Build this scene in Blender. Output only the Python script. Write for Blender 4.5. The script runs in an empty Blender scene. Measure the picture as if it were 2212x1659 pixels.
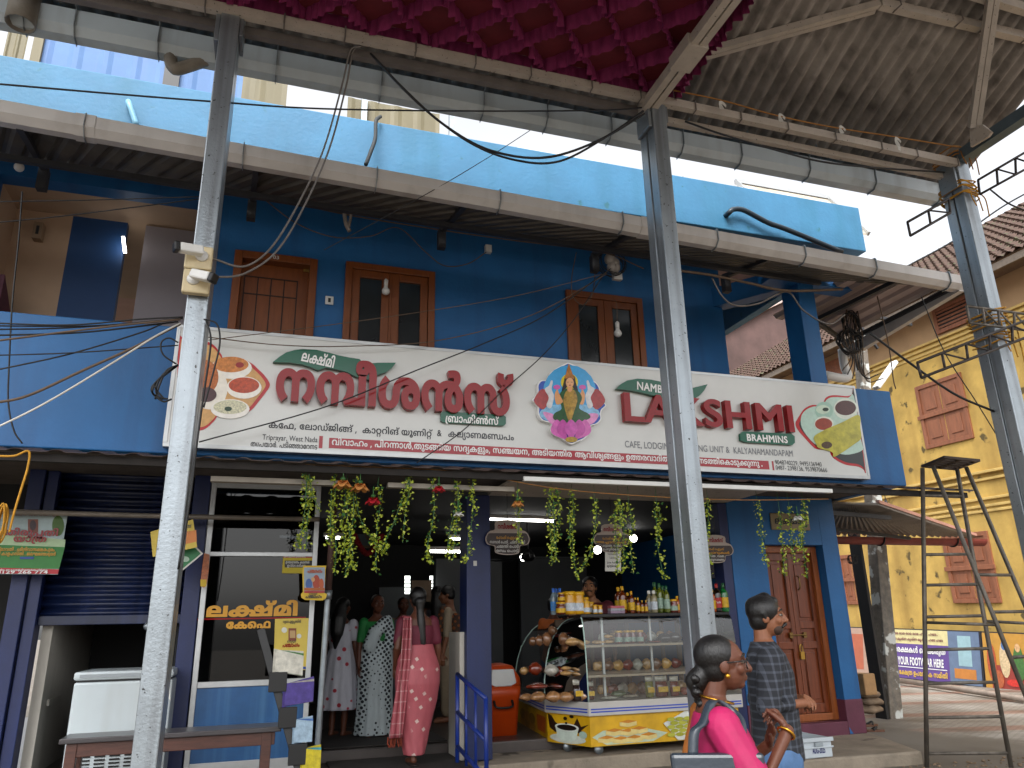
import bpy, bmesh, math, random
from mathutils import Vector, Matrix
from mathutils.geometry import delaunay_2d_cdt
random.seed(7)
PI = math.pi
S = bpy.context.scene
COL = S.collection
V = Vector
CAMZ = 1.6
F_PX = 1628.9                                   # focal length in pixels of a 2212 px wide picture
PITCH, YAW, ROLL = 0.310005, 0.318955, -0.021273
_fw = V((math.sin(YAW)*math.cos(PITCH), math.cos(YAW)*math.cos(PITCH), math.sin(PITCH)))
_r0 = V((math.cos(YAW), -math.sin(YAW), 0)); _u0 = _r0.cross(_fw)
RT = math.cos(ROLL)*_r0 + math.sin(ROLL)*_u0
UP = -math.sin(ROLL)*_r0 + math.cos(ROLL)*_u0
CAM = V((0, 0, CAMZ))
cd = bpy.data.cameras.new('camera'); cam = bpy.data.objects.new('camera', cd); COL.objects.link(cam)
cd.sensor_fit = 'HORIZONTAL'; cd.sensor_width = 36; cd.lens = 36*F_PX/2212
cd.clip_start = .05; cd.clip_end = 900
m = Matrix((RT, UP, -_fw)).transposed().to_4x4(); m.translation = CAM
cam.matrix_world = m; S.camera = cam
W = bpy.data.worlds.new('World'); S.world = W; W.use_nodes = True
SUN_EL, SUN_AZ = math.radians(52), math.radians(205)      # soft light from the street side
nt = W.node_tree; nt.nodes.clear()
sky = nt.nodes.new('ShaderNodeTexSky'); sky.sky_type = 'NISHITA'; sky.sun_disc = False
sky.sun_elevation = SUN_EL; sky.sun_rotation = SUN_AZ; sky.air_density = 1; sky.dust_density = 4; sky.ozone_density = 1
hs = nt.nodes.new('ShaderNodeHueSaturation'); hs.inputs['Saturation'].default_value = .12; hs.inputs['Value'].default_value = 1.0
tc = nt.nodes.new('ShaderNodeTexCoord'); cn = nt.nodes.new('ShaderNodeTexNoise'); cn.inputs['Scale'].default_value = 2.2; cn.inputs['Detail'].default_value = 5
cr = nt.nodes.new('ShaderNodeValToRGB'); cr.color_ramp.elements[0].position = .3; cr.color_ramp.elements[0].color = (1.08, 1.1, 1.13, 1); cr.color_ramp.elements[1].position = .7; cr.color_ramp.elements[1].color = (1.3, 1.29, 1.27, 1)
mxs = nt.nodes.new('ShaderNodeMix'); mxs.data_type = 'RGBA'; mxs.blend_type = 'MULTIPLY'; mxs.inputs[0].default_value = 1
bg = nt.nodes.new('ShaderNodeBackground'); bg.inputs['Strength'].default_value = .15
ow = nt.nodes.new('ShaderNodeOutputWorld')
nt.links.new(tc.outputs['Generated'], cn.inputs['Vector']); nt.links.new(cn.outputs['Fac'], cr.inputs['Fac'])
nt.links.new(sky.outputs[0], hs.inputs['Color']); nt.links.new(hs.outputs[0], mxs.inputs[6]); nt.links.new(cr.outputs[0], mxs.inputs[7])
nt.links.new(mxs.outputs[2], bg.inputs['Color']); nt.links.new(bg.outputs[0], ow.inputs[0])
sl = bpy.data.lights.new('sun', 'SUN'); sl.energy = .9; sl.angle = math.radians(30); sl.color = (1, .985, .96)
so = bpy.data.objects.new('sun', sl); COL.objects.link(so)
_sd = V((math.sin(SUN_AZ)*math.cos(SUN_EL), math.cos(SUN_AZ)*math.cos(SUN_EL), math.sin(SUN_EL)))
so.rotation_euler = _sd.to_track_quat('Z', 'Y').to_euler()
S.view_settings.view_transform = 'Standard'; S.view_settings.look = 'None'
S.view_settings.exposure = 1.28; S.view_settings.gamma = 1
try:
    S.cycles.max_bounces = 7; S.cycles.transparent_max_bounces = 12; S.cycles.glossy_bounces = 3; S.cycles.diffuse_bounces = 4
    S.cycles.caustics_reflective = False; S.cycles.caustics_refractive = False; S.cycles.sample_clamp_indirect = 6
except Exception: pass
def ray(u, v): return _fw + (u-1106)/F_PX*RT - (v-829.5)/F_PX*UP
def PY(u, v, y): d = ray(u, v); return CAM + d*(y/d.y)
def PX(u, v, x): d = ray(u, v); return CAM + d*(x/d.x)
def PZ(u, v, z): d = ray(u, v); return CAM + d*((z-CAMZ)/d.z)
def PP(u, v, p, n): d = ray(u, v); return CAM + d*((V(p)-CAM).dot(V(n))/d.dot(V(n)))
def q(i, j, x, y): return (553*i + x/4, 414.75*j + y/4)       # a 1024 px tile of the photograph
def hx(h):
    h = h.lstrip('#'); c = [int(h[i:i+2], 16)/255 for i in (0, 2, 4)]
    return tuple((x/12.92 if x <= .04045 else ((x+.055)/1.055)**2.4) for x in c)
MATS = {}
def mat(name, col, rough=.6, metal=0, var=.12, sc=5, bump=0, bsc=60, spots=None, coat=0, emit=0, stretch=None, spec=.5, streak=None):
    if name in MATS: return MATS[name]
    if isinstance(col, str): col = hx(col)
    mt = bpy.data.materials.new(name); mt.use_nodes = True; t = mt.node_tree; N, L = t.nodes, t.links
    b = N['Principled BSDF']; b.inputs['Roughness'].default_value = rough; b.inputs['Metallic'].default_value = metal
    b.inputs['Specular IOR Level'].default_value = spec
    if coat: b.inputs['Coat Weight'].default_value = coat; b.inputs['Coat Roughness'].default_value = .06
    tc = N.new('ShaderNodeTexCoord'); src = tc.outputs['Object']
    if stretch:
        mp = N.new('ShaderNodeMapping'); mp.inputs['Scale'].default_value = stretch; L.new(src, mp.inputs['Vector']); src = mp.outputs[0]
    n1 = N.new('ShaderNodeTexNoise'); n1.inputs['Scale'].default_value = sc; n1.inputs['Detail'].default_value = 6; n1.inputs['Roughness'].default_value = .62
    L.new(src, n1.inputs['Vector'])
    r = N.new('ShaderNodeValToRGB'); r.color_ramp.elements[0].position = .3; r.color_ramp.elements[1].position = .72
    r.color_ramp.elements[0].color = (*[max(0, c*(1-var)) for c in col], 1); r.color_ramp.elements[1].color = (*[min(1, c*(1+var)) for c in col], 1)
    L.new(n1.outputs['Fac'], r.inputs['Fac']); out = r.outputs['Color']
    if streak:                       # rain and dirt runs: (colour, amount, horizontal scale)
        sm = N.new('ShaderNodeMapping'); sm.inputs['Scale'].default_value = (streak[2], streak[2], .35); L.new(tc.outputs['Object'], sm.inputs['Vector'])
        sn = N.new('ShaderNodeTexNoise'); sn.inputs['Scale'].default_value = 1; sn.inputs['Detail'].default_value = 7; L.new(sm.outputs[0], sn.inputs['Vector'])
        sr = N.new('ShaderNodeValToRGB'); sr.color_ramp.elements[0].position = .5; sr.color_ramp.elements[0].color = (0, 0, 0, 1); sr.color_ramp.elements[1].position = .75; sr.color_ramp.elements[1].color = (streak[1],)*3+(1,)
        L.new(sn.outputs['Fac'], sr.inputs['Fac'])
        mx = N.new('ShaderNodeMix'); mx.data_type = 'RGBA'; L.new(sr.outputs[0], mx.inputs[0]); L.new(out, mx.inputs[6])
        mx.inputs[7].default_value = (*(hx(streak[0]) if isinstance(streak[0], str) else streak[0]), 1); out = mx.outputs[2]
    if spots:                        # (colour, scale, threshold)
        vn = N.new('ShaderNodeTexNoise'); vn.inputs['Scale'].default_value = spots[1]; vn.inputs['Detail'].default_value = 3; L.new(tc.outputs['Object'], vn.inputs['Vector'])
        sr = N.new('ShaderNodeValToRGB'); sr.color_ramp.elements[0].position = spots[2]; sr.color_ramp.elements[1].position = min(1, spots[2]+.06)
        sr.color_ramp.elements[0].color = (0, 0, 0, 1); L.new(vn.outputs['Fac'], sr.inputs['Fac'])
        mx = N.new('ShaderNodeMix'); mx.data_type = 'RGBA'; L.new(sr.outputs[0], mx.inputs[0]); L.new(out, mx.inputs[6])
        mx.inputs[7].default_value = (*hx(spots[0]), 1); out = mx.outputs[2]
    L.new(out, b.inputs['Base Color'])
    if bump:
        n2 = N.new('ShaderNodeTexNoise'); n2.inputs['Scale'].default_value = bsc; n2.inputs['Detail'].default_value = 4; L.new(src, n2.inputs['Vector'])
        bp = N.new('ShaderNodeBump'); bp.inputs['Strength'].default_value = bump; bp.inputs['Distance'].default_value = .01
        L.new(n2.outputs['Fac'], bp.inputs['Height']); L.new(bp.outputs[0], b.inputs['Normal'])
    if emit:
        b.inputs['Emission Color'].default_value = (*col, 1); b.inputs['Emission Strength'].default_value = emit
    MATS[name] = mt; return mt
def glassmat(name, tint=(.9, .95, .93), refl=.9, dark=0, rough=.02):
    if name in MATS: return MATS[name]
    mt = bpy.data.materials.new(name); mt.use_nodes = True; t = mt.node_tree; N, L = t.nodes, t.links; N.clear()
    o = N.new('ShaderNodeOutputMaterial'); mx = N.new('ShaderNodeMixShader'); tr = N.new('ShaderNodeBsdfTransparent'); gl = N.new('ShaderNodeBsdfGlossy'); fr = N.new('ShaderNodeFresnel')
    fr.inputs['IOR'].default_value = 1.52; tr.inputs['Color'].default_value = (*tint, 1); gl.inputs['Roughness'].default_value = rough; gl.inputs['Color'].default_value = (refl, refl, refl, 1)
    mu = N.new('ShaderNodeMath'); mu.operation = 'MULTIPLY_ADD'; mu.inputs[1].default_value = 1.5; mu.inputs[2].default_value = 0; L.new(fr.outputs[0], mu.inputs[0])
    L.new(mu.outputs[0], mx.inputs[0]); L.new(tr.outputs[0], mx.inputs[1]); L.new(gl.outputs[0], mx.inputs[2]); L.new(mx.outputs[0], o.inputs[0])
    MATS[name] = mt; return mt
def liquid(name, col, rough=.08):
    if name in MATS: return MATS[name]
    mt = mat(name, col, rough=rough, var=.08, sc=20, coat=.6)
    b = mt.node_tree.nodes['Principled BSDF']; b.inputs['Transmission Weight'].default_value = .35; return mt
class MB:
    def __init__(s): s.v = []; s.f = []; s.mi = []; s.cur = 0
    def add(s, vs, fs):
        o = len(s.v); s.v += [V(p) for p in vs]
        for f in fs: s.f.append([o+i for i in f]); s.mi.append(s.cur)
        return s
    def box(s, x0, x1, y0, y1, z0, z1):
        return s.add([(x0,y0,z0),(x1,y0,z0),(x1,y1,z0),(x0,y1,z0),(x0,y0,z1),(x1,y0,z1),(x1,y1,z1),(x0,y1,z1)],
                     [(0,3,2,1),(4,5,6,7),(0,1,5,4),(1,2,6,5),(2,3,7,6),(3,0,4,7)])
    def hexa(s, b, t):                # eight corners: bottom loop, top loop
        return s.add(list(b)+list(t), [(0,3,2,1),(4,5,6,7),(0,1,5,4),(1,2,6,5),(2,3,7,6),(3,0,4,7)])
    def prism(s, pts, d):             # planar loop pts pushed along vector d
        n = len(pts); d = V(d); vs = [V(p) for p in pts]+[V(p)+d for p in pts]
        fs = [list(range(n-1, -1, -1)), list(range(n, 2*n))]+[(i, (i+1) % n, n+(i+1) % n, n+i) for i in range(n)]
        return s.add(vs, fs)
    def face(s, pts): return s.add(pts, [list(range(len(pts)))])
    def bar(s, a, b, w, h=None, up=(0, 0, 1)):      # rectangular bar from a to b
        a, b = V(a), V(b); h = h or w; d = (b-a).normalized(); u = V(up)
        if abs(d.dot(u)) > .95: u = V((0, 1, 0))
        x = d.cross(u).normalized(); y = x.cross(d).normalized()
        c = [(-w/2, -h/2), (w/2, -h/2), (w/2, h/2), (-w/2, h/2)]
        return s.hexa([a+x*i+y*j for i, j in c], [b+x*i+y*j for i, j in c])
    def tube(s, pts, r, n=6, cap=True):
        pts = [V(p) for p in pts]; m = len(pts); rs = r if isinstance(r, (list, tuple)) else [r]*m
        t0 = (pts[1]-pts[0]).normalized(); u = V((0, 0, 1)) if abs(t0.z) < .9 else V((0, 1, 0)); x = t0.cross(u).normalized()
        vs = []
        for k, p in enumerate(pts):
            t = ((pts[min(k+1, m-1)]-pts[max(k-1, 0)])).normalized()
            x = (x-t*x.dot(t)); x = x.normalized() if x.length > 1e-6 else t.orthogonal().normalized(); y = t.cross(x)
            for i in range(n): a = 2*PI*i/n; vs.append(p+(x*math.cos(a)+y*math.sin(a))*rs[k])
        fs = [(k*n+i, k*n+(i+1) % n, (k+1)*n+(i+1) % n, (k+1)*n+i) for k in range(m-1) for i in range(n)]
        if cap: fs += [list(range(n-1, -1, -1)), [(m-1)*n+i for i in range(n)]]
        return s.add(vs, fs)
    def lathe(s, prof, c=(0, 0, 0), n=20, cap=True, sx=1, sy=1):
        c = V(c); vs = [c+V((r*math.cos(2*PI*i/n)*sx, r*math.sin(2*PI*i/n)*sy, z)) for r, z in prof for i in range(n)]; m = len(prof)
        fs = [(k*n+i, k*n+(i+1) % n, (k+1)*n+(i+1) % n, (k+1)*n+i) for k in range(m-1) for i in range(n)]
        if cap: fs += [list(range(n-1, -1, -1)), [(m-1)*n+i for i in range(n)]]
        return s.add(vs, fs)
    def loft(s, rings, cap=True):
        n = len(rings[0]); m = len(rings); vs = [p for r in rings for p in r]
        fs = [(k*n+i, k*n+(i+1) % n, (k+1)*n+(i+1) % n, (k+1)*n+i) for k in range(m-1) for i in range(n)]
        if cap: fs += [list(range(n-1, -1, -1)), [(m-1)*n+i for i in range(n)]]
        return s.add(vs, fs)
    def sheet(s, grid, th=0):         # grid[i][j] of points, optional thickness by doubled faces
        n, m = len(grid), len(grid[0]); vs = [p for r in grid for p in r]
        fs = [(i*m+j, i*m+j+1, (i+1)*m+j+1, (i+1)*m+j) for i in range(n-1) for j in range(m-1)]
        return s.add(vs, fs)
    def ball(s, c, rx, ry=None, rz=None, n=12, m=8, rot=None):
        ry = ry or rx; rz = rz or rx; c = V(c); vs = []
        for k in range(m+1):
            a = -PI/2+PI*k/m
            for i in range(n):
                p = V((rx*math.cos(a)*math.cos(2*PI*i/n), ry*math.cos(a)*math.sin(2*PI*i/n), rz*math.sin(a)))
                if rot: p = rot @ p
                vs.append(c+p)
        return s.add(vs, [(k*n+i, k*n+(i+1) % n, (k+1)*n+(i+1) % n, (k+1)*n+i) for k in range(m) for i in range(n)])
    def build(s, name, mt, parent=None, smooth=False, bevel=0, solid=0, loc=None, remesh=0, subsurf=0):
        off = V((0, 0, 0))
        if parent is not None:
            p = parent
            while p is not None: off += p.location; p = p.parent
        if loc is not None: off += V(loc)
        me = bpy.data.meshes.new(name); me.from_pydata([tuple(p-off) for p in s.v], [], s.f)
        for x in (mt if isinstance(mt, (list, tuple)) else [mt]): me.materials.append(x)
        for p, k in zip(me.polygons, s.mi): p.material_index = k; p.use_smooth = smooth
        if smooth or bevel or remesh:
            bm = bmesh.new(); bm.from_mesh(me); bmesh.ops.remove_doubles(bm, verts=bm.verts, dist=1e-5); bmesh.ops.recalc_face_normals(bm, faces=bm.faces); bm.to_mesh(me); bm.free()
        o = bpy.data.objects.new(name, me); COL.objects.link(o)
        if parent is not None: o.parent = parent
        if loc is not None: o.location = loc
        if remesh:
            r = o.modifiers.new('remesh', 'REMESH'); r.mode = 'VOXEL'; r.voxel_size = remesh; r.use_smooth_shade = True
            sm = o.modifiers.new('smooth', 'SMOOTH'); sm.factor = .5; sm.iterations = 4
        if solid:
            r = o.modifiers.new('solid', 'SOLIDIFY'); r.thickness = solid; r.offset = 0
        if bevel:
            r = o.modifiers.new('bevel', 'BEVEL'); r.width = bevel; r.segments = 2; r.limit_method = 'ANGLE'; r.angle_limit = math.radians(40)
        if subsurf: r = o.modifiers.new('sub', 'SUBSURF'); r.levels = r.render_levels = subsurf
        return o
def tag(o, label=None, cat=None, group=None, kind=None):
    if label: o['label'] = label
    if cat: o['category'] = cat
    if group: o['group'] = group
    if kind: o['kind'] = kind
    return o
def thing(name, label, cat, loc=(0, 0, 0), group=None):
    o = bpy.data.objects.new(name, None); COL.objects.link(o); o.location = loc; o.empty_display_size = .1
    return tag(o, label, cat, group)
def dup(root, loc, rz=None, label=None, group=None, scale=None):
    r = root.copy(); COL.objects.link(r); r.location = loc
    if rz is not None: r.rotation_euler = (0, 0, rz)
    if scale: r.scale = scale if isinstance(scale, (tuple, list)) else (scale,)*3
    if label: r['label'] = label
    if group: r['group'] = group
    for c0 in list(root.children):
        c = c0.copy(); COL.objects.link(c); c.parent = r
        for d0 in c0.children: d = d0.copy(); COL.objects.link(d); d.parent = c
    return r
def remat(root, m):                 # other materials on a copied thing: {part name stem: material}
    for c in root.children:
        k = c.name.split('.')[0]
        if k in m: c.data = c.data.copy(); c.data.materials.clear(); c.data.materials.append(m[k])
def smooth_path(pts, k=6):          # Catmull-Rom
    pts = [V(p) for p in pts]; P = [pts[0]*2-pts[1]]+pts+[pts[-1]*2-pts[-2]]; o = []
    for i in range(1, len(P)-2):
        a, b, c, d = P[i-1:i+3]
        for j in range(k):
            t = j/k; o.append(.5*((2*b)+(c-a)*t+(2*a-5*b+4*c-d)*t*t+(3*b-a-3*c+d)*t**3))
    o.append(pts[-1]); return o
def _contour(c):
    pts = []; X = Y = 0
    for i in range(0, len(c), 2): X += c[i]; Y += c[i+1] >> 1; pts.append((X, Y, c[i+1] & 1))
    ex = []
    for i, (x, y, on) in enumerate(pts):
        nx, ny, no = pts[(i+1) % len(pts)]; ex.append((x, y, on))
        if not on and not no: ex.append(((x+nx)/2, (y+ny)/2, 1))
    s = next(i for i, p in enumerate(ex) if p[2]); ex = ex[s:]+ex[:s]; out = []; i = 0; n = len(ex)
    while i < n:
        x, y, on = ex[i]; out.append((x, y))
        if not ex[(i+1) % n][2]:
            cx, cy, _ = ex[(i+1) % n]; ex_, ey, _ = ex[(i+2) % n]
            for t in (.25, .5, .75): out.append(((1-t)**2*x+2*t*(1-t)*cx+t*t*ex_, (1-t)**2*y+2*t*(1-t)*cy+t*t*ey))
            i += 2
        else: i += 1
    return out
def text_mesh(key=None, latin=None, bold=0):
    """mesh of a line of writing, letters standing in XZ, reading along +X; returns (verts, faces)"""
    if latin:
        cu = bpy.data.curves.new('w', 'FONT'); cu.body = latin; cu.size = 1.35; cu.space_character = 1+bold*2
        o = bpy.data.objects.new('w', cu); COL.objects.link(o); bpy.context.view_layer.update()
        me = bpy.data.meshes.new_from_object(o.evaluated_get(bpy.context.evaluated_depsgraph_get()))
        vs = [(p.co.x, 0, p.co.y) for p in me.vertices]; fs = [tuple(reversed(p.vertices)) for p in me.polygons]
        bpy.data.objects.remove(o); bpy.data.curves.remove(cu); bpy.data.meshes.remove(me)
        fs = [tuple(reversed(f)) for f in fs]
        if not bold: return vs, fs
        ed = {(a, b) for f in fs for a, b in zip(f, f[1:]+f[:1])}; nx = {b: a for a, b in ed if (b, a) not in ed}; loops = []
        while nx:
            a = next(iter(nx)); lp = []
            while a in nx: lp.append((vs[a][0]*125, vs[a][2]*125)); a = nx.pop(a)
            loops.append(lp)
        w, fs = _fill(loops, bold*125); return [(x/125, 0, z/125) for x, z in w], fs
    V_, F_ = [], []; x = 0
    for g in TXT[key]:
        adv, cons = GLY[g]; k = (g, bold)
        if k not in _GC: _GC[k] = _fill([_contour(c) for c in cons if len(c) > 5], bold*125)
        vs, fs = _GC[k]; o = len(V_); V_ += [((a+x)/125, 0, b/125) for a, b in vs]; F_ += [tuple(i+o for i in f) for f in fs]; x += adv
    return V_, F_
_GC = {}
def _fill(cons, off):
    """fill outlines by winding number, so strokes that overlap stay solid; off > 0 thickens them"""
    C2 = []
    for c in cons:
        c = [p for i, p in enumerate(c) if (p[0]-c[i-1][0])**2+(p[1]-c[i-1][1])**2 > .1]
        if len(c) < 3: continue
        if off:
            o = []
            for i, p in enumerate(c):
                a, b = c[i-1], c[(i+1) % len(c)]; d1 = V((p[0]-a[0], p[1]-a[1])); d2 = V((b[0]-p[0], b[1]-p[1])); d1.normalize(); d2.normalize()
                n = V((-d1.y-d2.y, d1.x+d2.x)); l = n.length
                if l < .3: o.append(p); continue
                n = n/l; k = min(1.6, 2/l); o.append((p[0]+n.x*off*k, p[1]+n.y*off*k))
            c = o
        C2.append(c)
    vs, es = [], []
    for c in C2:
        o = len(vs); vs += [V(p) for p in c]; es += [(o+i, o+(i+1) % len(c)) for i in range(len(c))]
    if not vs: return [], []
    R = delaunay_2d_cdt(vs, es, [], 0, .01); out = []
    for f in R[2]:
        cx = sum(R[0][i].x for i in f)/len(f); cy = sum(R[0][i].y for i in f)/len(f); w = 0
        for c in C2:
            for i in range(len(c)):
                (x0, y0), (x1, y1) = c[i-1], c[i]
                if (y0 <= cy) != (y1 <= cy):
                    t = x0+(cy-y0)/(y1-y0)*(x1-x0)
                    if t > cx: w += 1 if y1 > y0 else -1
        if w: out.append(tuple(f))
    return [(p.x, p.y) for p in R[0]], out
def write(name, mt, parent, o, ex, ez, width=None, height=None, key=None, latin=None, bold=0, depth=.002, xh=None, shear=0, label=None):
    """lay writing on a surface: o = left end of the base line, ex = reading direction, ez = letter-up direction (unit vectors)"""
    vs, fs = text_mesh(key, latin, bold)
    x0 = min(v[0] for v in vs); x1 = max(v[0] for v in vs)
    ref = xh if xh else (.98 if latin else .56)       # height of the letters that 'height' speaks of, in font units
    sz = (height/ref) if height else (width/(x1-x0)); sx = (width/(x1-x0)) if width else sz
    ex, ez = V(ex), V(ez); n = ex.cross(ez).normalized(); o = V(o)           # n points out of the surface toward the reader
    pts = [o+ex*((v[0]-x0)*sx+shear*v[2]*sz)+ez*(v[2]*sz) for v in vs]
    mb = MB(); mb.add([p+n*depth for p in pts], fs)
    # side walls
    if depth > .004:
        ed = {}
        for f in fs:
            for a, b in zip(f, f[1:]+f[:1]): ed[(a, b)] = 1
        k = len(pts); mb.v += pts
        for (a, b) in ed:
            if (b, a) not in ed: mb.f.append([b, a, k+a, k+b]); mb.mi.append(0)
    ob = mb.build(name, mt, parent)
    if label: ob['label'] = label
    return ob
TXT = {
'leaf': [52,167,77,48,65],
'title': [42,216,66,56,117,58,77],
'brah': [162,46,64,235,65,116,58,77],
'cafe': [23,72,45,276,3,72,52,64,35,77,30,65,175,77,3,276,3,3,23,64,220,51,65,27,77,3,49,68,37,65,220,77],
'kaly': [23,52,160,64,37,48,187,44,6],
'trip': [38,69,162,44,49,64,118,276,3,44,33,65,183,64,72,51,42,33],
'redA': [55,65,55,64,59,6,3,276,3,44,65,51,203,64,120,276,38,67,33,175,65,49,3,58,40,160,23,53,67,6,276,3,58,180,49,42,276,3,9,33,65,49,206,65,50],
'redB': [10,55,65,56,160,175,53,67,6,3,13,196,50,55,64,40,65,38,161,72,196,64,71,33,3,42,33,196,65,71,23,64,33,67,163,67,203,67,3,278],
'kafe': [72,23,71,45],
'tiru': [38,65,50,67,208,38,65],
'yatra': [49,64,162,38],
'pad': [44,40,77,48,64,55,38,65,3,278,3,162,56,66,42,65,55,64,58,48,173,64,44,67,50,6],
'kala': [162,56,66,3,23,64,53,59,58,77,38,65,3,278,3,30,52,26,72,191,56,161,50,118],
'vili': [46,67,163,65,175,65,42,67,6,3,48,220,67,3,23,68,33,67,38,119,3,55,65,55,50,175,120,163,67,6,3,55,65,53,65,163,67,23],
'udaya': [13,40,49,47,64,50,38,6,3,23,52,191,118],
'ivide': [11,55,65,71,33,3,52,47,65,163,67,6],
'panch': [44,180,64,6,25,6],
'mathr': [48,64,38,69,47,68,48,65],
'valare': [55,53,71,50,3,17,53,67,208,196,65,119],
'arkkum': [10,118,163,67,6,3,72,42,64,163,64,6],
'homely': [72,59,64,6,52,65,3,19,220,6,58,77],
'sambar': [58,64,216,64,118,3,71,44,64,33,65,3,276,3,28,33,77,37,65,3,71,44,64,33,65],
'chamm': [28,215,206,65,3,71,44,64,33,65],
'rasam': [50,58,6,3,71,44,64,33,65],
'achar': [9,176,64,51,67,23,120],
'kadu': [23,33,67,48,64,175,3,276,3,42,64,50,175],
'cheru': [71,28,51,67,42,64,50,175],
'juice': [30,160,68,58,77,3,11,55,65,71,33,3,52,47,65,163,67,6],
'hare': [59,72,50,3,50,64,48,3,59,72,50,3,50,64,48,3,50,64,48,3,50,64,48,3,59,72,50,3,59,72,50,278,278],
'krish': [59,72,50,3,23,69,57,77,37,3,59,72,50,3,23,69,57,77,37,3,23,69,57,77,37,3,23,69,57,77,37,3,59,72,50,3,59,72,50],
'padara': [11,55,65,71,33,3,44,64,40,50,167,23,120,3,71,55,163,50,67,38,77],
'samithi': [162,56,66,3,50,64,48,58,161,64,48,65,3,72,167,162,38,3,13,44,72,40,56,23,3,58,48,65,38,65],
'vith': [55,65,196,77],
'idi': [11,42,65,3,23,52,191,118,3,13,40,49,47,64,50,38,6],
}
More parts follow.
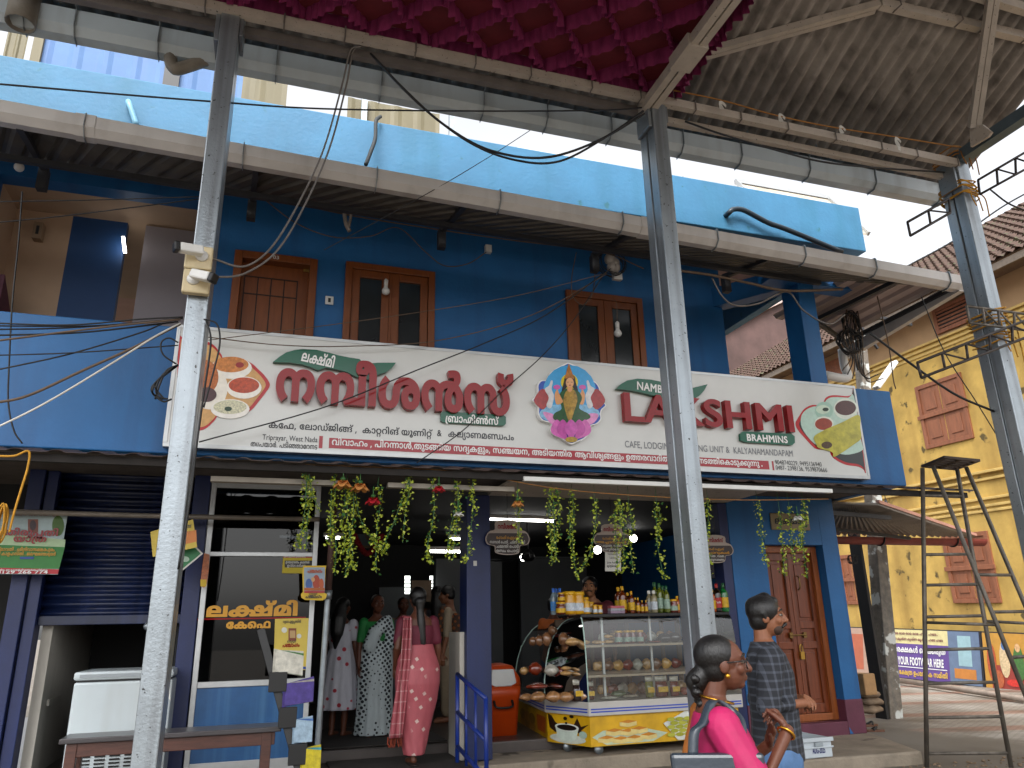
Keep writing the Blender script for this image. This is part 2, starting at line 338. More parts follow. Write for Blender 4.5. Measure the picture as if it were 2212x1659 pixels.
GLY = {
52: (116, [[108,141,0,-139,-101,1,0,77,0,20,5,22,4,9,4,8,13,10,8,1,8,0,13,-10,4,-7,4,-10,4,-22,0,-17,0,-21,-49,1,0,-27,66,1,0,115],[41,119,-9,0,-7,-20,0,-17,0,-1,32,1,0,3,0,18,-8,20]]),
167: (235, [[72,145,11,0,15,-20,7,-32,0,-21,0,-24,-8,-32,-15,-18,-10,1,-8,0,-13,12,-4,9,-5,10,-4,28,0,17,0,34,18,40],[72,119,-9,0,-8,-24,0,-23,0,-14,4,-22,7,-12,6,1,5,0,7,12,4,20,0,17,0,16,-4,22,-7,10],[29,-3,-12,0,-13,24,0,21,0,12,5,18,5,7,3,4,8,4,11,2,8,1,55,1,12,0,14,-6,5,-5,4,-6,4,-14,0,-9,0,-8,-3,-12,-6,-8,-4,-1,5,13,38,1,0,-25,-53,1,-4,25,5,2,5,8,0,9,0,4,-2,6,-2,5,-2,2,-8,2,-6,1,-61,1,-6,0,-7,0,-2,-3,-2,-2,-2,-8,0,-5,0,-6,2,-8,5,-4,4,1,3,0,7,4,4,9,8,-21,-4,-6,-8,-6,-8,-4],[166,1,0,97,0,6,-1,8,-1,5,0,2,-3,2,-2,1,-3,0,-4,-8,0,-7,0,-4,3,-10,6,-6,6,1,5,1,8,0,11,10,9,18,7,20,3,11,17,1,0,-139],[159,145,6,0,8,-6,3,-3,3,-6,4,-18,0,-15,0,-67,27,1,0,51,0,6,0,8,0,8,1,5,0,-3,-4,-14,-12,-18,-13,-8,-7,1,-8,1,-11,0,-14,12,-6,20,0,15,0,10,5,18,11,12]]),
77: (0, [[-15,149,-8,0,-12,12,-5,18,0,13,0,6,0,8,1,5,15,-5,0,-2,0,-6,0,-1,0,-8,2,-8,5,-4,3,1,3,0,4,4,3,8,0,9,0,2,-1,6,0,3,15,7,1,-4,0,-8,0,-5,0,-12,-5,-18,-11,-12]]),
48: (101, [[49,145,11,0,17,-10,5,-9,4,-6,5,-16,2,-22,0,-15,0,-63,-86,1,0,65,0,14,2,22,5,18,4,7,5,10,15,10],[40,119,-4,0,-6,-8,-2,-7,-2,-6,-1,-16,0,-11,0,-51,-4,3,7,12,13,26,7,28,0,15,0,6,-1,8,-4,6],[65,95,0,-14,-5,-22,-9,-24,-6,-11,-3,3,3,0,7,2,2,1,22,1,0,39,0,16,-3,20,-7,14,-6,7,1,1,1,-4,3,-14]]),
65: (34, [[-3,213,6,0,8,-4,4,-3,4,-6,5,-14,2,-24,0,-19,0,-139,-18,1,0,135,0,12,-1,18,-1,12,-1,5,-1,4,-4,4,-3,1,-2,0,-4,-4,-3,-8,0,-5,0,-4,1,-4,0,-1,-17,-3,-1,2,0,8,0,5,0,14,7,18,12,10]]),
42: (123, [[39,145,6,0,8,-6,6,-8,3,-5,-1,1,4,10,12,10,8,1,11,0,15,-18,7,-32,0,-19,0,-16,-4,-26,-8,-24,-5,-9,-13,19,5,10,5,18,3,18,0,11,0,16,-5,20,-8,10,-5,1,-4,0,-4,-6,-2,-3,-1,-4,-2,-14,0,-9,0,-79,-17,1,0,81,0,12,-1,12,-2,5,-1,4,-5,6,-4,1,-5,0,-7,-10,-5,-20,0,-13,0,-12,2,-18,5,-18,5,-9,-13,-17,-5,10,-8,22,-4,28,0,17,0,20,8,32,15,18]]),
216: (163, [[39,145,6,0,8,-6,6,-8,3,-5,-1,1,4,10,12,10,8,1,11,0,15,-18,7,-32,0,-19,0,-10,-2,-20,-3,-16,-3,-5,-5,-21,-11,1,-5,17,4,10,5,18,3,18,0,11,0,16,-5,20,-8,10,-5,1,-4,0,-4,-6,-2,-3,-1,-4,-2,-14,0,-9,0,-79,-17,1,0,81,0,12,-1,12,-2,5,-1,4,-5,6,-4,1,-5,0,-7,-10,-5,-20,0,-13,0,-12,2,-18,5,-18,5,-9,-13,-17,-5,10,-8,22,-4,28,0,17,0,20,8,32,15,18],[155,141,0,-139,-56,1,7,27,31,1,0,115]]),
66: (34, [[-12,213,7,0,12,-4,5,-7,8,-8,6,-34,0,-27,0,-129,-18,1,0,129,0,16,-1,22,-4,16,-3,5,-2,4,-7,2,-4,1,-2,0,-5,-2,-3,-8,0,-3,0,-4,3,-8,3,1,4,0,3,8,0,7,0,6,-3,10,-3,3,16,-3,1,-2,1,-8,0,-5,0,-8,-4,-16,-8,-10,-7,1,-6,0,-8,8,-5,14,0,13,0,10,5,16,11,8]]),
56: (142, [[92,145,10,0,17,-12,12,-22,6,-32,0,-17,0,-22,-7,-28,-13,-14,-9,1,-10,0,-12,16,-6,24,0,17,0,22,13,28,12,1,8,0,11,-14,7,-24,0,-11,-7,1,0,6,-4,12,-7,8,-4,1,-6,0,-6,-14,0,-13,0,-8,3,-12,5,-8,3,1,4,0,5,8,3,16,0,15,0,4,0,8,0,5,-1,2,1,4,0,1,-1,10,-7,16,-12,10,-8,1,-6,0,-7,-4,-3,-5,-4,-6,-3,-24,0,-13,0,-1,0,-14,-4,-26,-4,-7,-3,-8,-12,-10,-8,1,-10,0,-15,18,-8,30,0,23,0,16,4,28,8,22,6,13,12,-19,-5,-8,-5,-18,-2,-20,0,-9,0,-16,3,-20,7,-10,5,1,3,0,6,6,1,5,1,6,2,16,0,9,0,5,0,24,6,28,5,9,5,10,14,8]]),
117: (146, [[39,145,6,0,8,-6,7,-8,4,-7,6,-63,0,-57,-17,1,0,81,0,12,-1,12,-2,5,-1,4,-5,6,-4,1,-5,0,-7,-10,-5,-20,0,-13,0,-12,2,-18,5,-18,5,-9,-13,-17,-5,10,-8,22,-4,28,0,17,0,20,8,32,15,18],[112,-3,-9,0,-13,14,-6,28,0,19,0,10,3,22,9,24,7,13,2,7,5,8,6,14,0,9,0,6,-4,8,-5,1,-2,0,-5,-2,-1,1,-3,25,3,2,9,2,5,1,8,0,9,-10,3,-16,0,-7,0,-14,-7,-22,-7,-11,-2,-3,-6,-8,-7,-20,-3,-22,0,-7,0,-12,3,-14,5,-8,3,1,6,0,6,16,0,19,0,10,-3,22,-7,18,-5,5,-2,4,-7,4,-6,1,-5,0,-8,-4,-3,-3,-2,-4,-4,-12,-2,-18,0,-13,0,-37,-16,1,0,49,6,45,3,8,9,12,13,8,9,1,6,0,11,-4,5,-3,0,-2,1,0,1,1,8,-8,10,-24,6,-28,0,-15,0,-28,-15,-34]]),
58: (165, [[84,145,8,0,10,-8,4,-9,3,-4,3,-14,2,-18,0,-13,0,-7,0,-14,1,-16,2,-5,1,-4,6,-6,4,1,4,0,7,10,4,20,0,17,0,10,-3,20,-5,18,-4,9,12,21,6,-12,8,-22,4,-28,0,-15,0,-22,-9,-30,-15,-18,-10,1,-8,0,-12,10,-4,9,-2,6,-4,14,-1,20,0,11,0,9,0,16,-1,14,-2,7,-1,4,-5,6,-4,1,-3,0,-5,-4,-1,-3,-2,-4,-2,-16,0,-11,0,-77,-18,1,0,77,0,14,-1,14,-2,5,-1,6,-6,4,-2,1,-5,0,-8,-10,-4,-20,0,-15,0,-10,2,-18,5,-18,5,-9,-13,-17,-5,10,-8,24,-4,26,0,17,0,20,7,32,15,18,11,1,8,0,11,-10,5,-9,-1,1,4,8,11,12]]),
162: (37, [[38,141,-6,-26,-7,-42,-2,-36,0,-17,0,-16,3,-18,7,-6,5,1,1,0,4,0,2,1,1,-25,-2,0,-5,-2,-3,1,-11,0,-14,16,-6,32,0,21,0,20,3,38,7,40,5,25]]),
46: (178, [[49,145,12,0,14,-14,6,-11,3,-17,3,-37,0,-61,-18,1,0,69,0,18,-3,18,-3,5,-2,6,-6,4,-6,1,-8,0,-13,-14,-7,-26,0,-17,0,1,0,-14,3,-18,5,-6,4,1,2,0,4,4,2,8,0,9,0,10,-5,10,-4,1,-5,0,-9,-10,-4,-9,-1,25,3,8,12,12,8,1,7,0,10,-10,5,-20,0,-11,0,-16,-6,-20,-11,-12,-8,1,-7,0,-13,14,-8,28,0,23,0,28,12,36,20,20],[170,141,0,-139,-60,1,-5,17,4,10,5,18,3,18,0,11,0,16,-5,20,-8,10,-4,1,-4,0,-5,-6,-1,-3,-2,-4,-1,-14,0,-9,0,-79,-18,1,0,61,7,47,1,19,4,10,12,10,8,1,11,0,15,-18,8,-32,0,-19,0,-10,-2,-20,-4,-16,-3,-5,-4,5,31,1,0,115]]),
64: (71, [[66,71,0,-14,-3,-26,-7,-22,-13,-12,-10,1,-8,0,-11,10,-7,14,-4,18,-1,9,18,7,1,-6,3,-14,5,-10,5,1,5,0,6,12,3,22,0,15,0,14,-3,22,-6,12,-5,1,-4,0,-5,-8,-3,-14,-1,-5,-18,7,1,8,5,16,7,14,11,10,8,1,9,0,12,-12,7,-20,3,-26]]),
235: (170, [[33,91,10,0,12,-14,6,-22,0,-11,0,-8,-2,-12,-1,-5,-2,11,33,1,0,-25,-43,1,-6,15,1,4,3,14,0,9,0,10,-5,14,-6,1,-4,0,-5,-6,-3,-10,0,-7,0,-10,4,-14,2,-3,-13,-13,-5,10,-5,20,0,15,0,14,7,22,13,12],[119,145,11,0,16,-10,6,-9,4,-6,5,-16,2,-22,0,-15,0,-63,-86,1,0,65,0,14,2,22,5,18,4,7,5,10,15,10],[110,119,-4,0,-6,-8,-2,-7,-2,-6,-2,-16,0,-11,0,-51,-4,3,8,12,12,26,8,28,0,15,0,6,-2,8,-3,6],[135,95,0,-14,-5,-22,-9,-24,-6,-11,-3,3,3,0,7,2,2,1,22,1,0,39,0,16,-4,20,-6,14,-6,7,0,1,2,-4,3,-14]]),
116: (208, [[49,145,12,0,14,-14,6,-11,-4,5,4,12,12,10,8,1,9,0,11,-12,4,-11,0,-9,7,-33,0,-75,-18,1,0,79,0,12,-1,16,-2,5,-2,4,-5,4,-4,1,-3,0,-5,-4,-1,-3,-2,-6,-2,-14,0,-13,0,-75,-18,1,0,69,0,18,-3,18,-3,5,-2,6,-7,4,-5,1,-8,0,-13,-14,-7,-26,0,-17,0,1,0,-14,3,-18,5,-6,4,1,2,0,4,4,2,8,0,9,0,10,-5,10,-4,1,-5,0,-9,-10,-4,-9,-1,25,3,8,12,12,8,1,7,0,10,-10,5,-20,0,-11,0,-16,-6,-20,-11,-12,-8,1,-7,0,-13,14,-8,28,0,23,0,28,12,36,20,20],[174,-3,-10,0,-12,14,-7,28,0,19,0,10,4,22,8,24,8,13,2,7,5,8,5,14,0,9,0,6,-4,8,-4,1,-3,0,-4,-2,-2,1,-3,25,3,2,9,2,5,1,9,0,8,-10,4,-16,0,-7,0,-14,-8,-22,-7,-11,-2,-3,-5,-8,-7,-20,-3,-22,0,-7,0,-12,2,-14,5,-8,4,1,5,0,6,16,0,19,0,10,-3,22,-6,18,-5,5,-3,4,-7,4,-5,1,-5,0,-8,-4,-3,-3,-3,-4,-3,-12,-2,-18,0,-13,0,-37,-17,1,0,49,6,45,4,8,9,12,12,8,9,1,7,0,11,-4,4,-3,1,-2,1,0,0,1,8,-8,11,-24,5,-28,0,-15,0,-28,-15,-34]]),
23: (142, [[29,-3,-12,0,-13,24,0,21,0,12,5,18,5,7,3,4,8,4,11,2,8,1,56,1,11,0,14,-4,5,-7,4,-6,5,-16,0,-11,0,-20,-14,-24,-11,1,-3,0,-6,2,-3,3,3,25,2,0,3,-2,2,1,5,0,5,10,0,9,0,6,-3,8,-2,3,-2,4,-8,0,-6,1,-61,1,-6,0,-7,0,-2,-3,-2,-2,-2,-8,0,-5,0,-6,2,-8,5,-4,4,1,3,0,7,4,4,9,8,-21,-4,-6,-8,-6,-8,-4],[72,145,12,0,14,-20,7,-32,0,-21,0,-24,-8,-32,-14,-18,-11,1,-8,0,-13,12,-4,9,-5,10,-4,28,0,17,0,34,18,40],[72,119,-9,0,-8,-24,0,-23,0,-14,4,-22,7,-12,6,1,5,0,7,12,4,20,0,17,0,16,-4,22,-7,10]]),
72: (81, [[49,-3,-9,0,-16,10,-13,18,-7,28,0,21,0,18,8,28,12,16,16,10,9,1,10,0,12,-10,5,-18,0,-9,0,-10,-5,-16,-9,-8,-6,1,-8,0,-9,10,-4,16,0,9,0,6,2,8,0,3,17,7,-3,-4,-2,-10,0,-5,0,-6,3,-8,3,1,3,0,3,6,0,7,0,6,-5,8,-4,1,-2,0,-4,0,-1,-1,-8,0,-10,-12,-5,-20,0,-15,0,-14,5,-22,10,-12,7,1,2,0,3,-2,2,1,3,0,4,4,3,6,0,5,0,6,-3,6,-3,1,-4,0,-3,-8,0,-5,0,-6,2,-10,3,-1,-16,5,-1,2,-2,10,0,7,0,8,4,16,9,8,8,1,6,0,9,-8,6,-14,0,-11,0,-10,-6,-18,-12,-10]]),
45: (155, [[33,91,10,0,12,-14,6,-22,0,-11,0,-8,-2,-12,-1,-5,-2,11,37,1,0,-25,-47,1,-6,15,1,4,3,14,0,9,0,10,-5,14,-6,1,-4,0,-5,-6,-3,-10,0,-7,0,-10,4,-14,2,-3,-13,-13,-5,10,-5,20,0,15,0,14,7,22,13,12],[112,145,9,0,13,-10,4,-7,5,-8,4,-26,0,-19,0,-71,-69,1,0,71,0,14,2,22,4,14,3,7,4,8,13,10],[113,119,-5,0,-6,-4,-2,-5,-2,-4,-3,-16,0,-17,0,-43,35,1,0,43,0,18,-3,18,-2,5,-2,6,-6,4]]),
276: (36, [[27,29,1,-1,-2,-8,-3,-20,-4,-22,-2,-7,-13,1,1,10,2,22,2,20,1,9]]),
3: (39, []),
35: (165, [[81,-3,-7,0,-11,10,-4,9,-2,4,-4,14,-2,18,0,15,0,9,0,14,-1,16,-1,7,-2,4,-5,6,-4,1,-4,0,-7,-10,-4,-20,0,-15,0,-10,2,-20,5,-18,5,-7,-12,-19,-6,12,-8,22,-4,28,0,17,0,22,8,30,15,18,11,1,8,0,11,-10,4,-7,3,-6,3,-14,1,-18,0,-11,0,-7,0,-16,2,-14,1,-5,2,-4,5,-6,3,1,3,0,5,4,2,5,2,6,2,14,0,13,0,79,17,1,0,-75,0,-14,1,-14,2,-3,2,-4,5,-6,3,1,5,0,7,10,5,22,0,15,0,10,-3,20,-5,18,-4,9,12,21,6,-12,8,-22,4,-28,0,-15,0,-20,-8,-30,-15,-20,-11,1,-8,0,-11,10,-5,11,2,1,-5,-8,-10,-12]]),
30: (125, [[40,145,7,0,11,-6,9,-10,3,-5,-5,3,5,10,12,10,8,1,11,0,13,-16,6,-22,0,-13,0,-10,-2,-16,-6,-12,-4,-5,-27,-7,-14,-1,-4,0,-9,-2,-4,1,-20,1,-4,0,-4,0,-1,-1,0,-2,-1,-2,0,-1,0,-2,2,-4,3,-2,2,1,5,0,8,2,8,4,5,5,4,2,9,6,8,4,6,4,3,1,3,2,4,4,2,4,3,2,2,1,5,0,9,-6,6,-12,0,-11,0,-14,-11,-18,-10,1,-8,0,-10,10,-4,16,0,9,0,10,5,12,2,3,15,3,-2,-2,-3,-6,-3,-10,0,-5,0,-8,4,-6,3,1,4,0,4,6,0,5,0,4,-2,6,-3,2,-3,1,-3,0,-5,-4,-3,-5,0,7,-1,-2,-6,-8,-7,-8,-5,-3,-7,-6,-13,-8,-12,-4,-7,1,-6,0,-10,6,-6,14,0,13,0,8,4,12,3,5,3,4,9,4,8,1,39,1,7,0,9,0,7,2,3,3,4,4,4,12,0,11,0,8,-4,12,-7,8,-5,1,-3,0,-5,-4,-2,-1,-1,-4,-2,-14,0,-11,0,-15,-16,1,0,11,0,14,-2,16,-3,7,-2,4,-7,6,-6,1,-5,0,-10,-4,-3,-5,0,0,-1,-2,0,-1,-1,-2,-1,-6,0,-3,0,-8,5,-6,3,1,2,0,3,2,2,6,0,5,0,6,-4,6,-4,1,-3,0,-5,-2,-2,-1,-6,5,4,8,11,6,6,1,5,0,8,-6,4,-14,0,-7,0,-8,-4,-14,-9,-10,-8,1,-10,0,-11,20,0,17,0,14,8,22,15,12]]),
175: (214, [[66,119,-15,0,-20,-14,-10,-26,0,-17,0,-14,3,-18,5,-6,3,1,3,0,4,4,2,8,0,9,0,8,-5,12,-5,1,-4,0,-9,-10,-4,-9,-2,25,4,8,12,12,7,1,8,0,9,-10,6,-20,0,-11,0,-16,-6,-20,-11,-12,-8,1,-8,0,-13,14,-8,28,0,21,0,22,9,32,17,22,23,10,13,1,11,0,15,-6,7,-3,1,0,1,-4,1,1,7,-2,9,-12,4,-14,0,-7,0,-8,-2,-10,-5,-8,-4,-3,0,3,6,-4,7,-16,0,-11,0,-10,-6,-16,-11,-12,-11,1,-11,0,-14,18,-7,28,0,19,0,14,5,26,10,22,8,9,0,2,2,0,1,3,5,4,13,6,7,1,8,0,12,-8,9,-10,4,-7,7,-55,0,-61,-18,1,0,65,0,18,-3,22,-4,7,-3,4,-7,4,-6,1,-4,0,-6,-2,-3,1,-5,-4,-8,-12,-5,-16,-2,-16,0,-7,0,-20,7,-18,8,1,5,0,6,8,0,7,0,8,-6,8,-6,1,-4,1,0,25,3,1,6,0,5,10,0,7,0,10,-8,10,-8,3,-3,2,-8,2,-8,0],[179,145,10,0,13,-12,6,-18,0,-9,0,-8,-2,-12,-5,-10,-5,-3,0,1,7,-4,7,-18,0,-11,0,-18,-13,-20,-12,1,-5,0,-7,2,-3,1,2,25,3,0,4,-2,3,1,5,0,5,8,0,9,0,4,-2,6,-1,5,-2,2,-5,2,-5,1,-5,1,0,27,4,1,5,0,5,2,2,5,1,2,2,6,0,5,0,8,-7,10,-6,1,-6,0,-9,-8,-2,-5,-2,-6,-3,-14,-1,-18,0,-11,0,-35,-17,1,0,43,3,35,2,16,11,22,15,12]]),
220: (92, [[46,145,11,0,16,-12,10,-20,4,-26,0,-13,0,-14,-5,-26,-8,-20,-6,-7,-12,19,4,6,6,14,3,18,0,13,0,14,-6,20,-10,12,-7,1,-7,0,-10,-12,-6,-20,0,-13,0,-16,6,-24,7,-9,-12,-17,-6,8,-8,20,-5,26,0,15,0,14,4,26,10,20,16,12],[46,21,10,0,13,-16,7,-24,0,-11,0,-18,-7,-24,-6,-9,-9,17,3,6,4,14,0,15,0,10,-4,14,-7,6,-4,1,-7,0,-9,-16,0,-13,0,-12,5,-16,3,-5,-10,-15,-5,10,-8,24,0,19,0,12,7,24,14,16]]),
51: (92, [[46,145,11,0,16,-12,10,-22,4,-26,0,-13,0,-16,-5,-26,-8,-22,-6,-7,-12,19,4,8,6,14,3,20,0,13,0,14,-6,22,-10,12,-7,1,-7,0,-10,-12,-6,-22,0,-13,0,-12,3,-18,6,-16,4,-7,-12,-17,-6,8,-8,22,-5,26,0,17,0,14,4,26,10,20,16,14]]),
27: (146, [[49,145,12,0,14,-14,6,-11,3,-19,3,-41,0,-55,-18,1,0,69,0,18,-3,18,-3,5,-2,6,-6,4,-6,1,-8,0,-13,-14,-7,-26,0,-17,0,1,0,-14,3,-18,5,-6,4,1,2,0,4,4,2,8,0,9,0,10,-5,10,-4,1,-5,0,-9,-10,-4,-9,-1,25,3,8,12,12,8,1,7,0,10,-10,5,-20,0,-11,0,-16,-6,-20,-11,-12,-8,1,-7,0,-13,14,-8,28,0,23,0,28,12,36,20,20],[111,145,10,0,13,-12,6,-18,0,-9,0,-8,-2,-12,-5,-10,-5,-3,0,1,7,-4,7,-18,0,-11,0,-18,-13,-20,-12,1,-5,0,-7,2,-3,1,2,25,3,0,4,-2,3,1,5,0,5,8,0,9,0,4,-2,6,-1,5,-2,2,-5,2,-5,1,-5,1,0,27,4,1,5,0,5,2,2,5,1,2,2,6,0,5,0,8,-7,10,-6,1,-6,0,-9,-8,-2,-5,-2,-6,-3,-14,-1,-18,0,-11,0,-35,-17,1,0,43,3,35,2,16,11,22,15,12]]),
49: (142, [[91,-3,-7,0,-11,6,-6,7,-1,0,-3,2,0,1,-8,10,-9,24,-4,26,0,15,0,8,1,16,2,7,1,3,3,10,8,12,10,6,5,1,14,0,16,-30,0,-29,0,-24,-11,-36,-9,-9,-1,-2,-2,-2,-1,-1,-6,-6,-13,-6,-8,1,-11,0,-18,14,-11,22,-6,32,0,21,0,18,7,26,14,16,10,1,8,0,13,-12,4,-13,-14,-15,-2,8,-5,8,-4,1,-5,0,-5,-8,-4,-16,0,-9,0,-18,8,-28,13,-16,9,1,3,0,6,2,2,1,2,0,2,2,1,1,4,4,8,16,4,24,0,15,0,12,-3,16,-6,6,-3,1,-4,0,-5,-8,-4,-16,0,-9,0,-14,4,-22,7,-18,5,-3,1,-2,2,2,1,-1,2,0,6,-2,4,1,8,0,13,14,7,24,0,19,0,12,-4,26,-4,13,13,17,7,-16,6,-32,0,-17,0,-16,-5,-28,-11,-24,-17,-14]]),
68: (47, [[22,-57,-12,0,-14,24,0,21,0,14,7,20,11,12,8,1,7,0,12,-12,7,-20,0,-13,0,-14,-7,-20,-12,-10],[22,11,-6,0,-7,-12,0,-11,0,-10,7,-12,6,1,5,0,8,12,0,11,0,12,-8,12],[22,-23,-7,0,-7,16,0,13,0,4,2,12,3,5,6,-5,-2,0,-2,-8,0,-1,0,-4,1,-6,4,-2,2,1,2,0,4,2,1,6,0,5,0,2,-1,6,-3,3,6,7,3,-6,2,-8,0,-5,0,-8,-2,-12,-7,-8],[17,145,8,0,10,-12,4,-20,0,-9,0,-20,-5,-36,-3,-21,-17,5,4,20,3,32,0,15,0,10,-4,14,-5,1,-1,0,-4,-2,-2,1,-2,25,3,2,7,2]]),
37: (184, [[49,145,12,0,14,-14,6,-11,-4,5,4,12,12,10,8,1,8,0,10,-10,4,-9,-1,1,5,10,11,10,8,1,11,0,15,-18,8,-32,0,-19,0,-16,-5,-28,-8,-22,-5,-9,-13,19,5,10,5,18,3,18,0,11,0,16,-5,20,-7,10,-5,1,-3,0,-5,-4,-2,-5,-2,-4,-1,-14,0,-13,0,-75,-18,1,0,79,0,12,-1,16,-2,5,-2,4,-5,4,-4,1,-3,0,-5,-4,-1,-3,-2,-6,-2,-14,0,-13,0,-75,-18,1,0,69,0,18,-3,18,-3,5,-2,6,-7,4,-5,1,-8,0,-13,-14,-7,-26,0,-17,0,1,0,-14,3,-18,5,-6,4,1,2,0,4,4,2,8,0,9,0,10,-5,10,-4,1,-5,0,-9,-10,-4,-9,-1,25,3,8,12,12,8,1,7,0,10,-10,5,-20,0,-11,0,-16,-6,-20,-11,-12,-8,1,-7,0,-13,14,-8,28,0,23,0,28,12,36,20,20]]),
160: (36, [[-2,-15,0,-2,0,-4,0,-1,0,-4,1,-8,4,-6,5,1,5,0,4,10,0,9,0,6,-1,10,-2,14,-2,13,-3,14,-4,28,0,17,0,18,5,32,4,15,18,1,-3,-12,-5,-20,-2,-20,0,-9,0,-12,4,-24,2,-13,3,-12,3,-18,1,-14,0,-7,0,-22,-15,-22,-13,1,-14,0,-13,24,0,21,0,2,0,6,0,3]]),
187: (272, [[49,145,12,0,14,-14,6,-11,-4,5,4,12,12,10,8,1,6,0,9,-6,7,-10,3,-7,-1,-9,7,-33,0,-75,-18,1,0,79,0,12,-1,16,-2,5,-2,4,-5,4,-4,1,-3,0,-5,-4,-1,-3,-2,-6,-2,-14,0,-13,0,-75,-18,1,0,69,0,18,-3,18,-3,5,-2,6,-7,4,-5,1,-8,0,-13,-14,-7,-26,0,-17,0,1,0,-14,3,-18,5,-6,4,1,2,0,4,4,2,8,0,9,0,10,-5,10,-4,1,-5,0,-9,-10,-4,-9,-1,25,3,8,12,12,8,1,7,0,10,-10,5,-20,0,-11,0,-16,-6,-20,-11,-12,-8,1,-7,0,-13,14,-8,28,0,23,0,28,12,36,20,20],[147,145,7,0,11,-10,4,-7,2,-4,3,-14,2,-20,0,-11,0,-3,-18,-5,0,7,0,16,-1,14,-2,7,-1,4,-5,6,-4,1,-3,0,-5,-4,-1,-3,-2,-4,-2,-16,0,-11,0,-75,-16,1,0,63,8,51,-1,11,4,8,11,12],[188,-3,-8,0,-11,10,-4,9,-2,4,-3,16,-2,18,0,13,0,7,18,3,0,-3,0,-14,1,-16,2,-5,1,-4,5,-6,4,1,3,0,5,4,1,5,3,4,1,16,0,13,0,79,18,1,0,-75,0,-14,1,-14,2,-3,2,-4,5,-6,3,1,4,0,8,10,5,22,0,15,0,10,-3,20,-5,18,-5,9,13,21,5,-12,8,-22,4,-28,0,-15,0,-20,-7,-30,-15,-20,-11,1,-8,0,-11,10,-5,11,1,1,-4,-8,-11,-12]]),
44: (121, [[33,91,10,0,12,-14,6,-22,0,-11,0,-8,-2,-12,-1,-5,-2,11,39,1,0,115,18,1,0,-139,-67,1,-6,15,1,4,3,14,0,9,0,10,-5,14,-6,1,-4,0,-5,-6,-3,-10,0,-7,0,-10,4,-14,2,-3,-13,-13,-5,10,-5,20,0,15,0,14,7,22,13,12]]),
6: (62, [[31,-3,-8,0,-13,14,-6,20,0,15,0,16,7,20,12,12,8,1,8,0,12,-12,7,-20,0,-15,0,-14,-7,-22,-12,-12],[31,69,-5,0,-6,-12,0,-11,0,-10,6,-12,5,1,5,0,6,12,0,11,0,12,-6,12]]),
38: (140, [[70,-3,-10,0,-13,16,-7,26,0,21,0,14,6,28,11,22,8,9,4,3,5,6,12,6,8,1,11,0,16,-12,10,-22,5,-26,0,-13,0,-18,-5,-26,-9,-20,-6,-7,-11,19,3,8,6,14,4,20,0,13,0,14,-6,22,-11,12,-8,1,-5,0,-6,0,-2,-1,-2,1,-7,-6,-8,-18,-5,-22,0,-11,0,-14,3,-16,6,-6,3,1,3,0,5,6,3,16,0,13,0,14,-4,22,-8,18,-5,5,-3,3,-3,2,-5,0,-3,1,-9,0,-12,-12,-6,-22,0,-13,0,-12,3,-18,5,-16,5,-7,-12,-17,-6,8,-8,20,-5,28,0,17,0,14,4,26,11,20,16,14,12,1,8,0,11,-6,5,-3,4,-3,11,-10,12,-38,0,-23,0,-20,-7,-28,-13,-14]]),
69: (36, [[6,-83,-8,0,-11,10,-6,18,0,13,0,18,12,20,11,1,5,0,10,-6,6,-7,-4,-21,-4,6,-7,6,-4,1,-4,0,-4,-8,0,-5,0,-6,4,-8,4,1,4,0,5,6,3,12,0,11,0,6,-1,16,-3,16,-2,9,-3,14,-4,30,0,17,0,18,5,32,4,15,18,1,-3,-12,-5,-20,-2,-20,0,-9,0,-12,4,-24,2,-15,3,-10,3,-20,2,-18,0,-7,0,-18,-9,-24,-13,-12]]),
118: (101, [[68,-3,-10,0,-12,14,-7,28,0,19,0,10,3,22,9,24,7,13,2,7,6,8,5,14,0,9,0,6,-4,8,-5,1,-2,0,-4,-2,-2,1,-3,25,3,2,9,2,5,1,8,0,9,-10,4,-16,0,-7,0,-14,-8,-22,-7,-11,-2,-3,-6,-8,-6,-20,-3,-22,0,-7,0,-12,2,-14,5,-8,4,1,5,0,6,16,0,19,0,8,-2,16,-3,14,-6,12,-3,5,-3,4,-7,4,-6,1,-8,0,-12,-12,-6,-22,0,-13,0,-12,3,-18,5,-16,5,-7,-12,-17,-6,8,-8,20,-5,28,0,17,0,14,5,28,10,20,17,12,12,1,6,0,11,-4,5,-3,1,-2,1,0,0,1,8,-8,11,-24,5,-30,0,-13,0,-30,-15,-32]]),
33: (76, [[36,145,12,0,19,-10,6,-7,-7,-21,-6,6,-14,8,-8,1,-6,0,-7,-6,-4,-6,0,-5,0,-4,1,-4,1,-1,3,-4,7,-2,5,1,4,1,10,0,13,-8,3,-7,2,-6,2,-12,0,-7,0,-14,-7,-20,-15,-12,-11,1,-12,0,-17,10,-8,9,7,25,4,-4,9,-8,10,-2,6,1,6,0,7,4,3,8,0,7,0,4,-1,6,-2,3,-1,2,-6,2,-6,1,-2,1,-10,0,-14,8,-4,9,-2,6,-2,12,0,9,0,12,7,20,14,12]]),
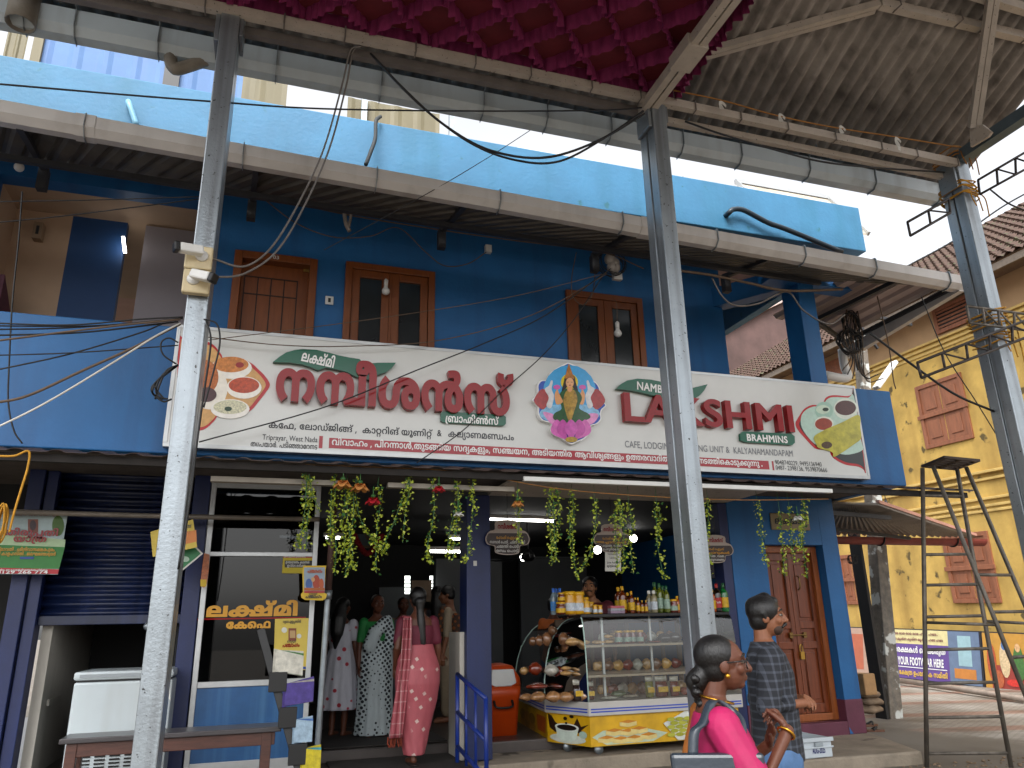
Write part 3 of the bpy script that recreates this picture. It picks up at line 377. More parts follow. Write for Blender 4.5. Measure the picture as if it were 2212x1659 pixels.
183: (304, [[33,-3,-7,0,-13,14,-8,28,0,23,0,28,12,36,20,20,12,1,12,0,14,-14,6,-11,-2,-3,8,-59,0,-53,-18,1,0,69,0,18,-3,18,-3,5,-2,6,-6,4,-6,1,-8,0,-13,-14,-7,-26,0,-17,0,1,0,-14,3,-18,5,-6,4,1,2,0,4,4,2,8,0,9,0,10,-5,10,-4,1,-5,0,-9,-10,-4,-9,-1,25,3,8,12,12,8,1,7,0,10,-10,5,-20,0,-11,0,-16,-6,-20,-11,-12],[110,145,7,0,11,-6,5,-3,3,-3,11,-10,12,-38,0,-23,0,-20,-7,-28,-13,-14,-9,1,-9,0,-14,16,-7,26,0,21,0,14,6,28,11,22,8,9,3,3,5,6,12,6,6,1,9,0,11,-8,9,-10,3,-7,2,-7,5,-55,0,-53,-17,1,0,63,0,20,-3,22,-4,7,-3,4,-7,4,-6,1,-2,0,-6,0,-2,-1,-2,1,-6,-6,-9,-16,-5,-24,0,-11,0,-14,3,-16,6,-6,3,1,3,0,5,6,4,16,0,13,0,14,-5,22,-8,18,-5,5,-3,3,-2,2,-3,0,-4,0,-2,1,-6,0,-8,-6,-2,-1,-4,-8,-3,-20,0,-19,0,-55,-17,1,0,65,6,49,4,6,9,12,12,8],[214,145,6,0,11,-6,5,-3,4,-3,10,-10,13,-38,0,-23,0,-20,-7,-28,-13,-14,-9,1,-10,0,-13,16,-7,26,0,21,0,14,6,28,11,22,7,9,5,3,4,6,13,6,8,1,11,0,16,-12,10,-22,4,-26,0,-13,0,-18,-5,-26,-8,-20,-6,-7,-12,19,4,8,6,14,3,20,0,13,0,14,-5,22,-12,12,-8,1,-4,0,-6,0,-2,-1,-3,1,-6,-6,-9,-18,-4,-22,0,-11,0,-14,3,-16,6,-6,3,1,3,0,5,6,3,16,0,13,0,14,-4,22,-8,18,-5,5,-4,3,-1,2,-3,0,-4,0,-3,1,-6,0,-7,-6,-2,-1,-4,-8,-4,-20,0,-19,0,-55,-16,1,0,65,6,49,4,6,9,12,12,8]]),
55: (131, [[46,145,11,0,16,-12,9,-20,5,-26,0,-13,0,-16,-4,-22,-7,-18,-4,-9,3,21,31,1,0,115,17,1,0,-139,-60,1,-6,19,3,6,6,14,3,20,0,13,0,14,-6,22,-10,12,-7,1,-7,0,-10,-12,-6,-22,0,-13,0,-12,3,-18,6,-16,4,-7,-12,-17,-6,8,-8,22,-5,26,0,17,0,14,4,26,10,20,16,14]]),
59: (163, [[33,91,10,0,12,-14,6,-22,0,-11,0,-8,-2,-12,-1,-5,-2,11,35,1,7,-25,-52,1,-6,15,1,4,3,14,0,9,0,10,-5,14,-6,1,-4,0,-5,-6,-3,-10,0,-7,0,-10,4,-14,2,-3,-13,-13,-5,10,-5,20,0,15,0,14,7,22,13,12],[117,145,11,0,16,-12,9,-22,5,-26,0,-13,0,-16,-5,-26,-9,-22,-5,-7,-12,19,4,8,6,14,3,20,0,13,0,14,-6,22,-10,12,-7,1,-7,0,-11,-12,-5,-22,0,-13,0,-12,2,-18,6,-16,4,-5,-6,-17,-5,1,-5,7,-4,10,-6,18,-4,22,0,17,0,12,4,26,10,20,16,14]]),
203: (167, [[84,145,8,0,10,-10,4,-9,-1,1,5,10,11,10,8,1,11,0,15,-18,8,-32,0,-19,0,-16,-4,-26,-8,-24,-6,-9,-12,19,4,10,5,18,3,18,0,11,0,16,-5,20,-7,10,-5,1,-3,0,-5,-4,-2,-5,-2,-4,-1,-14,0,-11,0,-77,-18,1,0,79,0,12,-1,16,-2,5,-2,4,-5,4,-3,1,-4,0,-5,-4,-1,-3,-2,-6,-2,-14,0,-13,0,-75,-18,1,0,81,0,12,-1,12,-2,5,-1,4,-5,6,-3,1,-5,0,-7,-10,-5,-20,0,-13,0,-12,2,-18,5,-18,5,-9,-13,-17,-5,10,-8,22,-4,28,0,17,0,20,8,32,15,18,11,1,6,0,7,-6,7,-8,3,-5,-2,1,5,10,11,10]]),
120: (143, [[110,201,8,0,9,-10,4,-16,0,-7,0,-14,-8,-22,-7,-11,-2,-3,-6,-8,-6,-20,-3,-22,0,-7,0,-12,2,-14,5,-8,4,1,5,0,6,16,0,19,0,8,-2,16,-3,14,-5,12,-4,7,-3,2,-7,4,-5,1,-4,0,-9,-4,-3,-5,-4,-6,-3,-24,0,-13,0,-1,0,-10,-1,-18,-4,-14,-2,-5,-4,-8,-11,-10,-9,1,-10,0,-15,18,-8,30,0,23,0,16,4,28,8,22,6,13,12,-19,-5,-8,-5,-18,-2,-20,0,-9,0,-16,4,-20,6,-10,5,1,4,0,5,6,1,5,2,6,1,16,0,11,0,3,0,24,6,28,5,9,6,10,14,8,11,1,6,0,10,-4,4,-3,2,-1,8,-8,10,-24,6,-28,0,-15,0,-28,-15,-34,-14,1,-10,0,-12,14,-7,28,0,19,0,10,3,22,9,24,7,13,2,7,5,8,6,14,0,9,0,6,-4,8,-5,1,-2,0,-4,-2,-2,1,-3,25,3,2,9,2]]),
67: (47, [[22,-57,-12,0,-14,24,0,21,0,14,7,20,11,12,8,1,7,0,12,-12,7,-20,0,-13,0,-12,-7,-22,-12,-10],[22,-35,4,0,6,12,0,11,0,12,-6,10,-4,1,-5,0,-6,-10,0,-11,0,-10,6,-12],[17,145,8,0,10,-12,4,-20,0,-9,0,-20,-5,-36,-3,-21,-17,5,4,20,3,32,0,15,0,10,-4,14,-5,1,-1,0,-4,-2,-2,1,-2,25,3,2,7,2]]),
40: (88, [[52,145,11,0,13,-12,7,-18,0,-9,0,-12,-6,-16,-6,-5,-1,1,7,-4,7,-18,0,-11,0,-18,-13,-20,-13,1,-5,0,-8,2,-3,1,2,25,3,0,5,-2,3,1,6,0,5,8,0,9,0,4,-1,6,-2,5,-2,2,-5,2,-5,1,-6,1,0,27,6,1,4,0,6,2,2,5,1,2,1,6,0,5,0,8,-7,10,-6,1,-10,0,-12,-16,-6,-30,0,-17,0,-12,1,-26,2,-9,-17,-5,-2,12,-2,30,0,15,0,26,10,40,21,22]]),
53: (97, [[51,119,-6,0,-11,-4,-8,-6,-5,-10,-1,-5,0,0,0,-2,0,-1,0,-2,-1,-4,0,-3,0,-12,5,-12,4,1,5,0,3,10,0,7,0,6,-1,6,-4,4,-3,1,-4,0,-6,-4,-3,-3,-9,5,3,6,8,10,10,8,5,1,7,0,9,-10,5,-16,0,-9,0,-10,-5,-18,-11,-10,-8,1,-7,0,-11,12,-6,22,0,15,0,12,5,24,12,18,18,10,13,1,13,0,17,-10,9,-18,0,-13,0,-10,-6,-16,-10,-8,-8,-3,-7,13,0,9,1,1,3,0,4,0,2,3,2,2,1,6,0,5,0,6,-4,10,-10,4],[93,39,0,-8,-3,-14,-3,-5,-2,-4,-6,-4,-10,-2,-7,1,-24,1,-6,0,-4,-2,-2,1,-1,-2,-2,-4,0,-3,0,-2,1,-6,2,1,1,-2,5,-2,5,1,53,1,0,-25,-55,1,-7,0,-11,4,-4,5,-3,6,-4,14,0,9,0,10,3,16,5,5,2,4,5,4,8,2,6,1,25,1,5,0,6,2,2,3,1,2,1,6,0,5,0,4,-1,6,-2,3,-1,2,-5,2,-4,1,-1,1,0,23,14,-3,9,-6,9,-18]]),
180: (226, [[33,-3,-7,0,-13,14,-8,28,0,23,0,28,12,36,20,20,12,1,12,0,14,-14,6,-11,-2,-3,8,-59,0,-53,-18,1,0,69,0,18,-3,18,-3,5,-2,6,-6,4,-6,1,-8,0,-13,-14,-7,-26,0,-17,0,1,0,-14,3,-18,5,-6,4,1,2,0,4,4,2,8,0,9,0,10,-5,10,-4,1,-5,0,-9,-10,-4,-9,-1,25,3,8,12,12,8,1,7,0,10,-10,5,-20,0,-11,0,-16,-6,-20,-11,-12],[108,145,6,0,9,-4,5,-3,1,-5,10,-8,11,-26,0,-19,0,-14,-6,-18,-11,-10,-8,1,-7,0,-11,10,-6,20,0,13,0,16,9,28,11,11,3,7,4,2,10,6,6,1,12,0,15,-14,8,-20,4,-24,0,-11,0,-14,-4,-24,-6,-18,-5,-9,-15,11,4,8,5,14,3,20,0,13,0,14,-5,20,-10,12,-8,1,-1,0,-4,0,-2,-1,-1,5,-6,-4,-7,-14,-4,-16,0,-7,0,-8,3,-8,3,-4,2,1,3,0,3,4,3,8,0,9,0,8,-4,16,-6,14,-4,3,-4,-1,-2,2,-3,0,-2,1,-5,0,-8,-6,-2,-1,-4,-8,-3,-20,0,-17,0,-61,-17,1,0,61,6,57,4,8,9,10,11,8],[218,141,0,-139,-116,1,0,27,99,1,0,115]]),
9: (205, [[50,145,7,0,16,-6,7,-5,1,0,2,-4,1,1,4,-4,7,-10,4,-12,0,-7,0,-8,-2,-10,-5,-8,-4,-3,0,3,5,-4,7,-16,0,-11,0,-10,-5,-16,-12,-12,-10,1,-11,0,-15,18,-6,28,0,19,0,14,4,26,10,22,8,9,1,2,1,0,1,3,5,4,13,6,7,1,9,0,12,-8,9,-10,3,-7,7,-61,0,-55,-17,1,0,65,0,18,-3,22,-4,7,-3,4,-8,4,-5,1,-4,0,-7,-2,-2,1,-6,-4,-8,-12,-5,-16,-2,-16,0,-7,0,-20,8,-18,7,1,6,0,5,8,0,7,0,8,-6,8,-6,1,-3,1,0,25,2,1,7,0,5,10,0,7,0,8,-7,12,-9,5,-3,2,-8,0,-4,1,-10,0,-12,-12,-6,-22,0,-13,0,-12,3,-18,5,-16,5,-7,-12,-17,-6,8,-8,20,-5,28,0,17,0,14,4,26,11,20,17,14],[171,-3,-10,0,-12,16,-5,24,0,17,0,22,12,28,12,1,8,0,11,-14,7,-24,0,-11,-6,1,-1,6,-4,12,-6,8,-4,1,-7,0,-5,-14,0,-13,0,-8,2,-12,5,-8,4,1,3,0,6,8,2,16,0,15,0,4,0,8,0,5,0,2,0,2,0,3,-1,10,-7,16,-11,10,-9,1,-6,0,-7,-4,-3,-5,-3,-2,-3,-12,-2,-18,0,-13,0,-9,-10,67,3,6,9,12,13,8,9,1,11,0,17,-14,12,-22,6,-32,0,-15,0,-22,-8,-28,-13,-14]]),
206: (184, [[39,145,6,0,9,-6,7,-10,4,-7,5,-57,0,-61,-17,1,0,81,0,12,-1,12,-2,5,-1,4,-5,6,-4,1,-5,0,-7,-10,-5,-20,0,-13,0,-12,2,-18,5,-18,5,-9,-13,-17,-5,10,-8,22,-4,28,0,17,0,20,8,32,15,18],[94,145,6,0,11,-6,5,-3,4,-3,10,-10,13,-38,0,-23,0,-20,-7,-28,-13,-14,-9,1,-10,0,-13,16,-7,26,0,21,0,14,6,28,11,22,7,9,4,3,5,6,13,6,8,1,11,0,16,-12,10,-22,4,-26,0,-13,0,-18,-5,-26,-8,-20,-6,-7,-12,19,4,8,6,14,3,20,0,13,0,14,-6,22,-11,12,-8,1,-4,0,-6,0,-3,-1,-2,1,-6,-6,-9,-18,-4,-22,0,-11,0,-14,3,-16,5,-6,4,1,3,0,5,6,3,16,0,13,0,14,-4,22,-8,18,-5,5,-4,3,-1,2,-3,0,-4,0,-3,1,-6,0,-7,-6,-2,-1,-4,-8,-4,-20,0,-19,0,-55,-16,1,0,65,6,49,3,6,10,12,12,8]]),
50: (101, [[49,145,12,0,18,-14,12,-22,6,-32,0,-15,0,-22,-8,-28,-13,-14,-9,1,-10,0,-12,16,-5,24,0,17,0,22,13,28,11,1,8,0,11,-14,7,-24,0,-11,-6,1,-1,6,-4,12,-6,8,-4,1,-7,0,-5,-14,0,-13,0,-8,2,-12,5,-8,4,1,3,0,6,8,2,16,0,15,0,4,0,8,0,5,0,2,0,4,-1,1,-1,10,-7,16,-11,10,-8,1,-10,0,-12,-12,-6,-22,0,-13,0,-12,3,-18,5,-16,5,-7,-12,-17,-6,8,-8,22,-5,26,0,17,0,14,5,26,10,22,17,12]]),
10: (227, [[50,145,7,0,16,-6,7,-5,1,0,2,-4,1,1,4,-4,7,-10,4,-12,0,-7,0,-8,-2,-10,-5,-8,-4,-3,0,3,5,-4,7,-16,0,-11,0,-10,-5,-16,-12,-12,-10,1,-11,0,-15,18,-6,28,0,19,0,14,4,26,10,22,8,9,1,2,1,0,1,3,5,4,13,6,7,1,9,0,12,-8,9,-10,3,-7,7,-61,0,-55,-17,1,0,65,0,18,-3,22,-4,7,-3,4,-8,4,-5,1,-4,0,-7,-2,-2,1,-6,-4,-8,-12,-5,-16,-2,-16,0,-7,0,-20,8,-18,7,1,6,0,5,8,0,7,0,8,-6,8,-6,1,-3,1,0,25,2,1,7,0,5,10,0,7,0,8,-7,12,-9,5,-3,2,-8,0,-4,1,-10,0,-12,-12,-6,-22,0,-13,0,-12,3,-18,5,-16,5,-7,-12,-17,-6,8,-8,20,-5,28,0,17,0,14,4,26,11,20,17,14],[154,145,11,0,18,-16,11,-26,2,-17,1,-6,0,-14,0,-5,0,-22,-7,-26,-13,-14,-9,1,-9,0,-12,14,-6,22,0,15,0,26,19,28,17,1,3,0,4,0,2,1,4,-1,11,-4,15,-20,7,-30,0,-19,0,-14,-5,-28,-10,-20,-16,-12,-11,1,-6,0,-12,4,-5,3,5,27,4,-4,8,-2,5,1,8,0,10,8,6,14,2,18,0,9,0,14,-3,16,-6,14,-4,5,-5,3,-2,0,-5,2,-3,1,-6,0,-9,-8,-4,-14,0,-9,0,-6,2,-10,4,-6,4,1,6,0,6,16,0,21,0,8,-2,16,-1,7,-1,7,-2,8,-7,10,-9,6,-6,1,-4,0,-7,-4,-4,-5,-2,-2,-3,-12,-2,-18,0,-13,0,-9,-10,67,3,6,9,12,13,8]]),
13: (94, [[47,145,12,0,16,-12,10,-22,5,-24,0,-11,0,-18,-6,-28,-5,-7,-5,-8,-11,-8,-14,-4,-10,1,-1,1,-6,0,-4,-2,-2,1,-1,-2,-2,-4,0,-3,0,-2,1,-6,2,1,1,-2,5,-2,5,1,50,1,0,-25,-52,1,-7,0,-11,4,-4,5,-3,6,-4,14,0,9,0,10,3,16,5,5,3,4,9,6,9,1,0,1,10,0,12,2,7,8,3,7,2,4,3,18,0,11,0,6,-3,16,-6,14,-10,8,-8,1,-5,0,-8,-4,-7,-6,-4,-10,-1,-5,0,-2,0,0,0,-1,0,-2,-1,-4,0,-3,0,-12,5,-12,4,1,5,0,3,10,0,7,0,6,-1,6,-4,4,-3,1,-4,0,-6,-6,-3,-1,-9,5,2,6,9,12,10,8,5,1,7,0,9,-12,5,-16,0,-9,0,-10,-5,-18,-11,-10,-8,1,-7,0,-11,10,-6,22,0,17,0,12,5,24,11,18,16,10]]),
196: (244, [[49,145,7,0,11,-6,6,-5,3,-1,11,-10,12,-38,0,-23,0,-20,-7,-28,-13,-14,-9,1,-10,0,-13,16,-7,26,0,21,0,14,6,28,11,22,7,9,4,3,5,6,12,6,6,1,9,0,11,-8,9,-10,3,-7,2,-5,5,-47,0,-63,-17,1,0,63,0,20,-3,22,-4,7,-2,4,-8,4,-6,1,-2,0,-6,0,-3,-1,-2,1,-5,-6,-9,-16,-5,-24,0,-11,0,-14,3,-16,6,-6,3,1,3,0,5,6,3,16,0,13,0,14,-4,22,-8,18,-5,5,-3,3,-3,2,-5,0,-3,1,-9,0,-12,-12,-6,-22,0,-13,0,-12,3,-18,5,-16,5,-7,-12,-17,-6,8,-8,20,-5,28,0,17,0,14,4,26,11,20,17,14],[154,145,6,0,11,-6,5,-3,4,-3,10,-10,13,-38,0,-23,0,-20,-7,-28,-13,-14,-9,1,-10,0,-13,16,-7,26,0,21,0,14,6,28,11,22,7,9,5,3,5,6,12,6,8,1,11,0,16,-12,10,-22,4,-26,0,-13,0,-18,-5,-26,-8,-20,-6,-7,-12,19,4,8,6,14,3,20,0,13,0,14,-5,22,-12,12,-8,1,-4,0,-6,0,-2,-1,-3,1,-6,-6,-9,-18,-4,-22,0,-11,0,-14,3,-16,6,-6,3,1,3,0,5,6,3,16,0,13,0,14,-4,22,-8,18,-5,5,-3,3,-2,2,-3,0,-4,0,-3,1,-6,0,-7,-6,-2,-1,-4,-8,-4,-20,0,-19,0,-55,-16,1,0,65,6,49,4,6,9,12,12,8]]),
161: (34, [[26,141,0,-183,-46,1,0,27,28,1,0,159]]),
71: (98, [[33,-3,-7,0,-13,14,-8,28,0,23,0,20,6,30,13,22,17,12,11,1,10,0,16,-12,10,-20,5,-26,0,-15,0,-16,-5,-28,-9,-20,-5,-7,-12,19,4,8,6,14,3,18,0,15,0,14,-6,22,-11,12,-8,1,-9,0,-13,-16,-7,-26,0,-15,0,-14,3,-18,5,-6,3,1,3,0,4,4,2,8,0,9,0,10,-5,10,-4,1,-5,0,-9,-10,-4,-9,-1,25,3,8,12,12,8,1,7,0,10,-10,5,-20,0,-11,0,-16,-6,-20,-11,-12]]),
163: (206, [[72,145,12,0,14,-20,7,-32,0,-21,0,-24,-8,-32,-14,-18,-11,1,-8,0,-13,12,-4,9,-5,10,-4,28,0,17,0,34,18,40],[72,119,-9,0,-8,-24,0,-23,0,-14,4,-22,7,-12,6,1,5,0,7,12,4,20,0,17,0,16,-4,22,-7,10],[29,-3,-12,0,-13,24,0,21,0,12,5,18,5,7,3,4,8,4,11,2,8,1,90,1,7,0,9,-2,6,-4,2,-3,4,-6,5,-18,0,-9,0,-20,-13,-26,-12,1,-9,0,-13,14,-6,24,0,21,0,4,0,10,0,5,0,2,1,4,0,3,2,14,7,24,12,16,15,10,8,1,12,0,16,-12,10,-22,5,-26,0,-13,0,-16,-5,-28,-9,-20,-6,-7,-12,19,4,8,6,14,3,18,0,15,0,14,-6,22,-11,12,-7,1,-8,0,-11,-10,-8,-18,-1,-11,-1,-2,0,-4,0,-1,0,-4,-1,-8,0,-3,0,-12,3,-14,6,-6,3,1,4,0,5,8,0,11,0,4,-2,8,-2,3,-1,4,-6,2,-7,1,-92,1,-6,0,-7,0,-2,-3,-2,-2,-2,-8,0,-5,0,-6,2,-8,5,-4,4,1,3,0,7,4,4,9,8,-21,-4,-6,-8,-6,-8,-4]]),
278: (35, [[18,-3,-5,0,-6,10,0,13,0,10,6,10,5,1,4,0,6,-10,0,-9,0,-12,-6,-10]]),
208: (121, [[46,-11,8,0,10,-10,5,-16,0,-7,0,-6,-2,-8,-1,-3,-2,9,31,1,0,75,18,1,0,-97,-56,1,-5,15,1,2,1,8,0,5,0,8,-4,8,-4,1,-4,0,-4,-8,0,-7,0,-6,2,-10,1,-1,-11,-11,-3,8,-4,16,0,11,0,10,6,16,10,10],[33,91,10,0,12,-14,6,-22,0,-11,0,-8,-2,-12,-1,-5,-2,11,39,1,0,115,18,1,0,-139,-67,1,-6,15,1,4,3,14,0,9,0,10,-5,14,-6,1,-4,0,-5,-6,-3,-10,0,-7,0,-10,4,-14,2,-3,-13,-13,-5,10,-5,20,0,15,0,14,7,22,13,12]]),
173: (146, [[75,145,12,0,14,-20,7,-32,0,-21,0,-24,-8,-32,-14,-18,-11,1,-8,0,-13,12,-4,9,-5,10,-4,28,0,17,0,24,8,32,15,18],[75,119,-8,0,-9,-24,0,-23,0,-14,4,-22,7,-12,6,1,5,0,7,12,4,20,0,17,0,16,-4,22,-7,10],[29,-3,-8,0,-11,12,-6,18,0,13,0,10,3,12,6,10,4,5,3,2,7,4,10,2,8,1,8,5,50,1,11,0,14,-4,5,-7,4,-6,5,-16,0,-11,0,-20,-14,-24,-11,1,-3,0,-6,2,-3,3,3,25,2,0,3,-2,2,1,5,0,5,10,0,9,0,6,-3,8,-2,3,-2,4,-8,0,-6,1,-63,1,-6,0,-7,0,-3,-3,-1,-2,-3,-8,0,-5,0,-6,3,-8,5,-4,3,1,4,0,7,4,4,7,8,-19,-4,-6,-8,-6,-8,-4],[29,145,7,0,13,-6,6,-7,-7,-27,-3,8,-8,8,-5,1,-5,0,-5,-8,0,-5,0,-4,1,-6,2,-1,1,-2,6,-4,5,1,13,1,-9,-19,-7,0,-13,4,-10,8,-6,16,0,13,0,10,5,18,11,10]]),
26: (181, [[33,145,10,0,12,-14,6,-22,0,-11,0,-8,-2,-12,-1,-5,-2,9,27,1,0,-23,-37,1,-6,15,1,4,3,12,0,11,0,10,-5,14,-6,1,-4,0,-5,-6,-3,-12,0,-5,0,-10,4,-14,2,-5,-13,-13,-5,10,-5,22,0,15,0,14,7,22,13,12],[173,141,0,-139,-101,1,0,77,0,20,5,22,4,9,4,8,13,10,8,1,8,0,13,-10,4,-7,4,-10,4,-22,0,-17,0,-21,-49,1,0,-27,66,1,0,115],[106,119,-9,0,-7,-20,0,-17,0,-1,32,1,0,3,0,18,-8,20]]),
191: (200, [[49,145,12,0,14,-14,6,-11,-4,5,4,12,12,10,8,1,10,0,12,-16,5,-13,-3,-3,7,-33,0,-75,-18,1,0,79,0,12,-1,16,-2,5,-2,4,-5,4,-4,1,-3,0,-5,-4,-1,-3,-2,-6,-2,-14,0,-13,0,-75,-18,1,0,69,0,18,-3,18,-3,5,-2,6,-7,4,-5,1,-8,0,-13,-14,-7,-26,0,-17,0,1,0,-14,3,-18,5,-6,4,1,2,0,4,4,2,8,0,9,0,10,-5,10,-4,1,-5,0,-9,-10,-4,-9,-1,25,3,8,12,12,8,1,7,0,10,-10,5,-20,0,-11,0,-16,-6,-20,-11,-12,-8,1,-7,0,-13,14,-8,28,0,23,0,28,12,36,20,20],[164,145,9,0,15,-10,8,-16,0,-11,0,-6,-2,-10,-2,-3,-2,-6,-7,-4,-8,1,-4,1,-3,0,-4,-2,-1,1,-1,-2,-1,-2,0,-1,0,-4,6,-2,5,1,2,1,7,0,8,-6,3,-3,2,-4,2,-10,0,-7,0,-8,-6,-16,-11,-10,-9,1,-5,0,-10,4,-7,4,-4,3,5,23,5,-2,9,-4,6,1,6,0,4,4,0,5,0,4,-3,4,-3,1,-2,1,-10,0,-11,6,-2,7,-1,4,-2,8,0,7,0,6,2,12,3,5,2,4,9,6,8,1,4,1,3,0,3,2,0,5,0,6,-8,6,-8,1,-8,0,-11,-8,-4,-7,-4,-8,-4,-24,0,-15,0,-23,-16,1,0,31,0,20,6,30,12,22,18,12]]),
119: (166, [[101,145,8,0,12,-4,10,-6,4,-1,4,-3,11,-12,11,-38,0,-21,0,-28,-14,-32,-15,1,-9,0,-13,14,-6,28,0,19,0,10,3,22,9,24,7,13,2,7,5,8,6,14,0,9,0,6,-4,8,-5,1,-2,0,-5,-2,-1,1,-3,25,3,2,9,2,5,1,8,0,9,-10,3,-16,0,-7,0,-14,-7,-22,-7,-11,-2,-3,-6,-8,-7,-20,-3,-22,0,-7,0,-12,3,-14,5,-8,3,1,6,0,5,16,0,17,0,12,-4,20,-7,18,-4,5,-5,5,-5,4,-11,2,-6,1,-6,0,-11,-4,-5,-1,-4,-3,-7,-6,-10,-28,0,-21,0,-10,3,-14,6,-6,3,1,3,0,5,6,3,16,0,13,0,14,-4,22,-8,18,-5,5,-3,3,-3,2,-5,0,-3,1,-9,0,-12,-12,-6,-22,0,-13,0,-12,3,-18,5,-16,5,-7,-12,-17,-6,8,-8,20,-5,28,0,17,0,14,4,26,11,20,16,14,12,1,8,0,11,-6,5,-3,4,-3,11,-10,12,-38,0,-23,0,-20,-7,-28,-13,-14,-10,1,-9,0,-13,14,-7,26,0,19,0,16,6,26,10,22,8,7,2,5,7,8,16,8]]),
47: (91, [[56,145,9,0,15,-10,8,-16,0,-11,0,-6,-2,-10,-2,-3,-2,-6,-7,-4,-8,1,-4,1,-4,0,-3,-2,-1,1,-1,-2,-1,-2,0,-1,0,-4,6,-2,5,1,2,1,7,0,8,-6,2,-3,3,-4,2,-10,0,-7,0,-8,-6,-16,-11,-10,-9,1,-5,0,-10,4,-8,4,-3,3,5,23,5,-2,9,-4,5,1,7,0,4,4,0,5,0,4,-4,4,-3,1,-1,1,-10,0,-11,6,-2,7,-1,4,-2,8,0,7,0,6,2,12,2,5,3,4,9,6,8,1,4,1,3,0,3,2,0,5,0,6,-9,6,-7,1,-11,0,-14,-16,-6,-30,0,-17,0,-12,1,-26,2,-9,-17,-5,-2,12,-2,30,0,15,0,26,11,40,22,22]]),
11: (131, [[45,145,8,0,11,-6,8,-12,3,-5,-4,3,4,12,13,10,7,1,8,0,12,-12,8,-18,3,-24,0,-11,0,-24,-6,-28,-6,-9,-4,-6,-9,-6,-12,-4,-8,1,-43,1,-6,0,-4,-2,-2,1,-1,-2,-2,-4,0,-3,0,-2,1,-6,2,1,1,-2,5,-2,5,1,87,1,0,-25,-89,1,-7,0,-11,4,-4,5,-3,6,-4,14,0,9,0,10,3,16,5,5,2,4,5,4,8,2,6,1,40,1,9,0,11,2,6,8,2,5,3,8,3,18,0,11,0,10,-3,18,-7,14,-6,1,-3,0,-4,-4,-2,-3,-2,-4,-1,-14,0,-13,0,-41,-18,1,0,41,0,14,-2,16,-3,5,-2,4,-7,4,-6,1,-4,0,-7,-2,-5,-6,-5,-8,-1,-5,-1,-2,0,-4,0,-1,0,-2,-1,-6,0,-1,0,-12,5,-12,4,1,5,0,3,10,0,7,0,6,-1,6,-4,4,-3,1,-4,0,-6,-6,-3,-1,-9,5,2,6,9,12,10,8,5,1,7,0,9,-12,5,-16,0,-9,0,-10,-5,-18,-11,-10,-8,1,-7,0,-11,12,-6,20,0,17,0,18,10,28,18,18]]),
25: (121, [[82,145,11,0,15,-18,8,-30,0,-21,0,-16,-4,-26,-8,-24,-6,-9,-12,19,4,10,6,18,2,18,0,11,0,16,-4,20,-7,10,-4,1,-4,0,-5,-6,-2,-3,-1,-6,-2,-16,0,-15,0,-5,0,-10,-1,-20,-3,-14,-3,-5,-4,-8,-11,-10,-8,1,-11,0,-15,18,-8,30,0,23,0,16,4,28,8,22,6,13,12,-19,-5,-8,-5,-18,-2,-20,0,-9,0,-16,4,-20,7,-10,4,1,4,0,5,6,2,5,1,6,1,16,0,15,0,9,0,18,4,24,5,11,3,6,11,10]]),
17: (173, [[33,91,10,0,12,-14,6,-22,0,-11,0,-8,-2,-12,-1,-5,-2,11,61,1,0,-25,-71,1,-6,15,1,4,3,14,0,9,0,10,-5,14,-6,1,-4,0,-5,-6,-3,-10,0,-7,0,-10,4,-14,2,-3,-13,-13,-5,10,-5,20,0,15,0,14,7,22,13,12],[123,145,11,0,17,-14,11,-26,6,-38,0,-23,0,-20,-5,-34,-8,-32,-6,-11,-13,17,5,12,6,26,2,28,0,17,0,16,-2,26,-7,22,-10,12,-8,1,-9,0,-13,-20,-7,-38,0,-23,0,-8,1,-12,0,-3,0,-2,0,-2,0,-1,1,-14,3,-18,5,-6,4,1,2,0,2,5,0,0,1,6,0,5,0,117,18,1,0,-109,0,-12,-3,-16,-3,-5,-3,-6,-8,-4,-6,1,-10,0,-14,20,-7,40,0,33,0,22,5,40,12,28,18,18]]),
19: (270, [[33,-3,-7,0,-13,14,-8,28,0,23,0,20,6,30,13,22,17,12,11,1,10,0,16,-12,10,-20,5,-26,0,-15,0,-16,-5,-28,-9,-20,-6,-7,-11,19,4,8,6,14,3,18,0,15,0,14,-6,22,-11,12,-8,1,-9,0,-13,-16,-7,-26,0,-15,0,-14,3,-18,5,-6,3,1,3,0,4,4,2,8,0,9,0,10,-5,10,-4,1,-5,0,-9,-10,-4,-9,-1,25,3,8,12,12,8,1,7,0,10,-10,5,-20,0,-11,0,-16,-6,-20,-11,-12],[130,91,10,0,13,-14,6,-22,0,-11,0,-8,-2,-12,-2,-5,-1,11,61,1,-1,-25,-70,1,-7,15,2,4,3,14,0,9,0,10,-6,14,-6,1,-4,0,-5,-6,-2,-10,0,-7,0,-10,3,-14,3,-3,-14,-13,-5,10,-5,20,0,15,0,14,8,22,13,12],[220,145,11,0,17,-14,11,-26,6,-38,0,-23,0,-20,-4,-34,-8,-32,-6,-11,-13,17,4,12,6,26,3,28,0,17,0,16,-3,26,-6,22,-10,12,-8,1,-10,0,-13,-20,-6,-38,0,-23,0,-8,0,-12,1,-3,0,-2,0,-2,0,-1,0,-14,4,-18,5,-6,3,1,3,0,1,5,1,0,1,6,0,5,0,117,17,1,0,-109,0,-12,-3,-16,-3,-5,-2,-6,-8,-4,-6,1,-10,0,-14,20,-8,40,0,33,0,22,6,40,12,28,17,18]]),
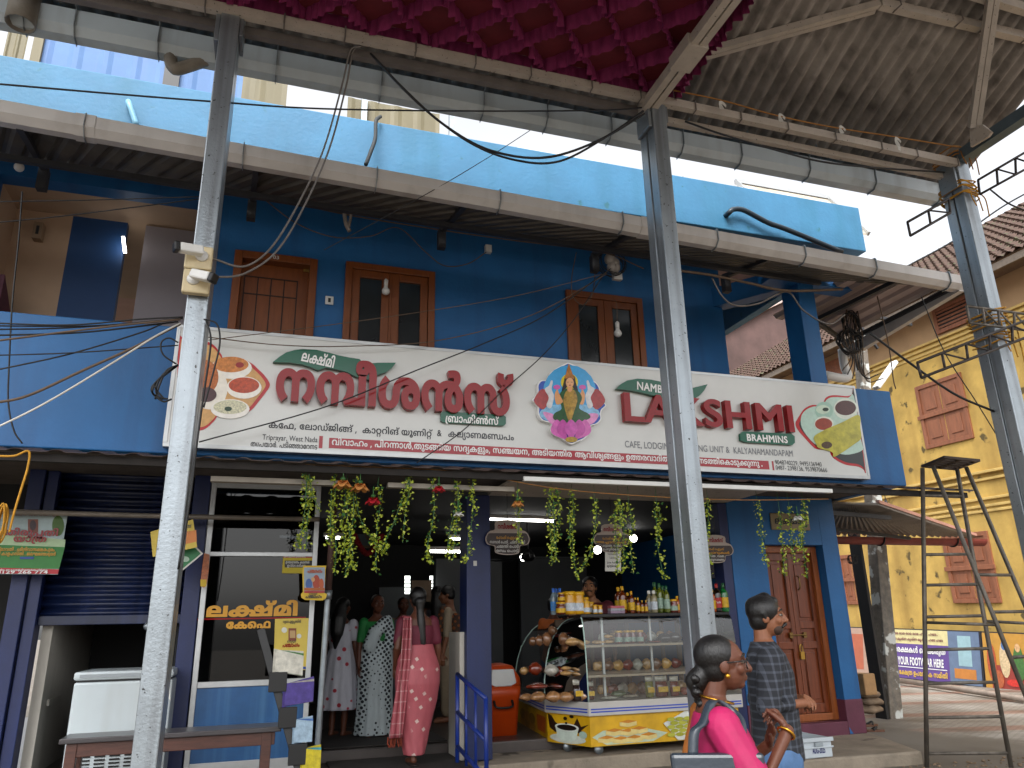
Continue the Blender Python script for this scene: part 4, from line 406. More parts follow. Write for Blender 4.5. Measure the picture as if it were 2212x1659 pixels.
28: (126, [[118,141,0,-139,-116,1,0,27,57,1,-9,-3,3,2,5,14,0,11,0,10,-5,12,-5,1,-6,0,-5,-12,0,-9,0,-2,0,-4,1,-1,-17,-1,-1,2,0,8,0,5,0,20,14,24,14,1,8,0,10,-8,6,-14,3,-14,0,-7,0,-6,-2,-12,-3,-10,-2,-3,-3,7,35,1,0,115]]),
215: (169, [[49,145,9,0,13,-8,11,-12,3,-9,3,-6,3,-14,1,-20,0,-7,0,-65,-85,1,0,65,0,14,2,22,5,18,4,7,5,10,15,10],[40,119,-4,0,-6,-8,-2,-7,-2,-6,-1,-16,0,-11,0,-51,-4,3,7,12,13,26,7,28,0,15,0,6,-1,8,-4,6],[65,95,0,-14,-5,-22,-9,-24,-6,-11,-3,3,3,0,7,2,2,1,22,1,0,39,0,16,-3,20,-7,14,-6,7,1,1,1,-4,3,-14],[118,145,11,0,16,-10,6,-9,4,-6,5,-16,2,-22,0,-15,0,-63,-85,1,0,67,0,10,1,18,3,16,3,7,3,8,10,12,12,8],[109,119,-4,0,-6,-8,-2,-7,-2,-6,-2,-16,0,-15,0,-47,-4,3,8,12,12,26,8,28,0,15,0,6,-2,8,-3,6],[134,95,0,-14,-5,-22,-9,-24,-6,-11,-3,3,3,0,7,2,2,1,22,1,0,39,0,16,-4,20,-6,14,-6,7,0,1,2,-4,3,-14]]),
176: (126, [[118,141,0,-139,-33,1,-5,3,-4,-2,-9,0,-5,1,-60,1,0,27,57,1,-9,-3,3,2,5,14,0,11,0,10,-5,12,-5,1,-6,0,-5,-12,0,-9,0,-2,0,-4,1,-1,-17,-1,-1,2,0,8,0,5,0,20,14,24,14,1,8,0,10,-8,6,-14,3,-14,0,-7,0,-6,-2,-12,-3,-10,-2,-3,-3,7,35,1,0,115],[118,33,0,-101,-70,1,-6,23,22,35,5,6,11,14,6,7,13,-7,-28,-39,-3,-4,-6,-8,-3,-3,1,5,3,2,8,0,5,1,25,1,0,63]]),
57: (158, [[33,91,10,0,12,-14,6,-22,0,-11,0,-8,-2,-12,-1,-5,-2,11,35,1,7,-25,-52,1,-6,15,1,4,3,14,0,9,0,10,-5,14,-6,1,-4,0,-5,-6,-3,-10,0,-7,0,-10,4,-14,2,-3,-13,-13,-5,10,-5,20,0,15,0,14,7,22,13,12],[89,1,0,97,0,6,-1,8,-1,5,0,2,-3,2,-2,1,-3,0,-4,-8,0,-7,0,-4,3,-10,6,-6,6,1,5,1,8,0,11,10,9,18,7,20,3,11,17,1,0,-139],[82,145,6,0,8,-6,3,-3,3,-6,4,-18,0,-15,0,-67,27,1,0,51,0,6,0,8,1,8,0,5,0,-3,-4,-14,-12,-18,-13,-8,-7,1,-8,1,-11,0,-14,12,-6,20,0,15,0,10,5,18,11,12]]),
}
BLUE = mat('blue wall paint', '#125a92', .55, var=.14, sc=1.6, bump=.2, bsc=30, streak=('#123f6e', .55, 5))
LBLUE = mat('lighter blue parapet', '#3a789e', .6, var=.14, sc=2.2, bump=.3, bsc=25, streak=('#286a86', .7, 3.5), spots=('#2f6c7c', 6, .66))  # roof parapet, a lighter blue than the walls
NAVY = mat('navy paint', '#102050', .45, var=.15, sc=4, bump=.1, streak=('#0b1430', .4, 8))
SHUT = mat('shutter paint', '#0b1838', .4, var=.2, sc=5, streak=('#2a3a70', .4, 10))
MAROON = mat('maroon plinth paint', '#5a2a3c', .6, var=.15, sc=5, bump=.2)
BROWNWD = mat('brown painted wood', '#7a421c', .38, var=.14, sc=6, stretch=(6, 6, .8), bump=.1, bsc=20)
DOORWD = mat('varnished teak', '#6e3418', .33, var=.32, sc=5, stretch=(9, 9, .7), bump=.12, bsc=18)
DKGLASS = mat('dark window glass', '#24282a', .2, var=.2, sc=3, spec=.6)
WHITEP = mat('white wall paint', '#b9b4aa', .7, var=.08, sc=3, streak=('#8b8478', .3, 5))
BEIGE = mat('beige wall paint', '#b3987f', .75, var=.08, sc=2)
GREYP = mat('grey wall paint', '#938d92', .75, var=.07, sc=2)
CONC = mat('weathered concrete', '#8a7f70', .85, var=.25, sc=4, bump=.5, bsc=40, spots=('#4a4238', 3, .62))
DCONC = mat('dark concrete', '#4b443e', .85, var=.3, sc=5, bump=.5, bsc=40)
MATT = mat('black rubber mat', '#2a2624', .8, var=.25, sc=9, bump=.6, bsc=120)
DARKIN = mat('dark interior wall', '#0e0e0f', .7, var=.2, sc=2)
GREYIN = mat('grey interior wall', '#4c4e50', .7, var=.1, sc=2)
WHITEPL = mat('white plastic', '#d9d9d6', .35, var=.06, sc=5)
GUTTER = mat('pvc gutter', '#c1bdb9', .4, var=.07, sc=3, streak=('#7b726a', .35, 5))
STEEL = mat('galvanised steel', '#8f979c', .42, .75, var=.2, sc=9, bump=.06)
ALU = mat('aluminium frame', '#b4b6b6', .38, .6, var=.08, sc=8)
BLACK = mat('black plastic', '#0d0d0e', .45, var=.2, sc=8)
CABLE = mat('black cable', '#101012', .55, var=.2, sc=10)
GCABLE = mat('grey cable', '#6f6a66', .55, var=.2, sc=10)
WCABLE = mat('white cable', '#c9c5bd', .5, var=.1, sc=10)
BCABLE = mat('dusty brown cable', '#5c4a3a', .7, var=.25, sc=10)
TUBE = mat('lit tube', (1, .98, .93), emit=5, var=0)
BULBLIT = mat('lit bulb', (1, .97, .9), emit=8, var=0)
ROPE = mat('yellow rope', '#b98524', .8, var=.25, sc=30)
JUTE = mat('jute rope', '#9a6a32', .9, var=.25, sc=40)
def gz(x, y):
    t = min(1, max(0, (y-3.8)/2.2)); t = t*t*(3-2*t); return .27*t
def ground_mat():
    mt = bpy.data.materials.new('road surface'); mt.use_nodes = True; N, L = mt.node_tree.nodes, mt.node_tree.links; b = N['Principled BSDF']; b.inputs['Roughness'].default_value = .8
    t = N.new('ShaderNodeTexCoord'); mp = N.new('ShaderNodeMapping'); mp.inputs['Rotation'].default_value = (0, 0, math.radians(14)); L.new(t.outputs['Object'], mp.inputs['Vector'])
    br = N.new('ShaderNodeTexBrick'); br.inputs['Scale'].default_value = 4.2; br.inputs['Mortar Size'].default_value = .03; br.inputs['Color1'].default_value = (.30, .275, .24, 1); br.inputs['Color2'].default_value = (.37, .345, .31, 1); br.inputs['Mortar'].default_value = (.16, .14, .12, 1); L.new(mp.outputs[0], br.inputs['Vector'])
    sx = N.new('ShaderNodeSeparateXYZ'); L.new(mp.outputs[0], sx.inputs[0])
    md = N.new('ShaderNodeMath'); md.operation = 'PINGPONG'; md.inputs[1].default_value = .75; L.new(sx.outputs['Y'], md.inputs[0])
    gt = N.new('ShaderNodeMath'); gt.operation = 'GREATER_THAN'; gt.inputs[1].default_value = .56; L.new(md.outputs[0], gt.inputs[0])
    rd = N.new('ShaderNodeMix'); rd.data_type = 'RGBA'; rd.blend_type = 'MULTIPLY'; rd.inputs[7].default_value = (.95, .66, .58, 1); L.new(gt.outputs[0], rd.inputs[0]); L.new(br.outputs['Color'], rd.inputs[6])
    ns = N.new('ShaderNodeTexNoise'); ns.inputs['Scale'].default_value = 1.4; ns.inputs['Detail'].default_value = 8; L.new(t.outputs['Object'], ns.inputs['Vector'])
    dr = N.new('ShaderNodeMix'); dr.data_type = 'RGBA'; dr.blend_type = 'MULTIPLY'; dr.inputs[0].default_value = .8
    rp = N.new('ShaderNodeValToRGB'); rp.color_ramp.elements[0].position = .3; rp.color_ramp.elements[0].color = (.6, .55, .5, 1); rp.color_ramp.elements[1].position = .65; L.new(ns.outputs['Fac'], rp.inputs[0]); L.new(rd.outputs[2], dr.inputs[6]); L.new(rp.outputs[0], dr.inputs[7])
    # bare earth and cement near the shops
    sep = N.new('ShaderNodeSeparateXYZ'); L.new(t.outputs['Object'], sep.inputs[0])
    ad = N.new('ShaderNodeMath'); ad.operation = 'MULTIPLY_ADD'; ad.inputs[1].default_value = 1.6; L.new(ns.outputs['Fac'], ad.inputs[0]); L.new(sep.outputs['X'], ad.inputs[2])
    g2 = N.new('ShaderNodeMapRange'); g2.inputs['From Min'].default_value = 8.6; g2.inputs['From Max'].default_value = 9.3; L.new(ad.outputs[0], g2.inputs['Value'])
    er = N.new('ShaderNodeMix'); er.data_type = 'RGBA'; er.inputs[6].default_value = (.17, .15, .125, 1); L.new(g2.outputs[0], er.inputs[0]); L.new(dr.outputs[2], er.inputs[7])
    e2 = N.new('ShaderNodeMix'); e2.data_type = 'RGBA'; e2.blend_type = 'MULTIPLY'; e2.inputs[0].default_value = .7; L.new(er.outputs[2], e2.inputs[6]); L.new(rp.outputs[0], e2.inputs[7])
    L.new(e2.outputs[2], b.inputs['Base Color'])
    bp = N.new('ShaderNodeBump'); bp.inputs['Strength'].default_value = .4; L.new(ns.outputs['Fac'], bp.inputs['Height']); L.new(bp.outputs[0], b.inputs['Normal'])
    return mt
ys = [-60, -20, -5, 0, 2, 3.4]+[3.8+.2*i for i in range(13)]+[8, 10, 14, 20, 30, 60, 300]
xs = [-300, -60, -20, -10, -6, -3, 0, 3, 5, 6, 7, 8, 9, 10, 12, 15, 20, 40, 300]
mb = MB(); mb.sheet([[V((x, y, gz(x, y))) for x in xs] for y in ys]); tag(mb.build('ground', ground_mat(), smooth=True), 'paved street of grey and red blocks with bare earth by the shops', 'ground', kind='structure')
def curbed(name, label, boxes, mt, bevel=.015):
    mb = MB()
    for b in boxes: mb.box(*b)
    return tag(mb.build(name, mt, bevel=bevel), label, 'platform', kind='structure')
curbed('pavement', 'worn concrete platform and step in front of the shops', [(1.95, 4.95, 7.27, 7.9, 0, .40)], CONC)
mb = MB(); mb.prism([(4.55, 6.4, .0), (6.12, 6.33, .0), (6.62, 7.55, .0), (4.55, 7.55, .0)], (0, 0, .385)); tag(mb.build('step', CONC, bevel=.02), 'concrete step before the wooden door', 'step', kind='structure')
curbed('step', 'low landing before the cafe doorway', [(-6, 1.95, 6.9, 8.05, 0, .40)], DCONC)
curbed('floor', 'dark tiled floor inside the cafe', [(-6, 6.9, 8.05, 13.2, 0, .50), (2.0, 6.9, 7.9, 8.05, 0, .50)], mat('dark floor tile', '#4a4340', .35, var=.2, sc=4))
mb = MB(); mb.box(.72, 1.9, 6.95, 8.0, .404, .42); tag(mb.build('door_mat', MATT, bevel=.006), 'black ribbed mat on the landing outside the cafe doorway', 'door mat')
mb = MB(); mb.box(.7, 1.92, 8.12, 9.6, .504, .518); tag(mb.build('door_mat', MATT, bevel=.006), 'long black mat just inside the cafe doorway', 'door mat')
B = thing('cafe_building', 'two storey blue painted cafe building with a balcony, behind the long signboard', 'building', (2, 7.5, .3))
B['kind'] = 'thing'
RX = 6.73
mb = MB(); mb.box(-7, RX, 6.5, 6.64, 5.85, 6.455); mb.box(RX-.14, RX, 6.64, 13, 5.9, 6.455); mb.build('roof_parapet', LBLUE, B, bevel=.01)
mb = MB(); mb.box(-7, RX-.14, 6.64, 13, 6.26, 6.40); mb.build('roof_slab', mat('soffit paint', '#b08f84', .8, var=.1, sc=2), B)
mb = MB(); mb.box(-7, RX+.02, 6.55, 6.67, 2.985, 4.085); mb.box(RX-.10, RX+.02, 6.67, 7.9, 2.985, 4.085); mb.build('balcony_parapet', BLUE, B, bevel=.01)
def soffit_mat():
    mt = mat('ringed ceiling board', '#b3aaa0', .7, var=.1, sc=3); t = mt.node_tree; N, L = t.nodes, t.links; b = N['Principled BSDF']
    tc = N.new('ShaderNodeTexCoord'); vo = N.new('ShaderNodeTexVoronoi'); vo.inputs['Scale'].default_value = 7; L.new(tc.outputs['Object'], vo.inputs['Vector'])
    r = N.new('ShaderNodeValToRGB'); e = r.color_ramp.elements; e[0].position = .30; e[0].color = (0, 0, 0, 1); e[1].position = .36; e[1].color = (0, 0, 0, 1); x = r.color_ramp.elements.new(.33); x.color = (.7, .7, .7, 1)
    L.new(vo.outputs['Distance'], r.inputs[0]); src = b.inputs['Base Color'].links[0].from_socket
    mx = N.new('ShaderNodeMix'); mx.data_type = 'RGBA'; L.new(r.outputs[0], mx.inputs[0]); L.new(src, mx.inputs[6]); mx.inputs[7].default_value = (.12, .10, .10, 1); L.new(mx.outputs[2], b.inputs['Base Color']); return mt
mb = MB(); mb.box(-7, RX-.12, 6.67, 13, 2.99, 3.12); mb.build('balcony_floor', DCONC, B)
mb = MB(); mb.box(2.2, 5.05, 6.5, 7.55, 2.90, 2.93); mb.build('porch_ceiling', soffit_mat(), B)
UW = 7.7
def wall_with_holes(name, mt, parent, y0, y1, x0, x1, z0, z1, holes):
    xs = sorted({x0, x1, *[h[0] for h in holes], *[h[1] for h in holes]}); zs = sorted({z0, z1, *[h[2] for h in holes], *[h[3] for h in holes]}); mb = MB()
    def solid(i, k):
        cx, cz = (xs[i]+xs[i+1])/2, (zs[k]+zs[k+1])/2
        return not any(h[0] < cx < h[1] and h[2] < cz < h[3] for h in holes)
    idx = {}
    def vid(x, y, z):
        k = (x, y, z)
        if k not in idx: idx[k] = len(mb.v); mb.v.append(V(k))
        return idx[k]
    nx, nz = len(xs)-1, len(zs)-1
    def F(*p): mb.f.append([vid(*a) for a in p]); mb.mi.append(0)
    for i in range(nx):
        for k in range(nz):
            if not solid(i, k): continue
            a, b, c, d = xs[i], xs[i+1], zs[k], zs[k+1]
            F((a, y0, c), (b, y0, c), (b, y0, d), (a, y0, d)); F((b, y1, c), (a, y1, c), (a, y1, d), (b, y1, d))
            if i == 0 or not solid(i-1, k): F((a, y1, c), (a, y0, c), (a, y0, d), (a, y1, d))
            if i == nx-1 or not solid(i+1, k): F((b, y0, c), (b, y1, c), (b, y1, d), (b, y0, d))
            if k == 0 or not solid(i, k-1): F((a, y1, c), (b, y1, c), (b, y0, c), (a, y0, c))
            if k == nz-1 or not solid(i, k+1): F((a, y0, d), (b, y0, d), (b, y1, d), (a, y1, d))
    return mb.build(name, mt, parent)
wall_with_holes('upper_wall', BLUE, B, UW, UW+.2, -7, 5.43, 3.12, 6.26, [(-2.78, -.72, 3.12, 5.97), (-.51, .34, 3.12, 5.44), (.64, 1.64, 3.9, 5.46), (3.24, 4.26, 3.9, 5.44)])
mb = MB(); mb.box(5.23, 5.43, UW+.2, 12.5, 3.12, 6.26); mb.build('side_wall', BLUE, B)
mb = MB(); mb.box(5.80, 6.03, 6.7, 7.0, 4.0, 5.42); mb.build('column', BLUE, B, bevel=.008)
mb = MB(); mb.bar((5.33, 7.85, 5.6), (5.93, 6.72, 5.52), .2, .26); mb.box(5.4, 6.6, 6.68, 6.9, 5.4, 5.66); mb.build('beam', BLUE, B, bevel=.008)
mb = MB(); mb.box(-2.9, -2.78, UW+.2, 8.4, 3.12, 6.0); mb.box(-2.78, PY(142, 560, 8.4).x, 8.4, 8.5, 3.12, 6.0); mb.build('bay_wall', BEIGE, B)
mb = MB(); mb.box(-2.9, -.5, UW+.2, 10.6, 5.97, 6.05); mb.build('bay_ceiling', BEIGE, B)
mb = MB(); bl, br_, gl_ = PY(142, 560, 8.4).x, PY(264, 560, 8.4).x, PY(305, 560, 8.35).x
mb = MB(); mb.box(bl, br_, 8.4, 8.5, 3.12, 5.97); mb.build('bay_wall', mat('dark blue paint', '#123c6c', .6, var=.1, sc=2), B)
mb = MB(); mb.box(gl_, -.6, 8.35, 8.45, 3.12, 5.94); mb.box(-.72, -.6, UW+.2, 8.35, 3.12, 5.97); mb.build('bay_wall', GREYP, B)
mb = MB(); mb.box(-1.62, -1.1, 10.5, 10.6, 3.12, 5.97); mb.build('bay_wall', DARKIN, B)
mb = MB(); mb.prism([(-2.7, UW+.25, 3.5), (-2.7, 9.4, 3.5), (-2.7, 9.4, 3.9), (-2.7, UW+.25, 5.0)], (.08, 0, 0)); mb.build('stair_stringer', MAROON, B)
mb = MB(); a = PY(266, 512, 8.3); mb.bar(a, PY(270, 546, 8.3), .03, .03); lt = mb.build('strip_lamp', TUBE); tag(lt, 'lit strip lamp far inside the upstairs bay', 'lamp')
def frame(mb, x0, x1, z0, z1, y0, y1, w, bottom=True):
    mb.box(x0, x0+w, y0, y1, z0, z1); mb.box(x1-w, x1, y0, y1, z0, z1); mb.box(x0+w, x1-w, y0, y1, z1-w, z1)
    if bottom: mb.box(x0+w, x1-w, y0, y1, z0, z0+w)
dr = MB(); dr.box(-.43, .26, UW+.10, UW+.14, 3.13, 5.36)
d = dr.build('door', BROWNWD, B)
mb = MB(); frame(mb, -.51, .34, 3.12, 5.44, UW-.03, UW+.16, .08, False); mb.build('frame', BROWNWD, d, bevel=.006)
mb = MB()
for k in range(5): x = -.40+.135*k; mb.box(x, x+.012, UW+.093, UW+.101, 3.3, 5.2)
for z in (3.9, 4.55, 5.0, 5.2): mb.box(-.40, .152, UW+.092, UW+.102, z, z+.012)
mb.build('panel_groove', mat('dark groove', '#2a1309', .6), d)
mb = MB(); p = PY(*q(1, 1, 412, 650), UW+.08); p2 = PY(*q(1, 1, 478, 692), UW+.08); mb.box(p.x, p2.x, UW+.085, UW+.095, p2.z, p.z); mb.build('brass_plate', mat('brass', '#a88a4a', .35, .6), d)
p = PY(*q(1, 1, 146, 576), UW-.032); write('number', WHITEPL, d, (p.x, UW-.031, p.z), (1, 0, 0), (0, 0, 1), width=.062, height=.04, latin='03', bold=.03)
def window(x0, x1, zt, label):
    mb = MB(); frame(mb, x0, x1, 3.9, zt, UW-.035, UW+.12, .075); w = mb.build('window', BROWNWD, B, bevel=.005); w['label'] = label
    mid = (x0+x1)/2; sw = (x1-x0)/2-.075
    for s in (0, 1):
        a = x0+.078 if s == 0 else mid+.012; b = mid-.012 if s == 0 else x1-.078
        mb = MB(); frame(mb, a, b, 3.98, zt-.078, UW-.012, UW+.03, .085); sash = mb.build('sash', BROWNWD, w, bevel=.005)
        mb = MB(); mb.box(a+.08, b-.08, UW+.012, UW+.022, 4.05, zt-.155); mb.build('pane', DKGLASS, w)
    mb = MB(); mb.box(mid-.011, mid+.011, UW-.02, UW+.03, 3.98, zt-.08); mb.build('mullion', BROWNWD, w)
window(.64, 1.64, 5.46, 'two leaf brown window beside the numbered door'); window(3.24, 4.26, 5.44, 'two leaf brown window behind the hanging bulb')
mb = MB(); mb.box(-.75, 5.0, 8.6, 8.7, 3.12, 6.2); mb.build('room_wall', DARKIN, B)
GY = 7.5
mb = MB(); mb.box(5.04, 5.50, GY, GY+.2, .385, 2.99); mb.box(6.30, 6.53, GY, GY+.2, .385, 2.99); mb.box(5.50, 6.30, GY, GY+.2, 2.43, 2.99); mb.box(6.34, 6.53, GY+.2, 13, .3, 2.99); mb.build('ground_wall', BLUE, B, bevel=.006)
mb = MB(); mb.box(5.035, 5.505, GY-.006, GY+.15, .386, .74); mb.box(6.295, 6.537, GY-.006, GY+.25, .386, .74); mb.box(5.505, 6.295, GY-.006, GY+.2, .386, .52); mb.build('plinth', MAROON, B, bevel=.008)
def dvar(s): return s
dd = MB()
Y0 = GY+.17
dd.box(5.585, 6.225, Y0+.02, Y0+.05, .53, 2.36)
d = dd.build('door', DOORWD, B)
mb = MB(); frame(mb, 5.505, 6.295, .525, 2.425, Y0-.05, Y0+.08, .075); mb.build('frame', mat('door frame wood', '#8a4a20', .4, var=.25, sc=5, stretch=(8, 8, .7)), d, bevel=.006)
for s, (a, b) in enumerate(((5.585, 5.903), (5.907, 6.225))):
    mb = MB()
    for (c0, c1, e0, e1) in ((a, a+.06, .6, 2.36), (b-.06, b, .6, 2.36), (a+.06, b-.06, .6, .70), (a+.06, b-.06, 1.28, 1.36), (a+.06, b-.06, 1.50, 1.58), (a+.06, b-.06, 2.26, 2.36)): mb.box(c0, c1, Y0-.004, Y0+.03, e0, e1)
    for (e0, e1) in ((.70, 1.28), (1.58, 2.26)): mb.box(a+.09, b-.09, Y0+.008, Y0+.03, e0+.04, e1-.04)
    mb.build('leaf_panel', DOORWD, d, bevel=.006)
mb = MB(); mb.tube([(5.80, Y0-.02, 1.43), (6.02, Y0-.02, 1.43)], .008, 8); mb.box(5.99, 6.03, Y0-.02, Y0, 1.40, 1.46); mb.box(5.80, 5.84, Y0-.02, Y0, 1.40, 1.46); mb.build('bolt', mat('old brass', '#7d6238', .4, .8), d)
mb = MB(); mb.tube(smooth_path([(6.0, Y0-.012, 1.93), (6.0, Y0-.05, 1.96), (6.0, Y0-.05, 2.06), (6.0, Y0-.012, 2.09)]), .008, 8); mb.build('handle', mat('old brass', '#7d6238', .4, .8), d)
mb = MB(); mb.box(5.90, 5.95, Y0-.04, Y0-.01, 1.17, 1.25); mb.tube(smooth_path([(5.907, Y0-.025, 1.25), (5.907, Y0-.025, 1.30), (5.925, Y0-.025, 1.33), (5.943, Y0-.025, 1.30), (5.943, Y0-.025, 1.25)]), .006, 8)
tag(mb.build('padlock', mat('brass padlock', '#a8843c', .3, .8), bevel=.004), 'brass padlock on the wooden door of the blue wall', 'padlock')
mb = MB(); mb.box(4.92, 5.035, GY-.0, GY+.2, .4, 2.89); mb.build('post', NAVY, B, bevel=.008)
for pb3 in ((1.95, 2.20, GY-.03, GY+.25, .41, 2.89), (-.64, -.50, GY-.02, GY+.2, .41, 2.99)): mb = MB(); mb.box(*pb3); mb.build('post', NAVY, B, bevel=.008)
mb = MB(); mb.box(1.90, 1.948, GY+.05, GY+.5, .41, 1.55); mb.build('tiled_post', WHITEP, B, bevel=.004)
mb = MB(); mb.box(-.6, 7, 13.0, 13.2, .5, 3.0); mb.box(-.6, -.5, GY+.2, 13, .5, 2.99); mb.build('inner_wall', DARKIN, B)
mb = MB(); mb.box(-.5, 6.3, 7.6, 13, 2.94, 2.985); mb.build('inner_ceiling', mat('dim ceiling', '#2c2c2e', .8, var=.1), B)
for (x0, x1, y, z0, z1) in ((1.75, 2.3, 12.0, .5, 2.2), (2.55, 3.6, 11.6, .5, 2.6), (4.1, 5.3, 12.2, .5, 2.7)):
    mb = MB(); mb.box(x0, x1, y, y+.1, z0, z1); mb.build('inner_panel', GREYIN, B)
SX0, SX1 = -1.76, -.64
sh = MB(); z = 1.74; prof = []
while z < 2.95:
    for k in range(6): a = k/6; prof.append((GY+.12+.018*math.cos(2*PI*a), z+a*.075))
    z += .075
sh.sheet([[V((x, y, zz)) for (y, zz) in prof] for x in (SX0, SX1)])
s_ = sh.build('rolling_shutter', SHUT, smooth=True, solid=.004); tag(s_, 'navy rolling shutter half raised above the white freezer', 'shutter')
mb = MB(); mb.box(SX0, SX1, GY+.09, GY+.13, 1.68, 1.76); mb.build('bottom_rail', SHUT, s_, bevel=.006)
mb = MB(); mb.ball((-.90, GY+.05, 1.66), .035, n=14, m=8); mb.build('lock_knob', STEEL, s_, smooth=True)
mb = MB(); mb.box(-1.98, -1.86, GY-.02, GY+.2, .3, 2.99); mb.build('post', NAVY, B, bevel=.006); mb = MB(); mb.box(-1.85, SX0, GY+.02, GY+.2, .3, 2.99); mb.build('post', NAVY, B, bevel=.006)
mb = MB(); mb.box(-1.74, -1.66, GY+.2, 9.6, .4, 2.99); mb.build('inner_wall', WHITEP, B)
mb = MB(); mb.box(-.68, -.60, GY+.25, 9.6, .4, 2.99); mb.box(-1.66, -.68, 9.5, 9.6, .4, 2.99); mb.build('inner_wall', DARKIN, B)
mb = MB(); mb.box(-7, -2.0, 8.3, 8.4, .3, 2.99); mb.build('inner_wall', mat('shade black wall', '#101010', .8), B)  # near-black colour stands for the darkness of the gap between buildings
mb = MB(); mb.bar((-1.655, 7.9, 1.05), (-1.655, 8.35, 1.05), .02, .05); tag(mb.build('wall_bracket', WHITEP), 'pale ledge on the white wall left of the freezer', 'ledge')
YS = 6.46
SIGNW = mat('white acrylic sign face', '#c9cac6', .22, var=.04, sc=3, spec=.7)
SRED = mat('glossy red letters', '#8c0810', .14, var=.05, spec=.28)
SGREEN = mat('glossy green plate', '#0a5a42', .18, var=.04, spec=.4)
SREDP = mat('red print', '#a01828', .3, var=.05); SWHITE = mat('white print', '#e4e4e2', .35, var=.03); SBLACK = mat('black print', '#15161c', .35, var=.05); SSHEEN = mat('sheen print', '#74767a', .35, var=.05)  # the last one is black lettering with reflection sheen put into its colour
SG = thing('signboard', 'long white cafe signboard with red raised letters fixed along the balcony', 'signboard', (2.68, 6.5, 3.03))
mb = MB(); mb.box(-.80, 6.15, YS, YS+.05, 3.05, 4.05); mb.build('panel', SIGNW, SG)
mb = MB(); mb.box(-.82, 6.17, YS-.006, YS+.07, 3.02, 3.055); mb.box(-.82, 6.17, YS-.006, YS+.07, 4.045, 4.075); mb.box(-.82, -.79, YS-.006, YS+.07, 3.055, 4.045); mb.box(6.145, 6.17, YS-.006, YS+.07, 3.055, 4.045); mb.build('frame', ALU, SG, bevel=.003)
def SP(u, v, dy=0): p = PY(u, v, YS-dy); return p
PCOUNT = [0]
def plate(name, pts, mt, parent, y=YS, d=.002, off=0):       # flat shape from picture points lying on the plane Y = y, d thick, standing off it
    PCOUNT[0] += 1; off += .00002*(PCOUNT[0] % 40); P = [PY(u, v, y) for u, v in pts]; P = [V((p.x, y-off-d, p.z)) for p in P]
    a = sum(P[i].x*P[(i+1) % len(P)].z-P[(i+1) % len(P)].x*P[i].z for i in range(len(P)))
    if a < 0: P.reverse()
    mb = MB(); mb.prism(P, (0, d, 0)); return mb.build(name, mt, parent)
def curve2(pts, k=5):
    n = len(pts); o = []
    for i in range(n):
        a, b, c, d = pts[i-1], pts[i], pts[(i+1) % n], pts[(i+2) % n]
        for j in range(k):
            t = j/k; o.append(tuple(.5*(2*b[m]+(c[m]-a[m])*t+(2*a[m]-5*b[m]+4*c[m]-d[m])*t*t+(3*b[m]-a[m]-3*c[m]+d[m])*t**3) for m in (0, 1)))
    return o
def ell(cx, cy, rx, ry, n=24, rot=0):
    o = []
    for i in range(n):
        a = 2*PI*i/n; x, y = rx*math.cos(a), ry*math.sin(a); o.append((cx+x*math.cos(rot)-y*math.sin(rot), cy+x*math.sin(rot)+y*math.cos(rot)))
    return o
def line_on_sign(name, mt, u0, v0, u1, xpx, y=YS, parent=SG, **k):
    """writing that starts at pixel (u0, v0), runs level to pixel column u1, letters xpx pixels tall at the start"""
    a = PY(u0, v0, y); up_ = PY(u0, v0-xpx, y); b = PY(u1, v0+(u1-u0)*.055, y)
    return write(name, mt, parent, V((a.x, y-.001, a.z)), (1, 0, 0), (0, 0, 1), width=b.x-a.x, height=up_.z-a.z, **k)
LEAF = [q(1, 1, x, y) for x, y in ((145, 1484), (200, 1440), (260, 1402), (330, 1382), (400, 1373), (520, 1380), (620, 1402), (700, 1425), (800, 1445), (887, 1458), (930, 1500), (1045, 1490), (1120, 1490), (1202, 1489), (1170, 1530), (1120, 1570), (1045, 1595), (980, 1640), (860, 1610), (790, 1575), (715, 1552), (600, 1532), (535, 1555), (480, 1532), (400, 1505), (300, 1490))]
l = plate('leaf_emblem', LEAF, SGREEN, SG, d=.05)
a = PY(*q(1, 1, 388, 1458), YS-.052); b = PY(*q(1, 1, 668, 1520), YS-.052); ex = (b-a); ex.y = 0; ln = ex.length; ex.normalize(); ez = V((-ex.z, 0, ex.x))
write('leaf_word', SWHITE, l, a, ex, ez, width=ln, height=.075, key='leaf', bold=.01)
line_on_sign('title_letters', SRED, 593, 866, 1106, 63, key='title', bold=.026, depth=.07)
g = plate('green_plate', [q(1, 2, x, y) for x, y in ((1590, 262), (1605, 246), (1640, 246), (2130, 276), (2150, 292), (2150, 350), (2135, 366), (2110, 368), (1610, 340), (1590, 325))], SGREEN, SG, d=.035)
a = PY(*q(1, 2, 1637, 326), YS-.037); b = PY(*q(1, 2, 2100, 342), YS-.037); write('plate_word', SWHITE, g, V((a.x, YS-.036, a.z)), (1, 0, 0), (0, 0, 1), width=b.x-a.x, height=.056, key='brah', bold=.006)
line_on_sign('services_line', SBLACK, 580, 924, 934, 11.5, key='cafe', bold=.002)
line_on_sign('services_line', SBLACK, 944, 942, 954, 14, latin='&', bold=.02)
line_on_sign('services_line', mat('half sheen print', '#3c3d42', .35), 968, 943.5, 1110, 11.5, key='kaly', bold=.002)  # black lettering, partly greyed to paint in the reflection sheen
line_on_sign('address_line', SBLACK, 566.5, 949.5, 685.5, 12, latin='Triprayar, West Nada', bold=.012)
line_on_sign('address_line', SBLACK, 541, 964.5, 685, 9.5, key='trip')
def sbar(pts, mt): return plate('red_band', pts, mt, SG, d=.0015)
